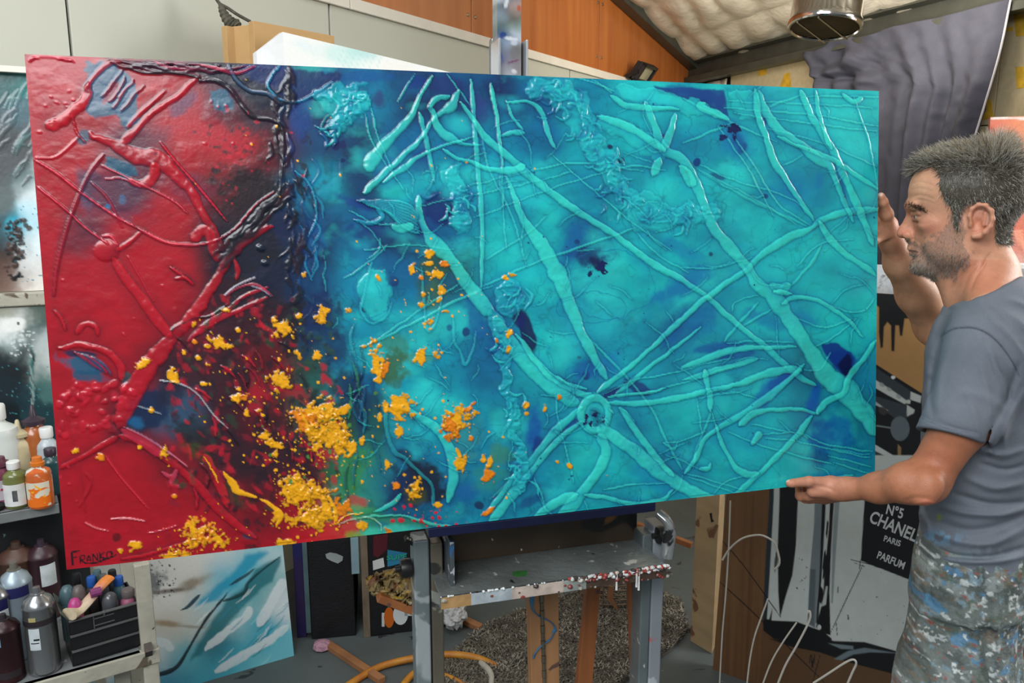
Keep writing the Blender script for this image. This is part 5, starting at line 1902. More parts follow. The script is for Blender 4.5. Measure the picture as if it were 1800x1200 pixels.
# dark underpaint specks through the red
dk = (1 - teal) * sstep(.56, .70, fbm(X * .05, Y * .05, 5, 31)) * sstep(330, 470, X + (Y - 500) * .1 + (fbm(X * .01, Y * .01, 2, 5) - .5) * 160)
A.c = A.c * (1 - .75 * dk[..., None]) + lin((28, 18, 28)) * .75 * dk[..., None]
A.h_ += (fbm(X * .02, Y * .03, 4, 41) - .5) * 2.2 + (fbm(X * .12, Y * .12, 3, 42) - .5) * .22
NV, IND = (8, 22, 74), (10, 40, 110)
for (x, y, rx, ry, c_, op, an, so, rg_) in (
        # slate and blue windows in the red
        
        (320, 185, 30, 14, (70, 50, 84), .7, -.7, .5, .5), (147, 242, 13, 16, (38, 70, 90), .9, 0, .3, .3),
        (158, 318, 22, 30, (52, 70, 96), .6, -.6, .5, .6), (150, 350, 14, 20, (30, 84, 120), .6, 0, .5, .6), (200, 345, 70, 45, (80, 46, 72), .6, .3, .6, .6),
        (215, 350, 8, 10, (20, 120, 170), .8, 0, .3, .4), (190, 362, 6, 5, (30, 130, 176), .9, 0, .3, .4), (330, 330, 60, 30, (98, 30, 56), .5, .3, .6, .6), (280, 240, 40, 20, (74, 36, 60), .5, -.4, .6, .6),
        (435, 335, 46, 44, (26, 12, 20), .92, .2, .5, .8), (372, 320, 16, 12, (40, 12, 22), .8, .5, .5, .8), (378, 300, 8, 6, (30, 14, 20), .9, 0, .4, .6), (402, 268, 7, 6, (22, 14, 20), .9, 0, .3, .5), (415, 210, 46, 26, (56, 34, 46), .6, .1, .6, .8),
        (400, 136, 50, 18, (18, 22, 40), .9, .2, .4, .4), (450, 165, 40, 22, (16, 24, 44), .9, .5, .4, .4), (455, 215, 30, 26, (44, 30, 48), .6, .3, .5, .7),
        (440, 440, 42, 52, (20, 20, 36), .93, .5, .45, .7), (470, 480, 34, 34, (18, 24, 48), .9, 0, .5, .8), (395, 470, 30, 20, (36, 18, 34), .8, -.8, .5, .6), (500, 400, 26, 40, (14, 28, 64), .85, .2, .5, .7),
        (146, 640, 46, 18, (20, 82, 110), .95, .25, .3, .5), (160, 660, 38, 13, (20, 72, 100), .9, .1, .4, .6), (140, 622, 34, 6, (16, 34, 66), .9, .1, .4, .4), (222, 664, 9, 12, (60, 76, 78), .9, 0, .3, .3),
        (262, 716, 34, 44, (14, 34, 66), .93, .8, .35, .5), (300, 690, 26, 34, (26, 26, 48), .8, .3, .5, .7), (238, 742, 18, 16, (24, 96, 136), .8, .3, .4, .5), (330, 762, 40, 26, (22, 30, 30), .8, .6, .5, .7), (350, 800, 40, 14, (40, 60, 24), .8, .7, .5, .6),
        (350, 640, 70, 40, (54, 22, 32), .7, .3, .6, .9), (400, 700, 50, 30, (58, 18, 30), .6, .3, .6, .9), (430, 820, 40, 36, (38, 18, 26), .7, .4, .6, .9), (470, 760, 30, 50, (30, 20, 26), .7, .1, .6, .9),
        (410, 870, 40, 14, (46, 54, 30), .6, .7, .5, .7), (440, 942, 14, 7, (40, 50, 72), .8, 0, .4, .4), (205, 944, 9, 9, (24, 6, 12), .9, .3, .3, .6),
        # scarlet areas
        (60, 250, 20, 120, (166, 8, 30), .5, 0, .7, .2), (215, 480, 90, 70, (164, 6, 28), .6, .3, .6, .3), (190, 880, 110, 70, (152, 0, 20), .7, 0, .6, .3), (310, 830, 60, 90, (148, 2, 20), .6, -.8, .6, .3),
        (360, 240, 60, 24, (170, 14, 36), .6, .3, .6, .6), (420, 250, 50, 28, (164, 14, 34), .6, .2, .6, .8), (450, 690, 16, 44, (176, 18, 40), .6, .1, .5, .8), (520, 690, 34, 16, (160, 24, 38), .6, .4, .5, .9), (560, 790, 30, 12, (180, 24, 34), .8, .2, .5, .7), (590, 745, 12, 9, (190, 30, 36), .8, 0, .4, .5),
        (590, 930, 46, 26, (188, 14, 30), .85, -.2, .4, .5), (560, 960, 60, 18, (186, 14, 30), .8, 0, .5, .5), (625, 880, 20, 14, (180, 40, 34), .7, .3, .4, .6),
        # blues
        (480, 128, 60, 22, (10, 44, 104), .8, .15, .6, .4), (560, 150, 50, 26, (8, 96, 150), .7, -.2, .6, .4), (530, 200, 26, 50, (10, 56, 120), .8, .1, .6, .4), (640, 135, 60, 12, (6, 70, 136), .6, 0, .5, .4),
        (590, 256, 9, 9, NV, .95, 0, .3, .4), (603, 254, 6, 8, (12, 30, 80), .9, 0, .3, .4), (603, 282, 5, 4, NV, .9, 0, .3, .3), (690, 300, 60, 30, (8, 92, 146), .5, .4, .6, .6),
        (666, 175, 14, 18, (40, 40, 96), .7, 0, .5, .5), (730, 145, 20, 14, (14, 50, 120), .7, 0, .5, .5), (790, 150, 40, 16, (26, 40, 100), .7, .1, .5, .5), (838, 190, 22, 30, (40, 52, 116), .6, 0, .5, .6),
        (740, 285, 22, 30, (14, 56, 124), .7, .2, .5, .5), (775, 365, 34, 34, (14, 32, 96), .88, .2, .4, .4), (650, 400, 40, 22, (14, 40, 104), .75, .2, .5, .6), (620, 355, 40, 10, (16, 60, 126), .7, .4, .5, .5), (800, 340, 20, 20, (16, 44, 106), .5, 0, .5, .5),
        (555, 420, 20, 44, (12, 88, 140), .7, .1, .6, .6), (560, 560, 34, 70, (14, 40, 84), .85, .3, .5, .7), (590, 600, 24, 50, (12, 50, 88), .8, -.3, .5, .7), (612, 680, 26, 40, (12, 36, 66), .8, 0, .5, .6), (640, 730, 16, 50, (10, 50, 80), .8, .1, .5, .5),
        (690, 495, 10, 10, (12, 34, 86), .95, 0, .3, .4), (640, 545, 5, 5, NV, .8, 0, .4, .4), (660, 546, 6, 5, NV, .6, 0, .4, .4), (745, 400, 26, 18, (10, 60, 120), .7, 0, .5, .5), (690, 470, 40, 34, (10, 84, 130), .6, 0, .6, .6),
        (760, 470, 32, 38, (44, 84, 60), .7, .3, .6, .8), (760, 520, 26, 26, (60, 96, 60), .6, .2, .6, .8), (820, 583, 7, 8, (10, 44, 100), .9, 0, .3, .4), (790, 576, 5, 6, (10, 60, 120), .7, 0, .3, .4), (836, 560, 18, 40, (10, 84, 146), .7, -.3, .5, .5),
        (690, 650, 30, 34, (52, 84, 40), .85, 0, .5, .8), (700, 605, 34, 18, (50, 96, 60), .6, 0, .6, .8), (740, 630, 30, 12, (70, 110, 70), .5, 0, .6, .7), (720, 720, 26, 26, (10, 90, 120), .4, 0, .6, .6),
        (742, 850, 58, 44, (16, 26, 46), .95, .3, .35, .4), (700, 860, 26, 34, (14, 40, 80), .85, .2, .5, .4), (710, 800, 22, 14, (14, 40, 70), .8, .3, .5, .5), (730, 868, 26, 20, (60, 66, 34), .7, 0, .5, .6), (660, 760, 20, 40, (20, 84, 80), .7, 0, .5, .6),
        (622, 830, 30, 40, (50, 130, 70), .75, .1, .5, .7), (580, 830, 20, 30, (30, 84, 54), .8, .3, .5, .8), (640, 900, 40, 14, (60, 150, 90), .7, .1, .5, .6), (700, 915, 60, 9, (40, 120, 90), .8, .12, .4, .4), (680, 935, 60, 14, (60, 190, 160), .7, -.1, .5, .4), (622, 943, 16, 10, (120, 140, 40), .8, 0, .4, .6),
        (820, 865, 22, 20, (12, 88, 150), .7, 0, .6, .4), (843, 888, 9, 8, (14, 40, 80), .9, 0, .3, .4), (870, 840, 40, 34, (40, 130, 110), .5, 0, .6, .8), (820, 780, 30, 50, (60, 140, 120), .35, .2, .6, .7), (880, 800, 30, 24, (60, 130, 80), .55, .3, .6, .8),
        (1042, 452, 40, 20, (10, 36, 96), .88, .25, .6, .8), (1046, 462, 20, 14, (12, 22, 70), .9, .4, .5, .9), (1010, 410, 26, 26, (10, 84, 146), .6, .4, .6, .6), (1014, 425, 5, 4, NV, .9, 0, .3, .4), (1000, 440, 20, 34, (10, 90, 150), .6, .3, .6, .5),
        (926, 582, 13, 40, (10, 22, 74), .95, -.32, .25, .2), (912, 560, 12, 20, (12, 30, 90), .9, -.2, .3, .3), (1030, 660, 8, 8, (14, 18, 66), .95, 0, .3, .2), (1018, 628, 4, 3, NV, .9, 0, .3, .3), (1030, 650, 26, 20, (8, 84, 150), .7, 0, .6, .4), (1075, 690, 20, 8, (30, 40, 110), .9, -.5, .3, .3), (1120, 680, 26, 12, (20, 44, 112), .85, .5, .3, .3), (1074, 640, 20, 30, (10, 110, 170), .5, .5, .6, .4),
        (938, 750, 16, 44, (6, 70, 150), .8, .1, .6, .4), (944, 790, 10, 26, (8, 44, 120), .8, .1, .5, .4), (935, 880, 34, 10, (8, 60, 120), .7, -.4, .5, .4), (1008, 745, 20, 7, (8, 70, 140), .8, -.6, .4, .4), (1110, 790, 26, 14, (6, 110, 160), .5, .6, .6, .4),
        (1200, 500, 70, 22, (6, 90, 160), .7, -.55, .6, .4), (1230, 560, 40, 30, (6, 90, 156), .6, -.5, .6, .5), (1180, 590, 34, 16, (8, 84, 150), .6, -.6, .6, .4), (1260, 610, 60, 10, (8, 70, 146), .7, -.15, .5, .4), (1290, 625, 46, 7, (8, 60, 140), .7, -.15, .5, .4),
        (1296, 248, 13, 22, (12, 30, 96), .92, -.5, .6, .5), (1305, 262, 9, 12, (14, 24, 84), .9, .2, .5, .5), (1290, 250, 30, 44, (8, 110, 170), .6, -.5, .7, .4), (1235, 168, 40, 13, (14, 62, 126), .9, .1, .4, .4), (1195, 158, 44, 9, (10, 84, 140), .7, .1, .5, .5), (1266, 178, 9, 17, (18, 50, 116), .8, .1, .5, .5),
        (1092, 282, 7, 6, NV, .95, 0, .3, .3), (1170, 240, 8, 6, (8, 60, 120), .8, 0, .4, .4), (1345, 345, 6, 5, (10, 40, 100), .9, 0, .4, .4), (1262, 310, 14, 6, (10, 50, 120), .7, .3, .4, .4), (1225, 285, 6, 7, (10, 40, 110), .9, .3, .3, .4), (1072, 258, 5, 4, NV, .9, .3, .3, .4),
        (1343, 210, 10, 14, (10, 66, 136), .8, 0, .5, .3), (1480, 330, 6, 44, (10, 70, 150), .6, -.2, .5, .3), (1400, 340, 60, 40, (6, 130, 176), .5, 0, .7, .4), (1440, 320, 9, 20, (6, 110, 160), .5, .1, .6, .5),
        (1250, 447, 5, 5, NV, .8, 0, .4, .5), (1200, 440, 50, 16, (6, 110, 166), .5, .5, .6, .4), (1480, 632, 26, 19, (10, 50, 132), .95, .3, .3, .25), (1492, 650, 12, 9, (8, 18, 66), .95, .2, .3, .2), (1476, 640, 8, 7, (10, 26, 84), .8, 0, .4, .4), (1374, 668, 34, 12, (8, 70, 150), .8, -.5, .4, .3), (1350, 690, 46, 18, (8, 96, 166), .7, -.7, .5, .3),
        (1430, 700, 12, 30, (8, 84, 166), .8, .3, .5, .4), (1445, 770, 26, 30, (6, 66, 150), .75, .3, .6, .5), (1480, 760, 22, 40, (6, 84, 160), .7, -.4, .5, .4), (1440, 805, 20, 16, (8, 50, 120), .7, .4, .5, .5), (1500, 800, 30, 14, (10, 110, 170), .5, .1, .6, .5), (1460, 840, 40, 12, (8, 110, 170), .5, 0, .6, .5),
        (1340, 560, 40, 14, (8, 110, 166), .6, .4, .6, .5), (1410, 560, 40, 16, (8, 120, 170), .5, .3, .6, .5), (1150, 840, 50, 24, (8, 140, 176), .5, .6, .6, .5), (1310, 770, 80, 40, (10, 152, 180), .5, 0, .7, .5)):
    A.blob(x, y, rx, ry, c_, op, an, so, rg_)
A.poly([(143, 106), (200, 112), (222, 128), (232, 140), (243, 160), (244, 190), (238, 220), (222, 226), (206, 204), (186, 204), (168, 208), (152, 196), (154, 172), (150, 148), (156, 132)], (22, 86, 110), .92, 2.5, 9, .07)
A.poly([(190, 150), (208, 140), (214, 156), (196, 178), (178, 186)], (150, 12, 34), .8, 3, 6, .08)
A.poly([(370, 162), (386, 156), (402, 160), (410, 176), (408, 192), (392, 198), (376, 192), (368, 178)], (20, 84, 108), .92, 2.5, 5, .08)
A.poly([(188, 272), (214, 280), (236, 296), (242, 310), (222, 314), (200, 300), (184, 288)], (20, 78, 100), .95, 2, 4, .08)
A.poly([(145, 308), (168, 312), (240, 330), (262, 352), (220, 372), (180, 366), (140, 352)], (70, 34, 56), .6, 8, 12, .05)
A.poly([(420, 116), (560, 124), (600, 130), (592, 150), (560, 170), (525, 178), (498, 168), (470, 150), (440, 140)], (10, 34, 84), .9, 3, 6, .05)
A.poly([(1150, 152), (1272, 158), (1277, 178), (1282, 206), (1262, 196), (1236, 182), (1196, 174), (1160, 166)], (18, 62, 128), .92, 2, 4, .05)
A.poly([(1442, 606), (1470, 602), (1497, 618), (1498, 650), (1488, 664), (1470, 646), (1452, 628)], (12, 52, 130), .95, 2, 4, .06)
A.poly([(1470, 640), (1490, 620), (1498, 630), (1497, 656), (1486, 662)], (8, 16, 62), .95, 2.5, 3, .06)
# light plates of spread paste
for pl_ in ([(1096, 350), (1130, 336), (1160, 346), (1200, 372), (1262, 364), (1268, 388), (1206, 396), (1150, 408), (1112, 402)], [(950, 160), (1004, 150), (1034, 190), (1042, 246), (1076, 290), (1092, 336), (1064, 322), (1036, 282), (1012, 240), (984, 200)],
            [(1084, 150), (1150, 152), (1180, 166), (1240, 180), (1262, 200), (1230, 204), (1170, 188), (1096, 178)], [(1278, 158), (1330, 162), (1340, 200), (1338, 214), (1300, 206), (1284, 190)], [(1052, 200), (1110, 214), (1160, 246), (1176, 280), (1150, 284), (1090, 240), (1050, 222)],
            [(770, 300), (800, 296), (820, 330), (824, 372), (808, 404), (792, 398), (798, 350)], [(556, 176), (600, 158), (648, 164), (650, 182), (616, 206), (590, 240), (572, 240), (590, 206), (566, 196)], [(632, 500), (650, 470), (676, 476), (690, 520), (678, 556), (650, 566), (634, 540)]):
    A.poly(pl_, (34, 190, 184), .55, 2, 9, .07, hgt=1.6, edge=.6)
# light pools
for (x, y, rx, ry, op) in ((1130, 172, 62, 14, .8), (1060, 560, 60, 60, .35), (760, 700, 60, 30, .5), (1000, 600, 40, 60, .4), (930, 340, 40, 40, .35), (1440, 200, 80, 30, .5), (1500, 260, 40, 60, .5), (1240, 700, 60, 40, .4), (1330, 480, 60, 30, .4), (1250, 860, 60, 20, .3), (790, 340, 20, 22, .5), (900, 180, 30, 16, .4), (655, 500, 26, 34, .55), (980, 870, 40, 14, .5), (1390, 850, 60, 16, .4), (810, 220, 30, 22, .5), (700, 410, 40, 14, .3), (1170, 330, 50, 24, .4)):
    A.blob(x, y, rx, ry, (40, 206, 202), op, .2, .8, .5, .03)
for (x, y, rx, ry) in ((1040, 540, 60, 26), (1070, 500, 80, 60), (655, 510, 32, 44), (1025, 662, 30, 22)):
    for q in range(1):
        pts = [(x + rx * math.cos(t), y + ry * math.sin(t), 1) for t in np.linspace(0, 6.28, 16)]
        A.stroke(pts, (4, 100, 150), .5, .3, wob=8, lift=1)


def S(pts, h=2.2, c=(56, 214, 196), op=.55, edge=.75, **k):
    k.setdefault('wob', 2.5)
    A.stroke([(p[0], p[1], p[2] if len(p) > 2 else 2.2) for p in pts], c, op, h, edge=edge, **k)


# thin scratches and strings
thin = [[(813, 330), (1000, 287), (1130, 300)], [(733, 363), (937, 320), (1010, 300)], [(833, 383), (967, 333), (1100, 293), (1170, 300)], [(640, 610, 2.2), (720, 570, 2.2), (820, 520, 2.2), (870, 500, 1)], [(653, 603, 1.5), (760, 530, 1.5), (807, 500, 1.5)],
        [(840, 507, 2), (953, 457, 2), (1073, 417, 2), (1120, 400, 1)], [(850, 460), (927, 410), (960, 380)], [(967, 270), (1040, 330), (1100, 383), (1180, 440)], [(1200, 253, 2), (1283, 217, 2)], [(1200, 173, 2), (1280, 213, 2), (1367, 250, 1)],
        [(1230, 290), (1300, 320), (1387, 347), (1450, 400)], [(1233, 303, 2), (1317, 350, 2.4), (1417, 397, 2)], [(1225, 296, 1.5), (1330, 352, 1.5), (1400, 395, 1.5)], [(1347, 227), (1433, 247), (1543, 293)], [(1273, 190, 2), (1433, 203, 1.6), (1543, 223, 1.6)], [(1280, 178), (1400, 182), (1540, 190)], [(1290, 200), (1420, 216), (1542, 232)],
        [(1347, 190, 2), (1407, 167, 2)], [(1090, 672), (1200, 652), (1232, 642), (1290, 628)], [(1133, 690, 1.6), (1200, 673, 1.6), (1240, 660, 1.6), (1300, 640, 1.6)], [(1027, 587, 2), (1087, 647, 2), (1133, 700, 2), (1148, 722, 2), (1170, 771, 2), (1199, 824, 2)],
        [(1250, 722, 2), (1234, 764, 2.4), (1223, 796, 2), (1219, 822, 2)], [(1225, 700), (1231, 745), (1234, 764)], [(1261, 758), (1250, 722)], [(1390, 503, 2.5), (1417, 473, 2.5), (1427, 460, 3), (1445, 430, 2)], [(1273, 600, 2.5), (1307, 560, 2.5), (1333, 533, 2)], [(1307, 573, 2), (1357, 543, 2.5)],
        [(1287, 547), (1293, 530), (1333, 520)], [(1277, 603, 1.6), (1340, 600, 1.6), (1397, 603, 1.6)], [(1450, 533), (1487, 547), (1520, 545), (1537, 523)], [(1400, 560), (1450, 575), (1500, 560)], [(1410, 170, 1.5), (1560, 170, 1.5)], [(1543, 293), (1560, 300)], [(1375, 292), (1412, 272)],
        [(615, 370), (670, 395), (735, 385)], [(640, 440), (720, 430), (800, 440)], [(605, 490), (650, 460), (680, 430)], [(645, 456), (665, 440), (668, 420)], [(1000, 700), (1040, 690), (1060, 700)], [(845, 230, 1.5), (862, 300, 1.5), (900, 380, 1.5), (925, 470, 1)],
        [(878, 300), (885, 380), (890, 440)], [(860, 147, 2), (873, 207, 2.2), (880, 260, 2), (885, 367, 1.5)], [(1195, 470), (1260, 470), (1330, 450)], [(1290, 240), (1330, 300), (1370, 360), (1430, 400)], [(1260, 220), (1310, 290), (1360, 380)],
        [(1120, 410), (1160, 450), (1210, 480)], [(1240, 757), (1200, 775), (1165, 778)], [(1165, 778, 2), (1185, 790, 2), (1192, 775, 1)], [(1320, 745, 1.5), (1350, 752, 1.5), (1390, 760, 1.5)], [(1336, 765), (1400, 760), (1420, 770)], [(1280, 758), (1330, 780), (1400, 800), (1466, 816)], [(1345, 770), (1400, 775), (1440, 785), (1530, 800)], [(1410, 760), (1450, 780), (1535, 795)], [(1460, 790), (1530, 805)], [(1455, 800), (1532, 820)], [(1465, 812), (1530, 832)],
        [(1200, 830), (1270, 850), (1340, 870)], [(1210, 838), (1280, 862), (1330, 880)], [(1250, 870), (1275, 846), (1310, 836)], [(1170, 880), (1190, 860), (1200, 835)], [(940, 840, 1.6), (955, 880, 1.6), (960, 900, 1.6)], [(975, 690), (982, 740), (998, 800), (1008, 850)], [(1027, 880), (1036, 900)],
        [(1500, 170), (1530, 260), (1545, 350)], [(1505, 560), (1470, 590), (1430, 610)], [(1460, 620), (1440, 650), (1414, 650)], [(650, 180), (665, 240), (690, 300), (710, 335)], [(640, 200), (660, 260), (700, 320)], [(730, 130), (700, 180)], [(785, 130), (830, 190)], [(1150, 160), (1130, 200), (1160, 260)], [(1125, 180), (1145, 230)],
        [(1000, 130, 1.5), (1040, 145, 1.5), (1080, 160, 2)], [(1040, 140), (1077, 163)], [(1230, 700), (1290, 690), (1330, 700)], [(1060, 860), (1120, 850), (1180, 850)], [(1450, 842, 2), (1500, 835, 2)], [(1420, 850), (1490, 846)], [(1400, 470), (1440, 430), (1500, 420)]]
for l in thin:
    w = l[0][2] if len(l[0]) > 2 else 1.3
    S([(p[0], p[1], p[2] if len(p) > 2 else w) for p in l], 1.5, op=.45, edge=.4)
# heavy trowelled ridges
S([(760, 133, 2.5), (740, 167, 3), (723, 203, 5), (700, 230, 7), (673, 257, 9), (653, 283, 13), (649, 294, 9)], 3.5, edge=.55)
S([(737, 197, 4), (747, 240, 4), (757, 280, 4), (763, 320, 2.5)], 2.5)
S([(807, 160, 2.5), (793, 186, 8), (778, 196, 5), (760, 213, 3), (740, 243, 4), (710, 273, 5), (673, 307, 6), (640, 340, 5)], 3)
S([(755, 185, 5), (763, 200, 5), (770, 225, 7), (790, 242, 9), (813, 252, 3), (847, 255, 2.5)], 3)
S([(757, 187, 4), (768, 172, 5), (790, 170, 4)], 2.5)
S([(673, 320, 3), (710, 295, 5), (745, 270, 3), (830, 240, 2)], 2.2)
S([(880, 240, 3), (900, 233, 4), (920, 234, 5)], 2.5)
S([(890, 177, 2), (900, 203, 2.5), (918, 228, 3)], 2)
S([(828, 140, 3), (833, 200, 4), (837, 253, 4), (842, 317, 4), (847, 400, 3.5), (847, 467, 3), (846, 510, 2)], 2.6)
S([(863, 147, 3), (873, 207, 3.5), (880, 260, 3), (883, 300, 2)], 2.2)
S([(810, 180, 3), (833, 210, 4), (853, 240, 6), (883, 267, 7), (910, 290, 6), (937, 313, 7), (983, 350, 6), (1033, 383, 6), (1064, 402, 6), (1100, 427, 6), (1147, 463, 6), (1183, 483, 6), (1200, 493, 5), (1243, 523, 5), (1300, 573, 5), (1343, 607, 5), (1387, 647, 6), (1410, 665, 5), (1433, 677, 4)], 3.4)
S([(890, 310, 3), (913, 367, 6), (928, 400, 9), (950, 427, 12), (967, 457, 14), (983, 487, 14), (1000, 533, 11), (1017, 573, 9), (1040, 620, 8), (1067, 667, 6)], 3.6)
S([(735, 345, 6), (740, 380, 6), (748, 405, 7), (767, 430, 13), (793, 457, 10), (817, 493, 12), (840, 523, 13), (860, 550, 12)], 4)
S([(870, 560, 8), (887, 590, 13), (910, 620, 13), (937, 647, 15), (967, 677, 15), (1000, 703, 12), (1014, 709, 5)], 4)
S([(908, 587, 4), (953, 647, 6), (983, 670, 6), (1017, 690, 6), (1042, 697, 5)], 3)
S([(975, 660, 2), (1000, 675, 3), (1030, 683, 3)], 2.5)
S([(1067, 707, 4), (1120, 710, 5), (1167, 702, 5), (1200, 697, 5), (1239, 689, 5), (1294, 676, 5), (1339, 660, 7), (1383, 649, 7), (1408, 652, 6)], 3)
S([(1050, 690, 5), (1100, 650, 4.5), (1150, 607, 4.5), (1200, 560, 5), (1237, 527, 5), (1283, 493, 5), (1313, 473, 5), (1340, 447, 6), (1387, 417, 8), (1427, 400, 4), (1440, 390, 5), (1483, 373, 7), (1543, 367, 6)], 3.2)
S([(1083, 692, 4), (1133, 653, 4), (1200, 600, 3), (1232, 573, 1.5)], 2.4)
S([(1070, 697, 3), (1133, 690, 3), (1170, 682, 2)], 2)
S([(1200, 647, 5), (1267, 620, 7), (1310, 612, 5), (1340, 611, 3), (1400, 610, 3)], 2.4)
S([(1200, 667, 3), (1270, 648, 5), (1330, 630, 4)], 2)
S([(1022, 716, 5), (974, 760, 7), (939, 804, 6), (894, 853, 6), (857, 902, 5)], 3)
S([(1021, 740, 4), (983, 771, 6), (939, 822, 6), (901, 869, 9), (872, 907, 8), (859, 931, 6)], 3)
S([(1054, 764, 8), (1066, 791, 9), (1057, 818, 9), (1034, 851, 8), (1019, 871, 10), (1001, 891, 11), (983, 911, 8)], 3.4)
S([(1014, 869, 7), (983, 880, 8), (957, 898, 8), (941, 916, 7)], 3.2)
S([(1028, 869, 4), (1061, 873, 4), (1106, 884, 4), (1139, 883, 4), (1166, 878, 3.5), (1183, 860, 2.5)], 2.6)
S([(1058, 752, 10), (1063, 758, 11), (1086, 771, 10), (1112, 791, 11), (1139, 813, 13), (1172, 836, 12), (1197, 853, 11), (1228, 869, 10), (1250, 876, 8), (1276, 880, 5)], 4)
S([(1090, 718, 5), (1112, 749, 6), (1139, 787, 6), (1166, 818, 5), (1183, 836, 4)], 3)
S([(1414, 640, 3), (1390, 664, 5), (1350, 698, 6), (1306, 727, 6), (1272, 747, 5), (1240, 769, 4), (1230, 790, 4), (1219, 812, 4), (1203, 831, 3)], 3)
S([(1426, 731, 5), (1401, 764, 5.5), (1372, 796, 5.5), (1343, 824, 5), (1314, 849, 5), (1281, 880, 3)], 3)
S([(1258, 745, 2), (1265, 770, 3.5), (1278, 798, 3.5), (1292, 820, 5), (1312, 833, 6), (1332, 831, 4)], 2.8)
S([(1301, 747, 5), (1319, 729, 7), (1350, 721, 4), (1394, 719, 3.5), (1439, 727, 3)], 3)
S([(1238, 652, 6), (1244, 680, 4), (1249, 700, 5), (1248, 722, 4)], 2.6)
S([(1335, 762, 6), (1328, 772, 5), (1322, 780, 4)], 3)
S([(1230, 824, 5), (1245, 822, 4), (1249, 814, 2)], 3)
S([(1133, 180, 5), (1150, 220, 7), (1167, 263, 9), (1200, 280, 8), (1222, 320, 8), (1235, 350, 8), (1250, 395, 8), (1277, 427, 9), (1310, 467, 9), (1333, 500, 10), (1360, 523, 13), (1387, 560, 12), (1413, 600, 12), (1433, 630, 14), (1453, 660, 17), (1483, 683, 20), (1507, 710, 18), (1527, 737, 14), (1538, 762, 10)], 3.6)
S([(1333, 160, 6), (1343, 193, 7), (1367, 227, 8), (1397, 247, 7), (1433, 277, 8), (1458, 293, 7), (1470, 320, 5), (1482, 350, 4), (1500, 390, 3)], 3)
S([(1327, 157, 4), (1333, 207, 5), (1347, 240, 5), (1360, 283, 6), (1387, 323, 5), (1430, 388, 4)], 2.8)
S([(1408, 160, 5), (1425, 200, 6), (1453, 247, 6), (1470, 277, 7), (1487, 317, 6), (1507, 360, 7), (1523, 397, 5), (1535, 430, 4)], 3.2)
S([(1433, 160, 3), (1443, 213, 4), (1460, 262, 4)], 2.4)
S([(1367, 240, 3), (1400, 256, 3), (1467, 283, 4), (1543, 333, 4)], 2.6)
S([(1440, 390, 4), (1460, 420, 6), (1480, 440, 6), (1500, 457, 5), (1520, 470, 5), (1540, 484, 4)], 2.8)
S([(1373, 533, 4), (1395, 524, 4), (1425, 524, 4), (1450, 535, 3.5), (1487, 560, 3), (1517, 593, 2.5)], 2.4)
S([(1540, 598, 4), (1510, 640, 5), (1490, 667, 5), (1480, 690, 5), (1453, 707, 6), (1435, 725, 5)], 3)
S([(1187, 200, 3), (1178, 230, 6), (1167, 263, 8)], 3); S([(1147, 307, 7), (1160, 280, 8)], 3); S([(1197, 293, 8), (1215, 320, 8), (1200, 300, 6)], 3)
S([(1050, 203, 5), (1080, 213, 6), (1120, 232, 7), (1167, 265, 8)], 2.8)
S([(1075, 168, 4), (1100, 185, 5), (1140, 190, 5), (1193, 192, 3)], 3)
S([(780, 263, 2.5), (800, 278, 3), (833, 287, 3.5), (870, 299, 5), (900, 299, 7), (920, 291, 6)], 3)
S([(890, 180, 2.5), (933, 180, 3), (953, 200, 4), (963, 233, 4), (975, 260, 3)], 2.4)
S([(1240, 180, 2), (1230, 186, 6), (1258, 200, 7), (1280, 210, 3)], 2.4)
S([(1480, 165, 4), (1500, 180, 5), (1515, 172, 4)], 2.4)
S([(1355, 500, 5), (1372, 508, 8), (1388, 500, 5)], 3, rough=.8); S([(1360, 512, 4), (1390, 518, 4)], 3)
# clotted, crumpled passages
for pts, w in (([(930, 150), (965, 160), (1000, 165), (1022, 190), (1032, 225), (1048, 258), (1072, 285), (1082, 320), (1098, 350), (1130, 372), (1175, 380), (1215, 372), (1262, 372)], 17), ([(870, 545), (880, 600), (890, 660), (898, 720), (905, 760), (915, 800), (925, 850)], 11), ([(560, 170), (600, 165), (640, 172), (620, 200), (590, 215)], 14), ([(900, 500), (890, 520), (905, 540)], 16), ([(795, 300), (805, 340), (812, 380), (800, 400)], 14)):
    A.stroke([(x, y, w) for x, y in pts], (28, 176, 184), .5, 3.2, wob=16, edge=.5, rough=1.3)
for k in range(150):
    c0 = random.choice([(1000, 180), (1030, 215), (1060, 270), (1085, 330), (1130, 370), (1200, 375), (985, 160), (885, 600), (895, 700), (915, 820), (600, 180), (580, 230), (905, 520), (800, 350)])
    x, y = c0[0] + random.gauss(0, 13), c0[1] + random.gauss(0, 13)
    an = random.uniform(0, 3.1)
    l = random.uniform(6, 18)
    S([(x, y, 1), (x + l * math.cos(an), y + l * math.sin(an), 2.4), (x + 1.8 * l * math.cos(an + .5), y + 1.8 * l * math.sin(an + .5), 1)], 2.4, random.choice([(40, 196, 192), (8, 96, 146), (26, 170, 180)]), .6, .35)
# fan of folds
for k in range(9):
    o = k * 5.5
    S([(625 + o * .5, 352 + o * .2, 1), (665 + o * .4, 352 + o * .5, 2), (700 + o * .1, 356 + o * .9, 2.6), (722, 362 + o * 1.0, 2.6), (736, 378 + o * .7, 1.6)], 2.8, (44, 196, 190), .5, .5)
S([(690, 398, 5), (705, 402, 8), (725, 396, 6)], 3)
S([(622, 385, 2), (650, 392, 4), (672, 380, 5), (660, 364, 3)], 3, (30, 160, 180))
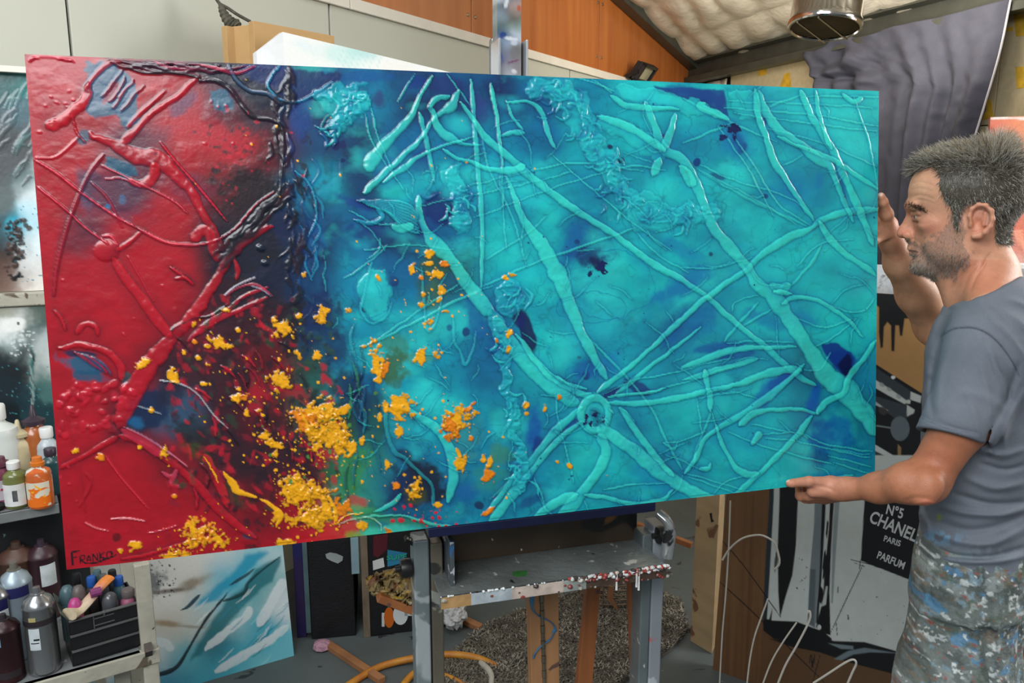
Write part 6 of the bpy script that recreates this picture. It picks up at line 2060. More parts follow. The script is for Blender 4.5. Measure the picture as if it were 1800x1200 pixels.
# ring with clotted centre
ring_ = [(1045 + 24 * math.cos(t) - 4 * math.sin(t), 727 + 28 * math.sin(t) + 4 * math.cos(t), 6.5) for t in np.linspace(0, 2 * math.pi, 16)]
S(ring_, 3.6, edge=.4)
A.blob(1045, 727, 17, 20, (30, 180, 178), .8, 0, .3, .3, .1, 1)
for k in range(14):
    x, y = 1045 + random.gauss(0, 8), 726 + random.gauss(0, 9)
    S([(x, y, 1), (x + 5, y + 4, 2), (x + 9, y + 9, 1)], 2.2, random.choice([(20, 120, 130), (70, 214, 200)]), .7, .4)
# drips and teardrops
for pts in ([(655, 460, 2), (640, 510, 2), (635, 545, 2), (650, 566, 2), (675, 560, 2), (690, 530, 1.5)], [(740, 470, 2), (745, 520, 2), (748, 570, 2.5), (755, 582, 3), (768, 560, 2), (780, 500, 1.5)], [(796, 560, 2), (800, 600, 2.5), (812, 620, 2), (818, 642, 3), (830, 620, 2), (836, 580, 1)], [(880, 760, 1), (895, 745, 1.6), (880, 770, 2)], [(870, 760, 1.4), (858, 770, 1.4), (845, 790, 1.2)]):
    S(pts, 1.6, (40, 190, 190), .35, .35)
# loop in the lower middle
S([(688, 715, 5), (715, 720, 6), (745, 737, 7), (775, 760, 8), (792, 795, 9), (797, 835, 9), (788, 880, 8)], 3)
S([(681, 712, 3), (677, 745, 3.5), (690, 790, 3.5), (712, 806, 3), (735, 828, 3), (757, 850, 3), (762, 890, 3)], 2.6, (30, 150, 160), .5, .6)
S([(657, 900, 2), (690, 885, 4), (705, 868, 3)], 2); S([(640, 908, 2), (700, 905, 2), (760, 920, 2.5), (830, 930, 1)], 2, (70, 200, 170)); S([(592, 921, 1.2), (640, 908, 1.4), (668, 920, 1.4), (672, 936, 1)], 1.6, (150, 200, 170), .6, .2)
for k in range(14):
    x = random.uniform(610, 655); y = random.uniform(560, 840)
    S([(x, y, 1.5), (x + random.uniform(-8, 14), y + 30, 3), (x + random.uniform(-10, 20), y + 62, 1.5)], 2.6, random.choice([(14, 84, 120), (30, 150, 160), (60, 150, 80), (10, 40, 70)]), .55, .45)
for k in range(22):
    x = random.uniform(505, 560); y = random.uniform(260, 520)
    S([(x, y, 1), (x + random.uniform(-6, 18), y + 22, 2.2), (x + random.uniform(-10, 24), y + 48, 1)], 1.0, random.choice([(14, 84, 130), (30, 140, 170), (12, 40, 84)]), .55, .45)
S([(505, 235, 3), (512, 262, 5), (500, 285, 4)], 3, (16, 60, 110)); S([(520, 300, 2), (548, 330, 2), (556, 380, 2), (540, 420, 1)], 2, (40, 150, 180))
S([(498, 110, 1.5), (470, 150, 2), (500, 178, 2.5), (540, 172, 2), (585, 145, 2)], 2.6, (60, 160, 190), .6, .3)

# ---- the red side
RED, RD2 = (170, 8, 30), (130, 8, 24)


def Rr(pts, h=3., c=RED, op=.75, edge=.55, **k):
    A.stroke([(p[0], p[1], p[2] if len(p) > 2 else 2.) for p in pts], c, op, h * .62, edge=edge, **k)


Rr([(478, 398, 5), (455, 408, 7), (430, 424, 8), (405, 448, 9), (392, 470, 10), (375, 500, 10), (345, 545, 11), (310, 585, 12), (280, 620, 15), (255, 652, 18), (236, 684, 18), (222, 714, 14), (208, 750, 10)], 4.5, wob=5, edge=.85)
Rr([(392, 440, 8), (372, 400, 7), (355, 370, 7), (340, 340, 8), (320, 320, 9), (300, 298, 12), (280, 280, 14), (245, 275, 13), (215, 262, 10), (192, 248, 7), (165, 240, 5), (157, 232, 3)], 4.5, wob=4)
Rr([(272, 290, 10), (270, 308, 10), (258, 322, 8), (238, 322, 6), (228, 315, 3)], 5, (176, 6, 26))
Rr([(215, 250, 9), (240, 228, 6), (265, 200, 5), (300, 178, 4), (325, 158, 4), (350, 135, 4)], 3.6, wob=3)
Rr([(222, 225, 3), (245, 200, 4), (268, 180, 3), (290, 160, 2)], 3)
Rr([(155, 150, 6), (150, 175, 8), (125, 200, 9), (105, 215, 10), (85, 220, 7)], 5, (176, 8, 28), wob=5)
Rr([(150, 158, 3), (165, 135, 4), (190, 112, 5), (215, 106, 4)], 4)
for k in (0, 2, 3, 5):
    Rr([(214 + random.uniform(-9, 9) + k * 7 + random.uniform(-4, 4), 122 + k * 6, 1.6), (196 + k * 6, 150 + k * 6, 2.6), (176 + k * 7, 172 + k * 5 + random.uniform(-6, 6), 1.6)], 3, random.choice([(120, 30, 50), (30, 84, 116), (150, 14, 36), (24, 60, 90)]), .7, .6, wob=5)
for k in range(11):
    x0 = 190 + k * 16
    Rr([(x0, 103 + k * 1.2 + random.uniform(-2, 3), 1.5), (x0 + 28, 112 + random.uniform(-5, 10), 3), (x0 + 66, 118 + random.uniform(-6, 12), 3), (x0 + 100, 116 + random.uniform(-3, 6), 1.5)], 3.5, random.choice([(120, 30, 50), (60, 20, 40), (170, 40, 70), (24, 20, 40)]), .7, .6)
A.stroke([(222, 118, 2), (255, 128, 3), (300, 128, 3), (345, 135, 3), (352, 145, 2)], (20, 10, 20), .9, 2)
A.stroke([(352, 142, 3), (380, 142, 4), (405, 158, 4), (425, 185, 4), (445, 205, 4), (480, 212, 3), (497, 230, 3), (497, 290, 3), (492, 340, 2)], (26, 24, 36), .8, 3.2, edge=.5)
A.stroke([(402, 115, 3), (415, 140, 3), (440, 160, 3), (470, 165, 3), (495, 185, 3)], (60, 90, 120), .6, 3.2, edge=.4)
A.stroke([(60, 280, 1.6), (100, 305, 1.8), (145, 340, 1.8), (200, 378, 1.8), (240, 400, 1.8)], (206, 40, 66), .7, 2.6, edge=.3)
A.stroke([(62, 325, 1.4), (120, 372, 1.5), (150, 400, 1.5), (190, 428, 1.5)], (206, 40, 66), .7, 2.4, edge=.3)
A.stroke([(240, 400, 2), (290, 425, 2.4), (330, 430, 2.4), (356, 429, 2), (385, 420, 1.6), (415, 400, 1.4), (450, 360, 1.2), (485, 335, 1)], (214, 50, 70), .7, 2.8, edge=.35)
A.stroke([(178, 290, 1.4), (230, 315, 1.4), (300, 350, 1.4), (330, 375, 1.4)], (206, 60, 80), .7, 2.2, edge=.3)
A.stroke([(180, 316, 1.2), (215, 314, 1.2), (250, 330, 1.2)], (206, 60, 80), .6, 2.)
A.stroke([(282, 250, 1.4), (310, 285, 1.6), (350, 330, 1.8), (400, 390, 1.6)], (200, 30, 56), .7, 2.4, edge=.3)
A.stroke([(128, 205, 1.5), (135, 232, 1.5), (150, 250, 1.5)], (160, 14, 34), .7, 2)
A.stroke([(140, 240, 2), (100, 275, 1.6), (65, 278, 1.4)], (190, 30, 50), .6, 2)
A.stroke([(182, 272, 3), (160, 300, 3), (140, 340, 3), (118, 400, 3), (100, 470, 3), (95, 520, 2)], (140, 20, 40), .6, 2.6, edge=.5)
A.stroke([(160, 320, 1.5), (190, 350, 2), (215, 400, 2)], (150, 16, 40), .6, 2)
A.blob(188, 440, 23, 19, (166, 8, 30), .95, 0, .15, .1, .06, 3.5)
Rr([(200, 455, 7), (222, 490, 8), (250, 525, 9), (275, 560, 9), (300, 590, 8)], 3.4)
Rr([(205, 440, 4), (228, 425, 4), (250, 405, 3)], 3)
A.stroke([(180, 415, 1.4), (195, 415, 1.6), (207, 430, 1.8)], (214, 60, 80), .7, 2.4)
A.stroke([(225, 450, 1.4), (248, 490, 1.4), (270, 530, 1.2)], (170, 30, 50), .6, 2)
Rr([(300, 470, 2.5), (318, 482, 3), (335, 495, 2.5)], 3); Rr([(308, 490, 2), (325, 488, 3), (340, 500, 2)], 3)
Rr([(340, 420, 9), (355, 405, 9), (368, 410, 9), (375, 440, 9), (385, 455, 8)], 4)
Rr([(330, 600, 4), (360, 570, 4), (400, 545, 4), (430, 520, 3), (470, 505, 3)], 3, (176, 20, 44)); Rr([(395, 520, 2), (420, 505, 2), (450, 500, 2.5), (480, 520, 1.5)], 2.6, (200, 70, 90), .5)
Rr([(340, 590, 5), (385, 560, 5), (420, 545, 4), (470, 522, 3)], 3, (180, 18, 44)); A.stroke([(300, 580, 2), (340, 560, 2), (370, 555, 2), (400, 535, 1.5)], (24, 14, 24), .8, 1.5)
Rr([(412, 455, 3), (418, 475, 4), (415, 492, 2)], 4)
A.stroke([(52, 108, 1.5), (62, 100, 3), (90, 99, 3), (130, 108, 2)], (206, 60, 84), .5, 2.4)
A.blob(458, 436, 8, 6, (12, 26, 44), 1, .4, .1, .1, .1, 4); A.blob(466, 462, 7, 5, (14, 26, 44), 1, .2, .1, .1, .1, 4)
Rr([(104, 612, 4), (140, 606, 5), (175, 612, 5), (200, 628, 6), (212, 645, 7), (215, 665, 6)], 4, wob=3)
for k in range(5):
    Rr([(130 + k * 8, 618 + k * 2, 1.6), (150 + k * 9, 632 + k * 3, 2), (172 + k * 6, 648 + k * 3, 1.4)], 2.6, random.choice([(170, 20, 44), (20, 60, 100)]), .7, .4)
Rr([(135, 585, 5), (150, 568, 5), (168, 575, 4), (172, 588, 3)], 3.4, wob=3); Rr([(95, 545, 2), (108, 560, 2.4), (116, 580, 2)], 2.4)
for k in range(60):
    x, y = random.uniform(105, 235), random.uniform(670, 770)
    A.blob(x, y, random.uniform(4, 12), random.uniform(4, 9), random.choice([(176, 12, 36), (190, 20, 44), (150, 14, 34)]), .6, random.uniform(0, 3), .5, .4, .1, random.uniform(.6, 2.))
Rr([(205, 768, 6), (180, 782, 5), (150, 800, 4), (125, 812, 4), (106, 822, 4)], 3.4); Rr([(210, 765, 5), (245, 778, 5), (300, 812, 6), (345, 850, 7), (380, 890, 8), (420, 925, 6), (450, 945, 4)], 3.6)
A.stroke([(218, 750, 2), (250, 765, 2), (290, 790, 2), (330, 820, 1.6)], (220, 120, 140), .6, 3); Rr([(215, 755, 7), (250, 775, 9), (285, 800, 9)], 2.4, (170, 30, 56))
A.stroke([(185, 800, 1.4), (210, 835, 1.4), (240, 870, 1.4), (262, 895, 1.)], (200, 40, 60), .7, 2.2)
A.stroke([(195, 912, 1.4), (225, 911, 1.6), (258, 916, 1)], (226, 130, 140), .6, 2.4); A.stroke([(150, 918, 1.6), (170, 928, 1.6), (192, 933, 1)], (220, 110, 120), .6, 2.4); A.stroke([(255, 938, 1), (290, 930, 1.4), (312, 923, 1)], (206, 60, 80), .6, 2)
A.stroke([(110, 700, 3), (125, 760, 3), (140, 830, 3), (150, 900, 2)], (140, 10, 28), .5, 1.6); A.stroke([(150, 830, 2), (160, 850, 3), (140, 890, 2)], (140, 10, 28), .5, 1.6)
Rr([(284, 828, 3), (300, 838, 4), (310, 830, 4), (300, 848, 5), (318, 856, 3)], 3.4, (190, 60, 90), .6, wob=4); Rr([(360, 800, 7), (375, 830, 9), (390, 860, 8), (400, 890, 5)], 3, (180, 14, 34))
Rr([(215, 982, 3), (260, 974, 3), (330, 952, 2)], 2.)
for (x, y, r) in ((100, 180, 3), (90, 170, 2.4), (115, 182, 2.6), (130, 176, 3), (122, 160, 2.2), (96, 210, 2.4), (80, 186, 2), (64, 277, 3), (118, 188, 2), (70, 232, 4), (111, 492, 3), (110, 710, 2), (106, 838, 4), (120, 820, 3), (104, 860, 3), (122, 850, 3), (135, 880, 2), (108, 922, 3), (235, 560, 2), (218, 587, 3), (286, 502, 2), (360, 252, 3), (410, 252, 2), (372, 178, 2), (384, 188, 2.4), (398, 186, 3)):
    A.blob(x, y, r * 1.2, r * .7, (186, 30, 52), .8, random.uniform(-1, 1), .4, .4, .2, 1.3)
for k in range(420):
    x, y = random.uniform(300, 600), random.uniform(520, 900)
    c_ = random.choice([(184, 14, 38), (160, 14, 34), (44, 16, 26), (24, 22, 34), (120, 16, 34), (34, 56, 40)])
    if x > 520 and y < 640: c_ = random.choice([(14, 60, 90), (20, 34, 56), (40, 70, 50)])
    A.blob(x, y, random.uniform(3, 15), random.uniform(2, 8), c_, .62, random.gauss(1.1, .6), .6, .95, .11, random.uniform(.1, .7))
for k in range(120):
    x, y = random.gauss(420, 40), random.gauss(265, 40)
    A.blob(x, y, random.uniform(1, 5), random.uniform(1, 5), random.choice([(24, 14, 22), (60, 20, 34), (190, 20, 44)]), .6, 0, .4, .6, .2)
for k in range(30):
    x = random.uniform(300, 560); y = random.uniform(560, 860)
    an = random.uniform(.3, 1.5)
    A.stroke([(x, y, 1.2), (x + 16 * math.cos(an), y + 16 * math.sin(an), 2.4), (x + 36 * math.cos(an + .2), y + 36 * math.sin(an + .2), 1.2)], random.choice([(176, 16, 40), (120, 20, 36), (28, 20, 30)]), .7, 2.6, edge=.4)
A.stroke([(280, 669, 1.4), (312, 673, 1.6), (345, 690, 1.4), (375, 728, 1.4), (400, 752, 1.2)], (180, 190, 196), .5, 2.4)
A.stroke([(241, 713, 1), (262, 720, 1.2), (285, 728, 1)], (150, 160, 170), .6, 1.6)
A.stroke([(395, 520, 1.5), (412, 505, 1.6), (432, 495, 1.6), (450, 488, 1.4)], (170, 150, 170), .5, 2.4); A.stroke([(440, 502, 1.4), (458, 508, 1.6), (476, 520, 1.2)], (170, 160, 180), .5, 2.4)

for k in range(34):
    y = random.uniform(110, 520)
    x = 497 + 10 * math.sin(y * .02) + random.gauss(0, 9) + (10 if y > 300 else 0)
    A.stroke([(x, y, 1.2), (x + random.uniform(-9, 9), y + 18, 5), (x + random.uniform(-18, 18), y + 38, 1.6)], random.choice([(14, 16, 28), (22, 20, 34), (10, 34, 62), (40, 20, 36)]), .85, 1.7, edge=.5, wob=8)
for k in range(26):
    t = k / 25
    x = 500 - 110 * t + random.gauss(0, 7); y = 340 + 110 * t + random.gauss(0, 7)
    A.stroke([(x + 14, y - 16, 1.2), (x, y, 5), (x - 16, y + 15, 1.6)], random.choice([(14, 14, 26), (24, 20, 32), (60, 10, 26)]), .85, 1.8, edge=.5, wob=6)
for k in range(150):
    x, y = random.uniform(560, 1530), random.uniform(150, 880)
    an = random.choice([random.gauss(.75, .25), random.gauss(-.6, .25), random.uniform(0, 3.14)])
    l = random.uniform(10, 42); bd = random.uniform(-.4, .4)
    A.stroke([(x, y, .6), (x + l * math.cos(an), y + l * math.sin(an), 1.3), (x + 1.9 * l * math.cos(an + bd), y + 1.9 * l * math.sin(an + bd), .6)], (44, 196, 186), .35, 1.1, edge=.45, wob=4)

# ---- yellow splashes
YE, YO = (230, 162, 8), (222, 126, 8)
for (x, y, r, rx, ry, an, dn) in (
        (497, 580, 15, 1, 1, .3, .55), (492, 666, 16, 1, 1, 0, .6), (567, 553, 9, 1, 1, 0, .8), (386, 601, 11, 1.3, .7, .4, .75), (303, 662, 9, .7, 1.2, -.2, .7), (253, 637, 9, 1.3, .6, -.5, .8), (526, 621, 8, .8, 1, 0, .6), (557, 623, 7, .8, 1.1, 0, .7),
        (663, 638, 11, .7, 2.4, -.08, .75), (677, 645, 8, .6, 2, .35, .65), (700, 714, 17, 1.2, .8, 0, .8), (801, 738, 20, 1, .9, -.3, .62), (790, 750, 13, .9, 1.3, -.2, .6), (826, 716, 8, 1.4, .6, -.6, .65), (832, 728, 10, 1, .8, 0, .5),
        (560, 722, 22, 1.4, .7, -.2, .58), (540, 736, 22, 1.3, .8, .2, .45), (573, 735, 18, 1.5, .7, 0, .6), (600, 722, 12, 1.2, .8, -.5, .5), (578, 768, 25, 1.1, 1, .3, .62), (600, 780, 16, 1, 1.2, 0, .6), (548, 762, 22, 1.1, .8, 0, .35), (613, 785, 12, 1, 1.2, 0, .45),
        (468, 768, 10, 1.4, .7, .3, .6), (482, 782, 10, 1.5, .6, .4, .5), (485, 800, 7, .7, 1.2, 0, .5), (521, 858, 22, 1, 1, 0, .62), (532, 873, 24, 1.1, .9, .3, .6), (556, 866, 14, 1, 1, 0, .6), (560, 905, 24, 1.1, .8, -.2, .5), (542, 915, 20, 1.2, .7, 0, .45), (575, 890, 18, 1.6, .5, 1.2, .62), (598, 890, 10, 1.1, .9, 0, .85),
        (500, 915, 14, 1.1, .9, .3, .35), (485, 905, 9, .7, 1.3, 0, .5), (348, 938, 30, 1, .9, 0, .33), (352, 942, 16, 1, 1, 0, .3), (385, 952, 24, 1.3, .6, .1, .3), (302, 975, 12, 1.3, .9, .2, .6), (325, 972, 10, 1.4, .8, .3, .5), (236, 958, 8, 1.2, .8, -.4, .65), (211, 970, 4.5, 1.1, .8, -.2, .7),
        (730, 858, 13, .9, 1.2, .3, .5), (727, 868, 8, 1, 1.2, 0, .75), (684, 816, 8, 1, .8, -.4, .5), (695, 854, 6, .8, 1.2, .4, .6), (701, 756, 6, .8, 1.2, 0, .75), (668, 734, 5, .8, 1.2, 0, .6), (636, 776, 5, .7, 1.1, 0, .6), (812, 815, 9, .9, 1.1, 0, .8), (806, 798, 5, .8, 2, 0, .5), (858, 834, 9, .8, 1.3, .2, .8), (862, 812, 7, .8, 1.6, .5, .5), (849, 805, 6, .8, 1.3, 0, .5), (828, 770, 5, .8, 1, 0, .6),
        (752, 445, 8, 1, .9, 0, .65), (754, 462, 5, 1.1, .8, 0, .7), (725, 472, 8, .7, 1.2, 0, .55), (766, 480, 9, 1.3, .7, 0, .7), (783, 465, 6, 1, .8, 0, .6), (776, 510, 9, .8, 1.2, .4, .6), (740, 488, 6, 1, .8, 0, .4), (745, 517, 5, .8, 1.1, 0, .6), (738, 532, 6, .9, 1.1, 0, .4), (770, 530, 8, 1, .8, 0, .4), (758, 565, 8, .8, 1.2, 0, .6), (783, 546, 6, 1.2, .6, 0, .4), (665, 490, 5, 1, .9, 0, .6), (612, 545, 4, 1, 1, 0, .7), (640, 609, 6, 1, .8, 0, .6), (895, 585, 6, 1, 1, 0, .6), (893, 612, 6, .8, 1.2, 0, .4), (873, 598, 5, .8, 1.1, 0, .4), (740, 628, 9, .9, 1.2, .2, .6), (767, 620, 8, 1, 1, 0, .55), (900, 483, 6, 1, .7, 0, .6), (888, 488, 4, 1, .8, 0, .6),
        (290, 795, 7, .8, 1.3, 0, .7), (176, 803, 7, 1.2, .8, -.4, .6), (132, 792, 5, 1.2, .6, 0, .6), (245, 786, 2.6, 1, 1, 0, .9), (307, 871, 4, 1, 1, 0, .8), (417, 700, 8, 1, .8, 0, .7), (430, 697, 8, .9, 1, 0, .45), (433, 729, 6, .8, 1.2, .3, .6), (365, 608, 3, 1, 1, 0, .9), (348, 629, 4, 1, .8, 0, .8), (367, 641, 4, 1, .8, 0, .6), (342, 598, 4, 1, 1, 0, .7), (341, 570, 5, .5, 1.4, .3, .6), (325, 620, 4, 1, .8, 0, .6), (393, 545, 6, 1.3, .6, 0, .5), (300, 722, 0.1, 1, 1, 0, .5), (265, 720, 5, .8, 1, 0, .6), (358, 674, 4, 1, .8, 0, .7), (420, 580, 4, 1, .9, 0, .6), (483, 563, 4, 1, 1, 0, .7), (527, 555, 4, 1, .8, 0, .7), (535, 483, 6, 1.2, .7, .6, .5), (418, 684, 5, 1, .8, 0, .6), (453, 722, 5, 1, .8, 0, .5),
        (683, 937, 6, .9, 1.1, 0, .8), (634, 922, 7, 1, .9, .5, .75), (770, 885, 5, 1, .9, 0, .7), (858, 899, 7, 1.5, .5, -.6, .6), (925, 713, 4, 1, 1, 0, .8), (924, 726, 3.5, 1, 1, 0, .7), (958, 718, 4, .7, 1.3, 0, .6), (1001, 818, 3.5, 1, 1, 0, .7), (979, 811, 3, 1, 1, 0, .7), (983, 697, 3, 1, 1, 0, .6), (1067, 836, 3, 1, 1, 0, .5), (497, 955, 8, 1.3, .7, 0, .75), (515, 957, 7, 1.1, .8, .3, .7), (588, 863, 5, 1, .9, 0, .6), (492, 848, 6, .7, 1.2, 0, .6), (553, 792, 0.1, 1, 1, 0, .6)):
    A.splat(x, y, r * 1.15, YE if random.random() < .75 else YO, 2.4, rx, ry, an, dn + .12)
for pts in ([(396, 830, 3), (408, 850, 5), (415, 860, 6), (430, 866, 4), (450, 874, 2.5)], [(455, 876, 1.5), (470, 885, 3), (485, 895, 4), (492, 905, 5), (488, 925, 3)], [(358, 802, 1), (370, 822, 1.4), (384, 848, 1.6)], [(527, 724, 2), (540, 742, 3), (545, 760, 2)], [(620, 772, 2), (622, 790, 3), (615, 800, 4)], [(575, 870, 2), (588, 895, 4), (590, 918, 4)], [(590, 918, 1), (612, 905, 1.2), (640, 900, 1)]):
    A.stroke(pts, YE, .95, 2.6, wob=5)
for k in range(12):
    t = k / 11 * 6.28
    A.blob(348 + 24 * math.cos(t), 935 + 24 * math.sin(t), random.uniform(3, 7), random.uniform(2, 5), (232, 140, 20), .85, t, .4, .5, .2, 1.2)
for (x0, y0, x1, y1, n) in ((400, 560, 640, 960, 150), (460, 700, 640, 940, 150), (280, 900, 440, 985, 60), (640, 400, 860, 660, 50), (640, 700, 900, 920, 50), (320, 540, 520, 760, 36), (200, 120, 1000, 420, 26)):
    A.speckle(x0, y0, x1, y1, n, YE, .7, 2.8, 1.0, g=True)
A.speckle(500, 700, 680, 940, 60, (70, 120, 50), .9, 4, .4, g=True)
A.speckle(650, 880, 820, 930, 26, (190, 24, 50), 1, 3.6, .6, g=True)
for x, y, r in ((690, 915, 4), (705, 914, 5), (740, 916, 3.6), (771, 925, 2.6), (784, 924, 2.6), (802, 921, 2.4), (728, 915, 3), (785, 908, 0.8)):
    A.blob(x, y, r * 1.2, r, (190, 22, 48), .95, 0, .2, .2, .2, .8)
A.speckle(640, 170, 1540, 860, 90, (8, 70, 120), .7, 2.2, .1)
for (x, y) in ((1055, 470), (1290, 232), (1045, 735)):
    A.splat(x, y, 17, (10, 26, 80), .2, 1.2, .8, .4, .42)
    A.splat(x - 18, y + 9, 9, (10, 34, 90), .2, 1, 1, .4, .4)
# signature in dark brushed capitals
SG = (34, 4, 16)
for pts in ([(126, 968, 1.4), (127, 985, 1.5), (128, 994, 1.2)], [(126, 970, 1.2), (140, 967, 1.2)], [(127, 980, 1.1), (136, 978, 1)],
            [(141, 977, 1.1), (142, 990, 1.1)], [(141, 977, 1), (148, 976, 1), (148, 982, 1), (142, 984, 1), (150, 989, 1)],
            [(152, 989, 1), (156, 976, 1), (161, 987, 1)], [(154, 984, .9), (160, 983, .9)],
            [(164, 986, 1), (164, 974, 1), (171, 984, 1), (171, 972, 1)],
            [(175, 971, 1), (176, 984, 1)], [(184, 970, 1), (176, 977, 1), (184, 981, 1)],
            [(191, 969, 1), (187, 974, 1), (190, 980, 1), (196, 977, 1), (196, 970, 1), (191, 969, 1)],
            [(150, 990, .9), (170, 988, 1.2), (186, 982, 1.3), (198, 978, 1), (204, 975, .8)]):
    A.stroke([(x, y, w * 1.45) for x, y, w in pts], SG, 1., .3, n=5)
A.h_[:, :3] *= .2; A.h_[:, -3:] *= .2; A.h_[:3] *= .2; A.h_[-3:] *= .2
A.c = np.clip(A.c, .001, .95)
m_imp = VM('glossy_impasto_paint', .27, coat=.22, bump=.05, bscale=220, nvar=.05)
big = A.make('big_painting', m_imp, .032, hscale=.00065)
tag(big, 'huge impasto painting, red at left and turquoise at right, held on the easel', 'painting')
# ledge of the easel that carries it
nbk = unit(np.cross(cu_, cv_))
if nbk[1] < 0: nbk = -nbk


def cedge(px):
    """point on the lower edge of the canvas at photo column px"""
    s_ = np.linspace(0, 1, 400)
    pp_ = BLc + (BRc - BLc) * s_[:, None]
    x_, _y = proj(pp_)
    return pp_[np.argmin(np.abs(x_ - px))]


e0, e1 = cedge(752), cedge(1152)
mb = MB()
dz = UP * .001
mb.box(e0 - dz - UP * .018 - EN * .0, unit(e1 - e0), EN, UP, np.linalg.norm(e1 - e0), .135, .018)
put('canvas_ledge', mb, M('navy_stained_ledge', (20, 24, 56), .4, var=.2, metal=.2), ea, bevel=.002)
zl_ = min(e0[2], e1[2]) - .019
mb = MB()
mb.box(el(w2 - .004, TB - .005, zt + .115), EU, EN, UP, uR - w2 + .01, .008, zl_ - zt - .115)
put('back_board', mb, m_boardm, ea)
mb = MB()
mb.box(el(uR / 2 - .02, TB + .004, zt + .02), EU, EN, UP, .05, .05, zl_ - zt - .02)
put('rear_support', mb, m_easel2, ea)
# ================================================================ the man
FWD = unit([-.868, .497, 0])
LFT = np.array([-FWD[1], FWD[0], 0])
HC = PY(1705, 370, 1.55)


def Hd(px, py, l=0.):
    return hit(px, py, HC, LFT) + LFT * l


def W3(px, py, l):                          # the point seen there at l metres to his left (towards the viewer)
    o = HC + LFT * l
    return hit(px, py, o, LFT)


def loc(p):                                 # world -> (forward, left, up) about the head centre
    q = p - HC
    return q @ FWD, q @ LFT, q[..., 2]


def smin(a, b, k):
    h = np.clip(.5 + .5 * (b - a) / k, 0, 1)
    return b + (a - b) * h - k * h * (1 - h)


def smax(a, b, k):
    return -smin(-a, -b, k)


def rc(a, b, ra, rb, k=.012, op='+', flat=None):
    a, b = np.asarray(a, float), np.asarray(b, float)
    ab = b - a
    L2 = ab @ ab + 1e-12

    def f(p):
        pa = p - a
        t = np.clip((pa @ ab) / L2, 0, 1)
        q = pa - t[..., None] * ab
        if flat is not None:
            ax, s = flat
            c = q @ ax
            q = q + (c * (1 / s - 1))[..., None] * ax
        return np.sqrt((q * q).sum(-1)) - (ra + (rb - ra) * t)
    return f, k, op


def elp(c, r, k=.012, op='+', ax=None):
    A_ = np.array([FWD, LFT, UP]) if ax is None else np.array(ax)
    r = np.asarray(r, float)
    c = np.asarray(c, float)

    def f(p):
        q = (p - c) @ A_.T
        k0 = np.sqrt(((q / r) ** 2).sum(-1)) + 1e-9
        k1 = np.sqrt(((q / (r * r)) ** 2).sum(-1)) + 1e-9
        return k0 * (k0 - 1) / k1
    return f, k, op


def loft(st, k=.02, top=None, bot=None):
    """st: (z, forward centre, left centre, ra, rl) bottom up, in head-local metres"""
    st = np.array(sorted(st))

    def f(p):
        a, l, z = loc(p)
        g = [np.interp(z, st[:, 0], st[:, i]) for i in (1, 2, 3, 4)]
        q = np.sqrt(((a - g[0]) / g[2]) ** 2 + ((l - g[1]) / g[3]) ** 2) + 1e-9
        d = (q - 1) * np.minimum(g[2], g[3]) * .9
        d = smax(d, z - st[-1, 0], .03)
        return smax(d, st[0, 0] - z, .004)
    return f, k, '+'


def pxd(p, strokes):
    """relief from creases laid out in photo coordinates: (points, width px, height m)"""
    X, Y = proj(p)
    h = np.zeros(X.shape)
    for pts, w, amp in strokes:
        q = smooth_path(pts, 4)
        m = (X > q[:, 0].min() - 3 * w) & (X < q[:, 0].max() + 3 * w) & (Y > q[:, 1].min() - 3 * w) & (Y < q[:, 1].max() + 3 * w)
        if not m.any(): continue
        x, y = X[m], Y[m]
        dm = np.full(x.shape, 1e9)
        n = len(q) - 1
        tt = np.zeros(x.shape)
        for i in range(n):
            x1, y1 = q[i, :2]; x2, y2 = q[i + 1, :2]
            L2 = (x2 - x1) ** 2 + (y2 - y1) ** 2 + 1e-9
            t = np.clip(((x - x1) * (x2 - x1) + (y - y1) * (y2 - y1)) / L2, 0, 1)
            d = np.hypot(x - x1 - t * (x2 - x1), y - y1 - t * (y2 - y1))
            b = d < dm
            dm = np.where(b, d, dm); tt = np.where(b, (i + t) / n, tt)
        h[m] += amp * np.exp(-(dm / w) ** 2) * np.sin(np.pi * np.clip(tt * .9 + .05, 0, 1)) ** .5
    return h


def field(prims, post=None):
    def f(p, act=None):
        d = np.full(p.shape[:-1], 1.)
        for i, (g, k, op) in enumerate(prims):
            if act is not None and not act[i]: continue
            v = g(p)
            d = smin(d, v, k) if op == '+' else smax(d, -v, k)
        return post(p, d) if post else d
    return f


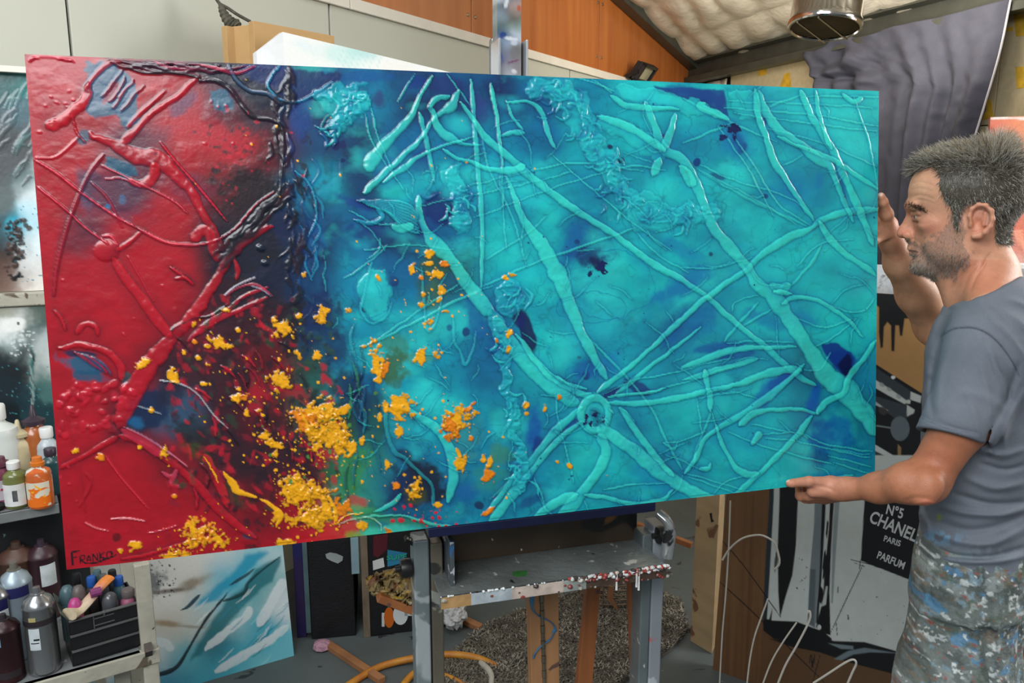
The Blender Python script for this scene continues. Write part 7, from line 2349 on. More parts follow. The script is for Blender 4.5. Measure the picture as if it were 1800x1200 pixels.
def nets(prims, lo, hi, h, post=None, margin=.02, extra=()):
    """surface nets on the blocks of the grid the surface passes through"""
    f = field(prims, post)
    N = 14
    lo = np.asarray(lo, float)
    nb = np.ceil((np.asarray(hi) - lo) / (h * N)).astype(int)
    rad = h * N * .5 * 1.75
    gi = np.stack(np.meshgrid(*[np.arange(n) for n in nb], indexing='ij'), -1).reshape(-1, 3)
    cen = lo + (gi + .5) * N * h
    vals = np.array([g(cen) for g, k, op in prims])
    add = np.array([op == '+' for g, k, op in prims])
    d0 = f(cen)
    near = np.abs(d0) < rad + margin
    near |= (np.abs(vals[add]).min(0) < rad + margin)
    for g, k, op in extra:
        near |= np.abs(g(cen)) < rad + margin
    near &= d0 > -(rad + margin * 2)
    big = np.array([nb_ * N + 2 for nb_ in nb])
    keys, verts, faces = [], [], []
    E = [(0, 1), (2, 3), (4, 5), (6, 7), (0, 2), (1, 3), (4, 6), (5, 7), (0, 4), (1, 5), (2, 6), (3, 7)]
    ar = np.arange(N + 1)
    G = np.stack(np.meshgrid(ar, ar, ar, indexing='ij'), -1)

    def key(I):
        return (I[..., 0] * big[1] + I[..., 1]) * big[2] + I[..., 2]
    for b in np.where(near)[0]:
        act = vals[:, b] < rad + .10
        base = gi[b] * N
        Pg = lo + (G + base) * h
        v = f(Pg, act)
        s = v < 0
        if s.all() or not s.any(): continue
        C8 = [v[i:N + i, j:N + j, k:N + k] for i in (0, 1) for j in (0, 1) for k in (0, 1)]   # index = i*4+j*2+k
        S8 = [c < 0 for c in C8]
        acc = np.zeros((N, N, N, 3)); cnt = np.zeros((N, N, N))
        offs = [(i, j, k) for i in (0, 1) for j in (0, 1) for k in (0, 1)]
        for a_, b_ in E:
            m = S8[a_] != S8[b_]
            t = np.where(m, C8[a_] / np.where(m, C8[a_] - C8[b_], 1), 0)
            oa, ob = np.array(offs[a_], float), np.array(offs[b_], float)
            pt = oa + t[..., None] * (ob - oa)
            acc += np.where(m[..., None], pt, 0); cnt += m
        cell = cnt > 0
        I = np.argwhere(cell)
        keys.append(key(I + base)); verts.append(lo + (I + base + acc[cell] / cnt[cell][:, None]) * h)
        for ax in range(3):
            sl0 = [slice(0, N)] * 3; sl1 = [slice(0, N)] * 3
            sl1[ax] = slice(1, N + 1)
            A0, A1 = s[tuple(sl0)], s[tuple(sl1)]
            m = A0 != A1
            I = np.argwhere(m)
            if len(I) == 0: continue
            o1, o2 = np.zeros(3, int), np.zeros(3, int)
            o1[(ax + 1) % 3] = 1; o2[(ax + 2) % 3] = 1
            I = I + base
            q = np.stack([key(I), key(I - o1), key(I - o1 - o2), key(I - o2)], 1)
            fl = A0[m]
            q[~fl] = q[~fl][:, ::-1]
            faces.append(q)
    K_ = np.concatenate(keys); V = np.concatenate(verts); F = np.concatenate(faces)
    u, idx = np.unique(K_, return_index=True)
    V = V[idx]
    pos = np.searchsorted(u, F)
    pos = np.clip(pos, 0, len(u) - 1)
    ok = (u[pos] == F).all(1)
    return V, pos[ok]


# ------------------------------------------------ skin
B = []
ta = lambda px, py: None
# head
B += [elp(Hd(1708, 332), (.094, .076, .080), .03),
      elp(Hd(1656, 335), (.058, .062, .062), .03),
      elp(Hd(1671, 392), (.064, .060, .062), .03),
      elp(Hd(1641, 428), (.036, .036, .036), .02),
      elp(Hd(1628, 460), (.023, .026, .020), .02)]
for s in (-1, 1):
    B += [rc(Hd(1601, 362, s * .010), Hd(1610, 362, s * .036), .0105, .0095, .014),
          rc(Hd(1634, 464, s * .016), Hd(1698, 444, s * .050), .017, .017, .024),
          rc(Hd(1698, 444, s * .050), Hd(1706, 400, s * .060), .017, .015, .024),
          elp(Hd(1641, 394, s * .042), (.022, .018, .014), .02),
          elp(Hd(1660, 428, s * .042), (.03, .018, .03), .02),
          elp(Hd(1608, 380, s * .031), (.015, .015, .011), .010, '-'),
          elp(Hd(1621, 379, s * .030), (.0112, .0120, .0112), .003),
          rc(Hd(1606.5, 375.5, s * .020), Hd(1618, 374, s * .043), .0052, .0045, .004),
          rc(Hd(1608, 384.5, s * .020), Hd(1620, 385, s * .042), .0040, .0038, .005)]
# nose
B += [rc(Hd(1604.5, 372), Hd(1589.5, 402), .0070, .0085, .011),
      rc(Hd(1589.5, 402), Hd(1587, 409), .0088, .0092, .006),
      elp(Hd(1585.5, 409.5), (.0092, .0085, .0085), .006)]
for s in (-1, 1):
    B += [elp(Hd(1597, 412.5, s * .0125), (.0105, .0065, .008), .006),
          elp(Hd(1592, 419, s * .0075), (.005, .0035, .0035), .003, '-')]
B += [rc(Hd(1606.5, 419), Hd(1604.5, 433), .0080, .0075, .010)]
B += [rc(Hd(1603, 390), Hd(1604.5, 416), .0095, .0115, .010)]
# lips and chin
for s in (-1, 1):
    B += [rc(Hd(1602.5, 436.5), Hd(1614, 440, s * .022), .0065, .0035, .006),
          rc(Hd(1606, 446.5), Hd(1615, 443.5, s * .021), .0068, .0035, .006),
          rc(Hd(1596, 441.6), Hd(1614, 441.8, s * .025), .0016, .0012, .003, '-')]
B += [rc(Hd(1603, 453.5, -.015), Hd(1603, 453.5, .015), .004, .004, .008, '-'),
      elp(Hd(1613, 468), (.0135, .018, .013), .012)]
# ears
for s in (-1, 1):
    e = lambda px, py, l=.072: Hd(px, py, s * l)
    B += [elp(e(1722, 385, .068), (.017, .010, .028), .008)]
    hl = [(1708, 391), (1704, 378), (1708, 366), (1719, 359), (1731, 360), (1741, 369), (1743, 383), (1738, 396), (1730, 405), (1720, 411), (1712, 412)]
    for i in range(len(hl) - 1):
        w0 = .079 + .006 * min(1, i / 4); w1_ = .079 + .006 * min(1, (i + 1) / 4)
        if i > 7: w0 -= .004; w1_ -= .004
        B += [rc(e(*hl[i], w0), e(*hl[i + 1], w1_), .0036 if i < 8 else .0052, .0036 if i < 7 else .0056, .004)]
    B += [elp(e(1717, 391, .082), (.0085, .010, .013), .004, '-'),
          elp(e(1722, 376, .083), (.010, .006, .009), .004, '-'),
          rc(e(1731, 374, .078), e(1729, 393, .078), .0036, .003, .005),
          elp(e(1706, 393, .077), (.004, .004, .006), .004)]
# neck and torso core
B += [rc(Hd(1716, 408), W3(1727, 492, 0), .051, .053, .03),
      rc(W3(1727, 492, 0), W3(1742, 560, 0), .053, .075, .04),
      rc(Hd(1664, 476), W3(1690, 520, 0), .022, .030, .03)]
for s in (-1, 1):
    B += [rc(Hd(1716, 418, s * .045), W3(1694, 520, s * .022), .010, .009, .016),
          rc(W3(1745, 480, s * .03), W3(1735, 575, s * .13), .03, .045, .04)]
zc_ = lambda py: W3(1722, py, 0)[2] - HC[2]
fa_ = lambda px, py: loc(W3(px, py, 0))[0]


def stn(py, xf, xb, rl, sh=0.):
    a0, a1 = fa_(xf, py), fa_(xb, py)
    return (zc_(py), (a0 + a1) / 2, 0., (a0 - a1) / 2 - sh, rl - sh)


TS = [(560, 1655, 1822, .165), (620, 1632, 1838, .185), (700, 1620, 1846, .180), (780, 1617, 1842, .165), (860, 1615, 1832, .152), (930, 1615, 1822, .158), (985, 1619, 1812, .166)]
B += [loft([stn(*t, sh=.016) for t in TS], .03)]
# near (left) arm
J1 = W3(1724, 632, .165); J1m = W3(1690, 742, .19); J2 = W3(1627, 846, .205)
F1 = PY(1592, 849, 1.375); F2 = PY(1545, 857, 1.420); Wn = PY(1500, 859, 1.462)
LFT_d = LFT
B += [rc(J1, J1m, .054, .045, .03), rc(J1m, J2, .045, .036, .02), rc(J2, F1, .034, .0315, .03), rc(F1, F2, .0355, .0265, .02), rc(F2, Wn, .0265, .0195, .02),
      elp(PY(1622, 873, 1.335), (.016, .014, .014), .02), elp(PY(1636, 850, 1.335), (.020, .018, .022), .03)]


def cface(px, py, off):                         # point in front of the canvas face
    return hit(px, py, TLc, nbk) - nbk * off


t0_ = PY(1482, 853, 1.470)
t1_ = cface(1450, 846, .018); t2_ = cface(1414, 843, .0135); t3_ = cface(1389, 846, .0115)
B += [rc(t0_, t1_, .0165, .0150, .014), rc(t1_, t2_, .0145, .0098, .008), rc(t2_, t3_, .0104, .0088, .005), elp(cface(1383, 847, .0112), (.009, .008, .0078), .005)]
HU = unit(np.array([-.93, -.30, -.12]))          # the way the fingers point under the canvas
B += [rc(PY(1484, 859, 1.474), PY(1428, 864, 1.488), .0175, .0115, .012)]
pc0 = PY(1494, 866, 1.482)
pc1 = PY(1448, 870, 1.500)
B += [rc(Wn, PY(1478, 863, 1.480), .019, .018, .014), rc(PY(1482, 862, 1.478), PY(1446, 868, 1.497), .0165, .0125, .012),
      rc(PY(1482, 866, 1.50), PY(1444, 873, 1.52), .014, .011, .012), rc(PY(1484, 868, 1.52), PY(1446, 876, 1.545), .013, .010, .012), rc(PY(1486, 870, 1.535), PY(1450, 878, 1.562), .012, .009, .012)]
for (a0, a1, a2, a3, r0) in (((1446, 868, 1.497), (1420, 872, 1.512), (1407, 873, 1.528), (1404, 870, 1.545), .0092),
                             ((1444, 873, 1.520), (1416, 876, 1.532), (1406, 872, 1.548), (1404, 858, 1.556), .0094),
                             ((1446, 876, 1.545), (1422, 877, 1.555), (1413, 868, 1.566), (1411, 852, 1.570), .0090),
                             ((1450, 878, 1.562), (1432, 876, 1.575), (1425, 866, 1.582), (1423, 854, 1.584), .0080)):
    q = [PY(*t) for t in (a0, a1, a2, a3)]
    B += [rc(q[0], q[1], r0 * 1.1, r0, .005), rc(q[1], q[2], r0, r0 * .92, .004), rc(q[2], q[3], r0 * .92, r0 * .8, .004)]
# far (right) arm
K1 = W3(1738, 622, -.165); K2 = PY(1648, 572, 1.80)
G1 = PY(1612, 516, 1.755); G2 = PY(1583, 462, 1.715); Wf = PY(1566, 420, 1.690)
B += [rc(K1, K2, .052, .045, .03), rc(K2, G1, .045, .042, .03), rc(G1, G2, .041, .032, .02), rc(G2, Wf, .032, .0235, .02),
      rc(Wf, PY(1559, 396, 1.672), .0235, .021, .014)]
B += [rc(PY(1560, 398, 1.660), PY(1558, 376, 1.636), .017, .0125, .012), rc(PY(1558, 376, 1.636), PY(1552, 355, 1.618), .0125, .0092, .008), rc(PY(1552, 355, 1.618), PY(1548.5, 345, 1.612), .0096, .0078, .005)]
for k in range(4):                              # fingers laid flat behind the canvas
    yb = 372 + k * 17
    r0 = (.0088, .0092, .0088, .0078)[k]
    q = [PY(1560, 392 + k * 5, 1.668), PY(1538, yb, 1.652), PY(1512, yb - 6, 1.622), PY(1492, yb - 9, 1.609)]
    B += [rc(q[0], q[1], .013, r0 * 1.1, .010), rc(q[1], q[2], r0 * 1.1, r0, .004), rc(q[2], q[3], r0, r0 * .85, .004)]

WR = []      # creases: photo coordinates, width px, height m
for y, amp in ((322, -.0009), (333, -.0008), (345, -.0011), (353, -.0008)):
    WR.append(([(1602, y + 2), (1614, y - 2), (1628, y), (1642, y + 5)], 2.0, amp))
for (x0, y0, x1, y1) in ((1705, 468, 1680, 505), (1718, 462, 1692, 512), (1735, 458, 1705, 512), (1746, 440, 1728, 470), (1700, 455, 1672, 492)):
    WR.append(([(x0, y0), ((x0 + x1) / 2 - 3, (y0 + y1) / 2), (x1, y1)], 2.6, -.0016))
WR += [([(1630, 372), (1642, 378), (1650, 388)], 2, -.0006), ([(1631, 378), (1645, 386)], 2, -.0006), ([(1612, 390), (1624, 394), (1636, 390)], 2.2, -.0009),
       ([(1606, 420), (1618, 428), (1622, 442), (1620, 452)], 2.6, -.0010), ([(1600, 408), (1606, 416), (1604, 422)], 2, -.0010),
       ([(1540, 345), (1560, 372)], 1, 0), ([(1465, 862), (1450, 856), (1430, 852)], 3, -.0016), ([(1398, 841), (1401, 848)], 1.6, -.0005), ([(1416, 838), (1419, 848)], 2, -.0006),
       ([(1590, 880), (1610, 874), (1635, 876)], 4, -.0015), ([(1600, 888), (1625, 882), (1642, 884)], 3, .0015), ([(1635, 600), (1650, 580), (1662, 566)], 3, -.0015)]


def post_skin(p, d):
    m = np.abs(d) < .012
    if m.any():
        d = d.copy()
        d[m] -= pxd(p[m], WR)
    return d


Vs, Fs = nets(B, [.35, 1.15, .70], [1.25, 2.05, 1.86], .0019, post_skin)
Xs, Ys = proj(Vs)
a_s, l_s, z_s = loc(Vs)


def pin(poly, X, Y):
    return inside(np.asarray(X), np.asarray(Y), np.asarray(poly, float))


# head-plane photo coordinates of every vertex (its mirror image in the profile plane)
Xp, Yp = proj(Vs - l_s[:, None] * LFT)
head = (z_s > -.14) & (np.abs(a_s) < .16) & (np.abs(l_s) < .11)
sk = np.tile(lin((198, 142, 112)), (len(Vs), 1))


def tint(mask, col, op):
    global sk
    o = (op * mask)[:, None]
    sk = sk * (1 - o) + lin(col) * o


def gb(x, y, rx, ry, X=Xp, Y=Yp):
    return np.exp(-(((X - x) / rx) ** 2 + ((Y - y) / ry) ** 2))


n1 = fbm(Xp * .09, Yp * .09 + l_s * 60, 4, 3)
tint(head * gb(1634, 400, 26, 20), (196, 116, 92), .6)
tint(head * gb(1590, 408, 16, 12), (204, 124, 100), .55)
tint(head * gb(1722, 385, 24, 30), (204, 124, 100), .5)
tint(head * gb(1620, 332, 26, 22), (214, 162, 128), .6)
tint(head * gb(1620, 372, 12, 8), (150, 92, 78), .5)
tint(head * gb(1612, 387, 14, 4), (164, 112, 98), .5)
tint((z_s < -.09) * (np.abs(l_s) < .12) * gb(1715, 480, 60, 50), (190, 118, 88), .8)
beard = pin([(1676, 372), (1690, 372), (1694, 400), (1702, 430), (1704, 452), (1690, 470), (1660, 490), (1620, 490), (1596, 476), (1598, 452), (1594, 430), (1600, 423), (1622, 426), (1638, 418), (1656, 404), (1670, 396)], Xp + (n1 - .5) * 34, Yp + (fbm(Xp * .11, Yp * .11, 3, 8) - .5) * 34) & head
tint(beard * (.55 + .5 * (n1 - .5)), (142, 112, 98), 1.)
tint(beard * gb(1615, 470, 30, 16) * (.6), (150, 138, 126), 1.)
tint(head * gb(1608, 441.5, 10, 3.5) * (np.abs(l_s) < .026), (156, 88, 80), .8)
arm_n = (Ys > 690) & (Xs < 1760)
tint(arm_n * 1., (176, 112, 80), .9)
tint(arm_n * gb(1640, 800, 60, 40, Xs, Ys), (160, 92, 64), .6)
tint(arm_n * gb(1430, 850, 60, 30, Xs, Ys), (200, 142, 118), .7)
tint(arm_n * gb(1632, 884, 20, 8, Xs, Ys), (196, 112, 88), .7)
arm_f = (Xs < 1700) & (Ys > 330) & (Ys < 640) & (l_s < -.08)
tint(arm_f * 1., (208, 158, 124), .8)  # far arm paler: the light falling on it is put into the skin colour
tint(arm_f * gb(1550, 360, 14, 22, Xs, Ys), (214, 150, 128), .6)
for (x, y) in ((1384, 845), (1548, 342)):
    tint(gb(x - 1, y - 1, 5.5, 3.4, Xs, Ys) ** .5 * (gb(x - 1, y - 1, 5.5, 3.4, Xs, Ys) > .4), (226, 200, 188), .8)
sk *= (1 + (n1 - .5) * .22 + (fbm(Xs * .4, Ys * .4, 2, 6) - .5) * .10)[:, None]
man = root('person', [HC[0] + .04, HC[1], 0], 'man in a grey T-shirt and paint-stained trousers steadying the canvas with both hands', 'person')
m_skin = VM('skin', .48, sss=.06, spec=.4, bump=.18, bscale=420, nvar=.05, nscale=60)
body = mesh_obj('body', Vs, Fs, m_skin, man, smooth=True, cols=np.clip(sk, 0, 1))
# eyes
for s in (-1, 1):
    c = Hd(1620.2, 379.5, s * .030)
    mb = MB()
    dirn = unit(FWD + UP * -.12)
    mb.lathe(c - dirn * .0118, [(.0001, 0), (.006, .002), (.0098, .006), (.0116, .0118), (.0112, .0150), (.0095, .0188), (.0068, .0215), (.0056, .0222)], 20, dirn, col=(176, 162, 152))
    mb.lathe(c + dirn * .0102, [(.0057, 0), (.0050, .0008), (.0024, .0018)], 16, dirn, col=(52, 54, 52))
    mb.lathe(c + dirn * .0118, [(.0025, 0), (.0018, .0006), (.0002, .0010)], 12, dirn, col=(14, 12, 12))
    put('eye', mb, VM('eye_surface', .12, coat=.8, nvar=.02), man, smooth=True)
# thumb nails
# ------------------------------------------------ hair
NRM = np.zeros_like(Vs)
tri = Vs[Fs[:, :3]]
fn = np.cross(tri[:, 1] - tri[:, 0], tri[:, 2] - tri[:, 0])
for c_ in range(4):
    np.add.at(NRM, Fs[:, c_], fn)
NRM /= np.linalg.norm(NRM, axis=1)[:, None] + 1e-12
if ((Vs[head] - HC) * NRM[head]).sum(-1).mean() < 0: NRM = -NRM
hair_poly = [(1604, 304), (1614, 301), (1629, 297), (1650, 293), (1655, 313), (1652, 326), (1661, 350), (1672, 364), (1677, 378), (1679, 398), (1686, 398), (1690, 366), (1703, 357), (1720, 353), (1740, 360), (1747, 376), (1748, 400), (1748, 424), (1757, 429), (1790, 424), (1850, 380), (1850, 220), (1600, 220)]
hm = pin(hair_poly, Xp, Yp) & head & (np.abs(l_s) < .084) & (z_s > -.075)
ear_zone = (np.abs(l_s) > .066) & (Xp > 1700) & (Xp < 1748) & (Yp > 357) & (Yp < 415)
hm &= ~ear_zone
hid = np.where(hm)[0]
# scalp shell
near_ = hm[Fs].all(1)
sub = Fs[near_]
used, inv = np.unique(sub, return_inverse=True)
m_hair = VM('hair_strands', .42, spec=.35, nvar=.2, nscale=200)
HVs, HFs, HCs = [], [], []


def strands(name, ids, n, lenf, dirf, colf, w=.00042, seg=4, lift=0., parent=None, jit=.35, curl=.25):
    pick = rng.choice(ids, n)
    p0 = Vs[pick] + rng.normal(0, .0009, (n, 3))
    nn = NRM[pick]
    xx, yy, ll = Xp[pick], Yp[pick], l_s[pick]
    L = lenf(xx, yy, ll) * rng.uniform(.65, 1.25, n)
    D = dirf(xx, yy, ll, nn) + rng.normal(0, jit, (n, 3))
    D /= np.linalg.norm(D, axis=1)[:, None]
    grav = np.array([0, 0, -1.]) * curl + rng.normal(0, .22, (n, 3))
    pts = [p0 - nn * .001]
    d = D.copy()
    for s in range(seg):
        pts.append(pts[-1] + d * (L / seg)[:, None])
        d = d + grav * .25
        d /= np.linalg.norm(d, axis=1)[:, None]
    side = np.cross(D, nn); side /= np.linalg.norm(side, axis=1)[:, None] + 1e-9
    up_ = np.cross(side, D)
    vs = []
    for s in range(seg + 1):
        ws = w * (1 - .8 * s / seg) * rng.uniform(.8, 1.3, n)[:, None]
        vs += [pts[s] + side * ws, pts[s] - side * ws * .5 + up_ * ws, pts[s] - side * ws * .5 - up_ * ws]
    V = np.stack(vs, 1)
    k = 3 * (seg + 1)
    b = (np.arange(n) * k)[:, None]
    F = np.concatenate([b + [s * 3 + j, s * 3 + (j + 1) % 3, s * 3 + 3 + (j + 1) % 3, s * 3 + 3 + j] for s in range(seg) for j in range(3)], 1).reshape(-1, 4)
    C = np.repeat(colf(xx, yy, ll, n), k, 0)
    return V.reshape(-1, 3), F, C


def hl_len(x, y, l):
    top = sstep(318, 268, y)
    front = sstep(1650, 1600, x) * top
    crown = np.exp(-((x - 1757) / 22) ** 2) * top
    return .012 + .013 * top + .034 * front + .016 * crown


def hl_dir(x, y, l, n):
    top = sstep(330, 275, y)[:, None]
    crown = np.exp(-((x - 1765) / 26) ** 2)[:, None] * top
    side = n * .22 + FWD * -.25 + UP * -.75
    tp = n * .48 + FWD * .85 + UP * .18
    back = n * .35 + UP * -.6 - FWD * .1
    bk = sstep(1740, 1780, x)[:, None] * (1 - top)
    d = tp * top + side * (1 - top) * (1 - bk) + back * bk
    return d * (1 - crown) + (UP * .9 + n * .3 - FWD * .35) * crown


def hl_col(x, y, l, n):
    g = lin(np.array([(92, 84, 72), (118, 111, 98), (156, 151, 138), (204, 202, 192), (66, 58, 48), (176, 158, 128)]))
    top = sstep(300, 262, y)
    r = rng.rand(n)
    i = np.where(r < .27, 0, np.where(r < .52, 1, np.where(r < .74, 2, np.where(r < .86, 3, 4))))
    i = np.where((top > .4) & (rng.rand(n) < .6), 5, i)
    i = np.where((top > .3) & (rng.rand(n) < .3), 3, i)
    nape = (y > 385)
    i = np.where(nape & (rng.rand(n) < .6), 0, i)
    return g[i]


hv, hf, hc = strands('h', hid, 26000, hl_len, hl_dir, hl_col, w=.00050)
capV = Vs[used] + NRM[used] * .0022
capF = inv.reshape(sub.shape)
off = len(capV)
VV = np.vstack([capV, hv]); FF = np.vstack([capF, hf + off]); CC = np.vstack([np.tile(lin((74, 68, 58)), (off, 1)), hc])
mesh_obj('hair', VV, FF, m_hair, man, smooth=True, cols=CC)
# eyebrows
for s in (-1, 1):
    eb = np.where(head & (l_s * s > .004) & pin([(1592, 358), (1604, 357), (1620, 362), (1632, 370), (1630, 373), (1616, 367), (1600, 364), (1592, 363)], Xp, Yp))[0]
    if len(eb):
        v, f_, c_ = strands('e', eb, 420, lambda x, y, l: .008 + 0 * x, lambda x, y, l, n: n * .35 - FWD * .5 + LFT * s * .3 + UP * .05, lambda x, y, l, n: lin(np.array([(70, 56, 46), (104, 88, 74)]))[rng.randint(0, 2, n)], w=.0004, jit=.2, curl=.1)
        mesh_obj('eyebrow', v, f_, m_hair, man, smooth=True, cols=c_)
bi = np.where(beard)[0]
v, f_, c_ = strands('b', bi, 9000, lambda x, y, l: .0036 + .0022 * (y > 440), lambda x, y, l, n: n * .5 - UP * .8, lambda x, y, l, n: lin(np.array([(96, 82, 72), (150, 142, 132), (186, 180, 172), (120, 98, 80)]))[rng.randint(0, 4, n)], w=.00022, seg=2, jit=.3, curl=.1)
mesh_obj('beard', v, f_, m_hair, man, smooth=True, cols=c_, label='short grey stubble')

# ------------------------------------------------ T-shirt
zA = W3(1735, 505, 0)
SH = [loft([stn(*t) for t in TS], .03),
      rc(W3(1738, 545, 0), W3(1742, 620, 0), .078, .10, .04)]
for s in (-1, 1):
    SH += [rc(W3(1748, 512, s * .045), W3(1732, 590, s * .15), .040, .054, .05), rc(W3(1760, 560, s * .08), W3(1790, 640, s * .10), .06, .07, .05)]
slv = [rc(W3(1722, 630, .160), W3(1692, 735, .190), .063, .060, .045), rc(W3(1692, 735, .190), J1m + (J2 - J1m) * .75, .060, .060, .02)]
slf = [rc(W3(1738, 622, -.160), K1 + (K2 - K1) * .55, .062, .060, .04)]
arm_in = field([rc(J1, J1m, .054, .046, .03), rc(J1m, J2, .046, .044, .02)])
cdir = unit(J2 - J1m)
cuffp = PY(1664, 764, 1.36)
# cuff plane passes through the seen cuff line
c1_, c2_ = PY(1611, 748, 1.37), PY(1722, 778, 1.37)
cn = unit(np.cross(c2_ - c1_, unit(HC - CAM) * 0 + unit(cuffp - CAM)))
if cn @ cdir < 0: cn = -cn
cn = unit(cn + .12 * unit(CAM - cuffp))
kdir = unit(K2 - K1)
nk1, nk2 = W3(1672, 529, 0), W3(1786, 484, 0)
nn1 = unit(np.cross(nk2 - nk1, LFT))
if nn1[2] < 0: nn1 = -nn1
FO = [([(1652, 720), (1690, 690), (1735, 700), (1770, 720)], 9, .003), ([(1738, 610), (1752, 650), (1762, 690)], 6, .0045), ([(1722, 640), (1738, 690), (1745, 730)], 6, .003), ([(1700, 690), (1715, 730), (1722, 765)], 6, .003), ([(1752, 632), (1770, 672), (1775, 700)], 5, -.003),
      ([(1640, 600), (1630, 640), (1626, 690)], 6, .003), ([(1652, 600), (1642, 640), (1636, 700), (1640, 730)], 5, -.003), ([(1672, 600), (1652, 660), (1650, 720)], 6, .002),
      ([(1760, 545), (1790, 560), (1820, 590)], 7, .004), ([(1745, 560), (1775, 590), (1800, 625)], 6, .004), ([(1765, 525), (1790, 530), (1820, 545)], 6, .004), ([(1730, 535), (1752, 545), (1770, 565)], 6, -.002), ([(1715, 520), (1735, 545), (1750, 575)], 7, .0025),
      ([(1648, 560), (1636, 590), (1626, 620)], 6, .003), ([(1665, 545), (1690, 540), (1712, 548)], 8, -.002),
      ([(1790, 640), (1770, 700), (1740, 760), (1735, 800)], 7, -.005), ([(1800, 690), (1775, 740), (1760, 800)], 7, .005),
      ([(1700, 840), (1750, 858), (1800, 850)], 7, .005), ([(1680, 868), (1740, 885), (1800, 882)], 6, -.005), ([(1655, 890), (1700, 902), (1760, 905), (1800, 895)], 6, .006), ([(1650, 918), (1700, 932), (1750, 925), (1800, 905)], 7, -.005), ([(1640, 935), (1690, 952), (1745, 955), (1800, 930)], 7, .006),
      ([(1618, 900), (1630, 925), (1625, 950)], 6, .004), ([(1720, 790), (1760, 800), (1800, 790)], 6, .004), ([(1725, 815), (1765, 825), (1800, 818)], 5, -.004), ([(1622, 962), (1680, 976), (1740, 978), (1800, 962)], 5, -.004), ([(1625, 974), (1690, 986), (1760, 986), (1810, 974)], 5, .004),
      ([(1640, 735), (1680, 752), (1722, 762)], 3, -.0012), ([(1614, 728), (1660, 748), (1716, 760)], 2.2, -.0014),
      ([(1653, 592), (1672, 580), (1692, 576), (1718, 578), (1744, 592), (1768, 618), (1786, 648), (1792, 662)], 2.4, -.0020)]
nck = field([rc(Hd(1716, 408), W3(1727, 492, 0), .053, .055, .03), rc(W3(1727, 492, 0), W3(1742, 560, 0), .055, .080, .04)])
fsl, fsf = field(slv), field(slf)
zhem = W3(1716, 980, 0)[2]


def post_shirt(p, d):
    a = fsl(p)
    a = smax(a, (p - cuffp) @ cn, .004)
    inn = arm_in(p) - .002
    dep = (cuffp - p) @ cn
    a = np.where(dep < .055, smax(a, -(inn), .003), a)
    b = fsf(p)
    b = smax(b, (p - (K1 + (K2 - K1) * .50)) @ kdir, .004)
    d = smin(d, a, .022)
    d = smin(d, b, .02)
    # neck opening
    q = (p - nk1) @ nn1
    d = smax(d, q, .004)
    d = smax(d, -smax(nck(p) - .003, -q - .05, .004), .003)
    d = smax(d, zhem - p[..., 2] + .010 * np.sin(p[..., 0] * 30 + p[..., 1] * 22) - .004, .004)
    m = np.abs(d) < .02
    if m.any():
        d = d.copy()
        pp = p[m]
        d[m] -= pxd(pp, FO) + .0022 * (fbm(pp[:, 0] * 16 + pp[:, 1] * 11, pp[:, 2] * 20, 3, 2) - .5) * 2
    return d


Vt, Ft = nets(SH, [.60, 1.10, .80], [1.30, 2.0, 1.60], .0026, post_shirt, margin=.03, extra=slv + slf)
Xt, Yt = proj(Vt)
ct = np.tile(lin((112, 117, 126)), (len(Vt), 1))
ct *= (1 + (fbm(Xt * .03, Yt * .03, 4, 5) - .5) * .16)[:, None]


def stain(x, y, rx, ry, col, op, th=.5, sc=.1):
    global ct
    g = np.exp(-(((Xt - x) / rx) ** 2 + ((Yt - y) / ry) ** 2)) * sstep(th - .06, th + .06, fbm(Xt * sc, Yt * sc, 4, x * .1))
    ct = ct * (1 - (g * op)[:, None]) + lin(col) * (g * op)[:, None]


stain(1650, 945, 34, 12, (120, 166, 196), .9, .46); stain(1632, 978, 28, 9, (96, 150, 176), .8, .45); stain(1640, 985, 16, 6, (50, 120, 176), .8, .4)
stain(1616, 895, 12, 18, (150, 160, 176), .8, .42); stain(1651, 909, 4, 6, (130, 150, 60), .9, .3); stain(1700, 975, 60, 8, (130, 150, 156), .5, .5); stain(1740, 965, 60, 6, (150, 150, 160), .4, .55)
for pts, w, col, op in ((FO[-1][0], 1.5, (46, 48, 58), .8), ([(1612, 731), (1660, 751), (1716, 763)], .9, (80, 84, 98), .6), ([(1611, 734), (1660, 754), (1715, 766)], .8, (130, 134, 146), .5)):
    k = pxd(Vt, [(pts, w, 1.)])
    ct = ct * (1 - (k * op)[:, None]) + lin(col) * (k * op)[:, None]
m_shirt = VM('grey_jersey', .88, spec=.2, bump=.35, bscale=900, nvar=.05, nscale=260)
sh = mesh_obj('t_shirt', Vt, Ft, m_shirt, man, smooth=True, cols=np.clip(ct, 0, 1))
# ribbed collar
mb = MB()
cpt = (nk1 + nk2) / 2
ce = unit(nk2 - nk1)
rr_ = np.linalg.norm(nk2 - nk1) / 2
ring = [cpt + ce * rr_ * math.cos(t) * .97 + LFT * .070 * math.sin(t) - nn1 * (.004 + .010 * abs(math.sin(t))) for t in np.linspace(0, 2 * math.pi, 60, endpoint=False)]
mb.tube(ring, .0065, 10, True)
put('collar', mb, M('grey_rib_collar', (98, 103, 114), .9, var=.05, bump=.4, bscale=500), sh, smooth=True)

# ------------------------------------------------ trousers and shoes
def gz(px, py, Y):
    return PY(px, py, Y)


n_hip, f_hip = PY(1700, 1010, 1.47), PY(1722, 1010, 1.63)
n_mid, f_mid = PY(1676, 1200, 1.44), PY(1706, 1190, 1.62)


def down(a, b, z):
    t = (z - a[2]) / (b[2] - a[2])
    return a + (b - a) * t


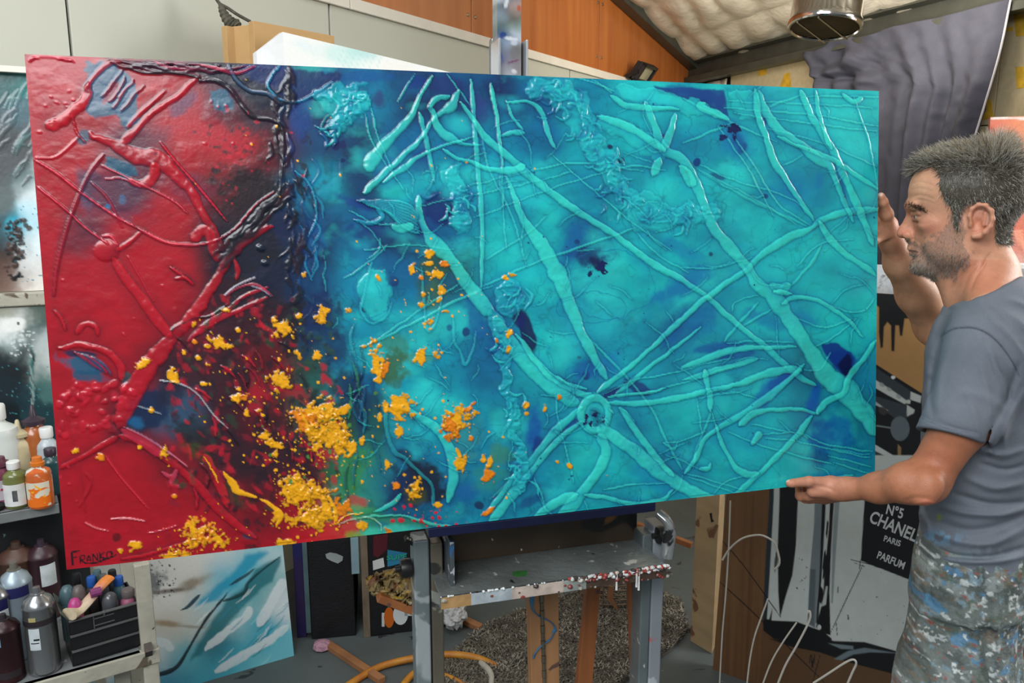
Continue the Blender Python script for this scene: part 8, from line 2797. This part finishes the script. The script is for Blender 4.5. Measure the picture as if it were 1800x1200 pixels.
n_kn = down(n_hip, n_mid, .50) + FWD * .0; f_kn = down(f_hip, f_mid, .50)
n_an = np.array([n_kn[0] + .02, n_kn[1] + .0, .06]); f_an = np.array([f_kn[0] + .05, f_kn[1] + .0, .06])
TR = [loft([(z_ - HC[2], a_, 0., ra_, rl_) for z_, a_, ra_, rl_ in ((.86, loc(W3(1706, 1040, 0))[0], .105, .165), (.93, loc(W3(1708, 1000, 0))[0], .104, .163), (.995, loc(W3(1712, 965, 0))[0], .100, .155))], .03),
      rc(n_hip, n_mid, .094, .104, .04), rc(n_mid, n_kn, .104, .098, .04), rc(n_kn, n_an, .098, .085, .03),
      rc(f_hip, f_mid, .094, .096, .03), rc(f_mid, f_kn, .096, .090, .04), rc(f_kn, f_an, .090, .080, .03)]
FT = [([(1640, 1000), (1634, 1040), (1640, 1062), (1660, 1074)], 4, -.003), ([(1682, 985), (1678, 1020), (1674, 1050)], 4, .003), ([(1720, 985), (1725, 1015), (1722, 1040)], 5, .004), ([(1750, 985), (1756, 1020), (1752, 1040)], 5, .004), ([(1655, 985), (1650, 1010), (1644, 1030)], 4, .003),
      ([(1600, 1120), (1630, 1150), (1650, 1200)], 8, .005), ([(1590, 1150), (1620, 1180), (1640, 1230)], 7, -.005), ([(1700, 1080), (1720, 1140), (1715, 1200)], 8, .005), ([(1760, 1060), (1750, 1120), (1765, 1190)], 8, .005), ([(1740, 1100), (1732, 1150), (1742, 1200)], 6, -.005), ([(1620, 1060), (1612, 1100), (1600, 1140)], 6, .004)]


def post_tr(p, d):
    d = smax(d, .035 - p[..., 2], .004)
    m = np.abs(d) < .02
    if m.any():
        d = d.copy(); pp = p[m]
        d[m] -= pxd(pp, FT) + .0065 * (fbm(pp[:, 0] * 12 + pp[:, 1] * 9, pp[:, 2] * 9, 4, 2) - .5) * 2
    return d


Vq, Fq_ = nets(TR, [.60, 1.10, 0.0], [1.40, 2.0, 1.06], .0036, post_tr, margin=.03)
Xq, Yq = proj(Vq)
cq_ = np.tile(lin((98, 106, 102)), (len(Vq), 1)) * (1 + (fbm(Xq * .025, Yq * .025, 4, 9) - .5) * .7)[:, None]
al, ll_, zz_ = loc(Vq)
for i, (col, sc, th, op) in enumerate((((140, 148, 146), .045, .56, .6), ((70, 78, 76), .04, .60, .7), ((186, 192, 190), .075, .685, .8), ((74, 128, 164), .035, .70, .75), ((116, 146, 160), .06, .69, .6), ((116, 100, 80), .045, .68, .6), ((150, 74, 64), .07, .755, .8), ((206, 210, 206), .12, .735, .9), ((70, 84, 64), .045, .69, .5))):
    # splashes wrap round the cloth: laid out over its own surface
    u_ = al * 900 + ll_ * 500; v_ = zz_ * 1100
    g = sstep(th - .015, th + .02, fbm(u_ * sc, v_ * sc, 4, 3.3 * i + 1)) * op
    cq_ = cq_ * (1 - g[:, None]) + lin(col) * g[:, None]
m_tr = VM('paint_stained_canvas_cloth', .75, bump=.5, bscale=160, nvar=.15, nscale=90)
tr_ = mesh_obj('trousers', Vq, Fq_, m_tr, man, smooth=True, cols=np.clip(cq_, 0, 1))
for an in (n_an, f_an):
    fwd2 = unit(FWD)
    shp = [elp(an + fwd2 * .05 + UP * -.012, (.135, .045, .040), .02), elp(an + fwd2 * -.01 + UP * .02, (.05, .04, .05), .03)]

    def post_sh(p, d):
        return smax(d, .004 - p[..., 2], .004)
    v, f_ = nets(shp, an - [.22, .22, .07], an + [.22, .22, .12], .005, post_sh)
    mesh_obj('shoe', v, f_, M('worn_dark_shoe', (52, 50, 50), .7, var=.2, specks=[((170, 170, 168), 30, .68)]), man, smooth=True)
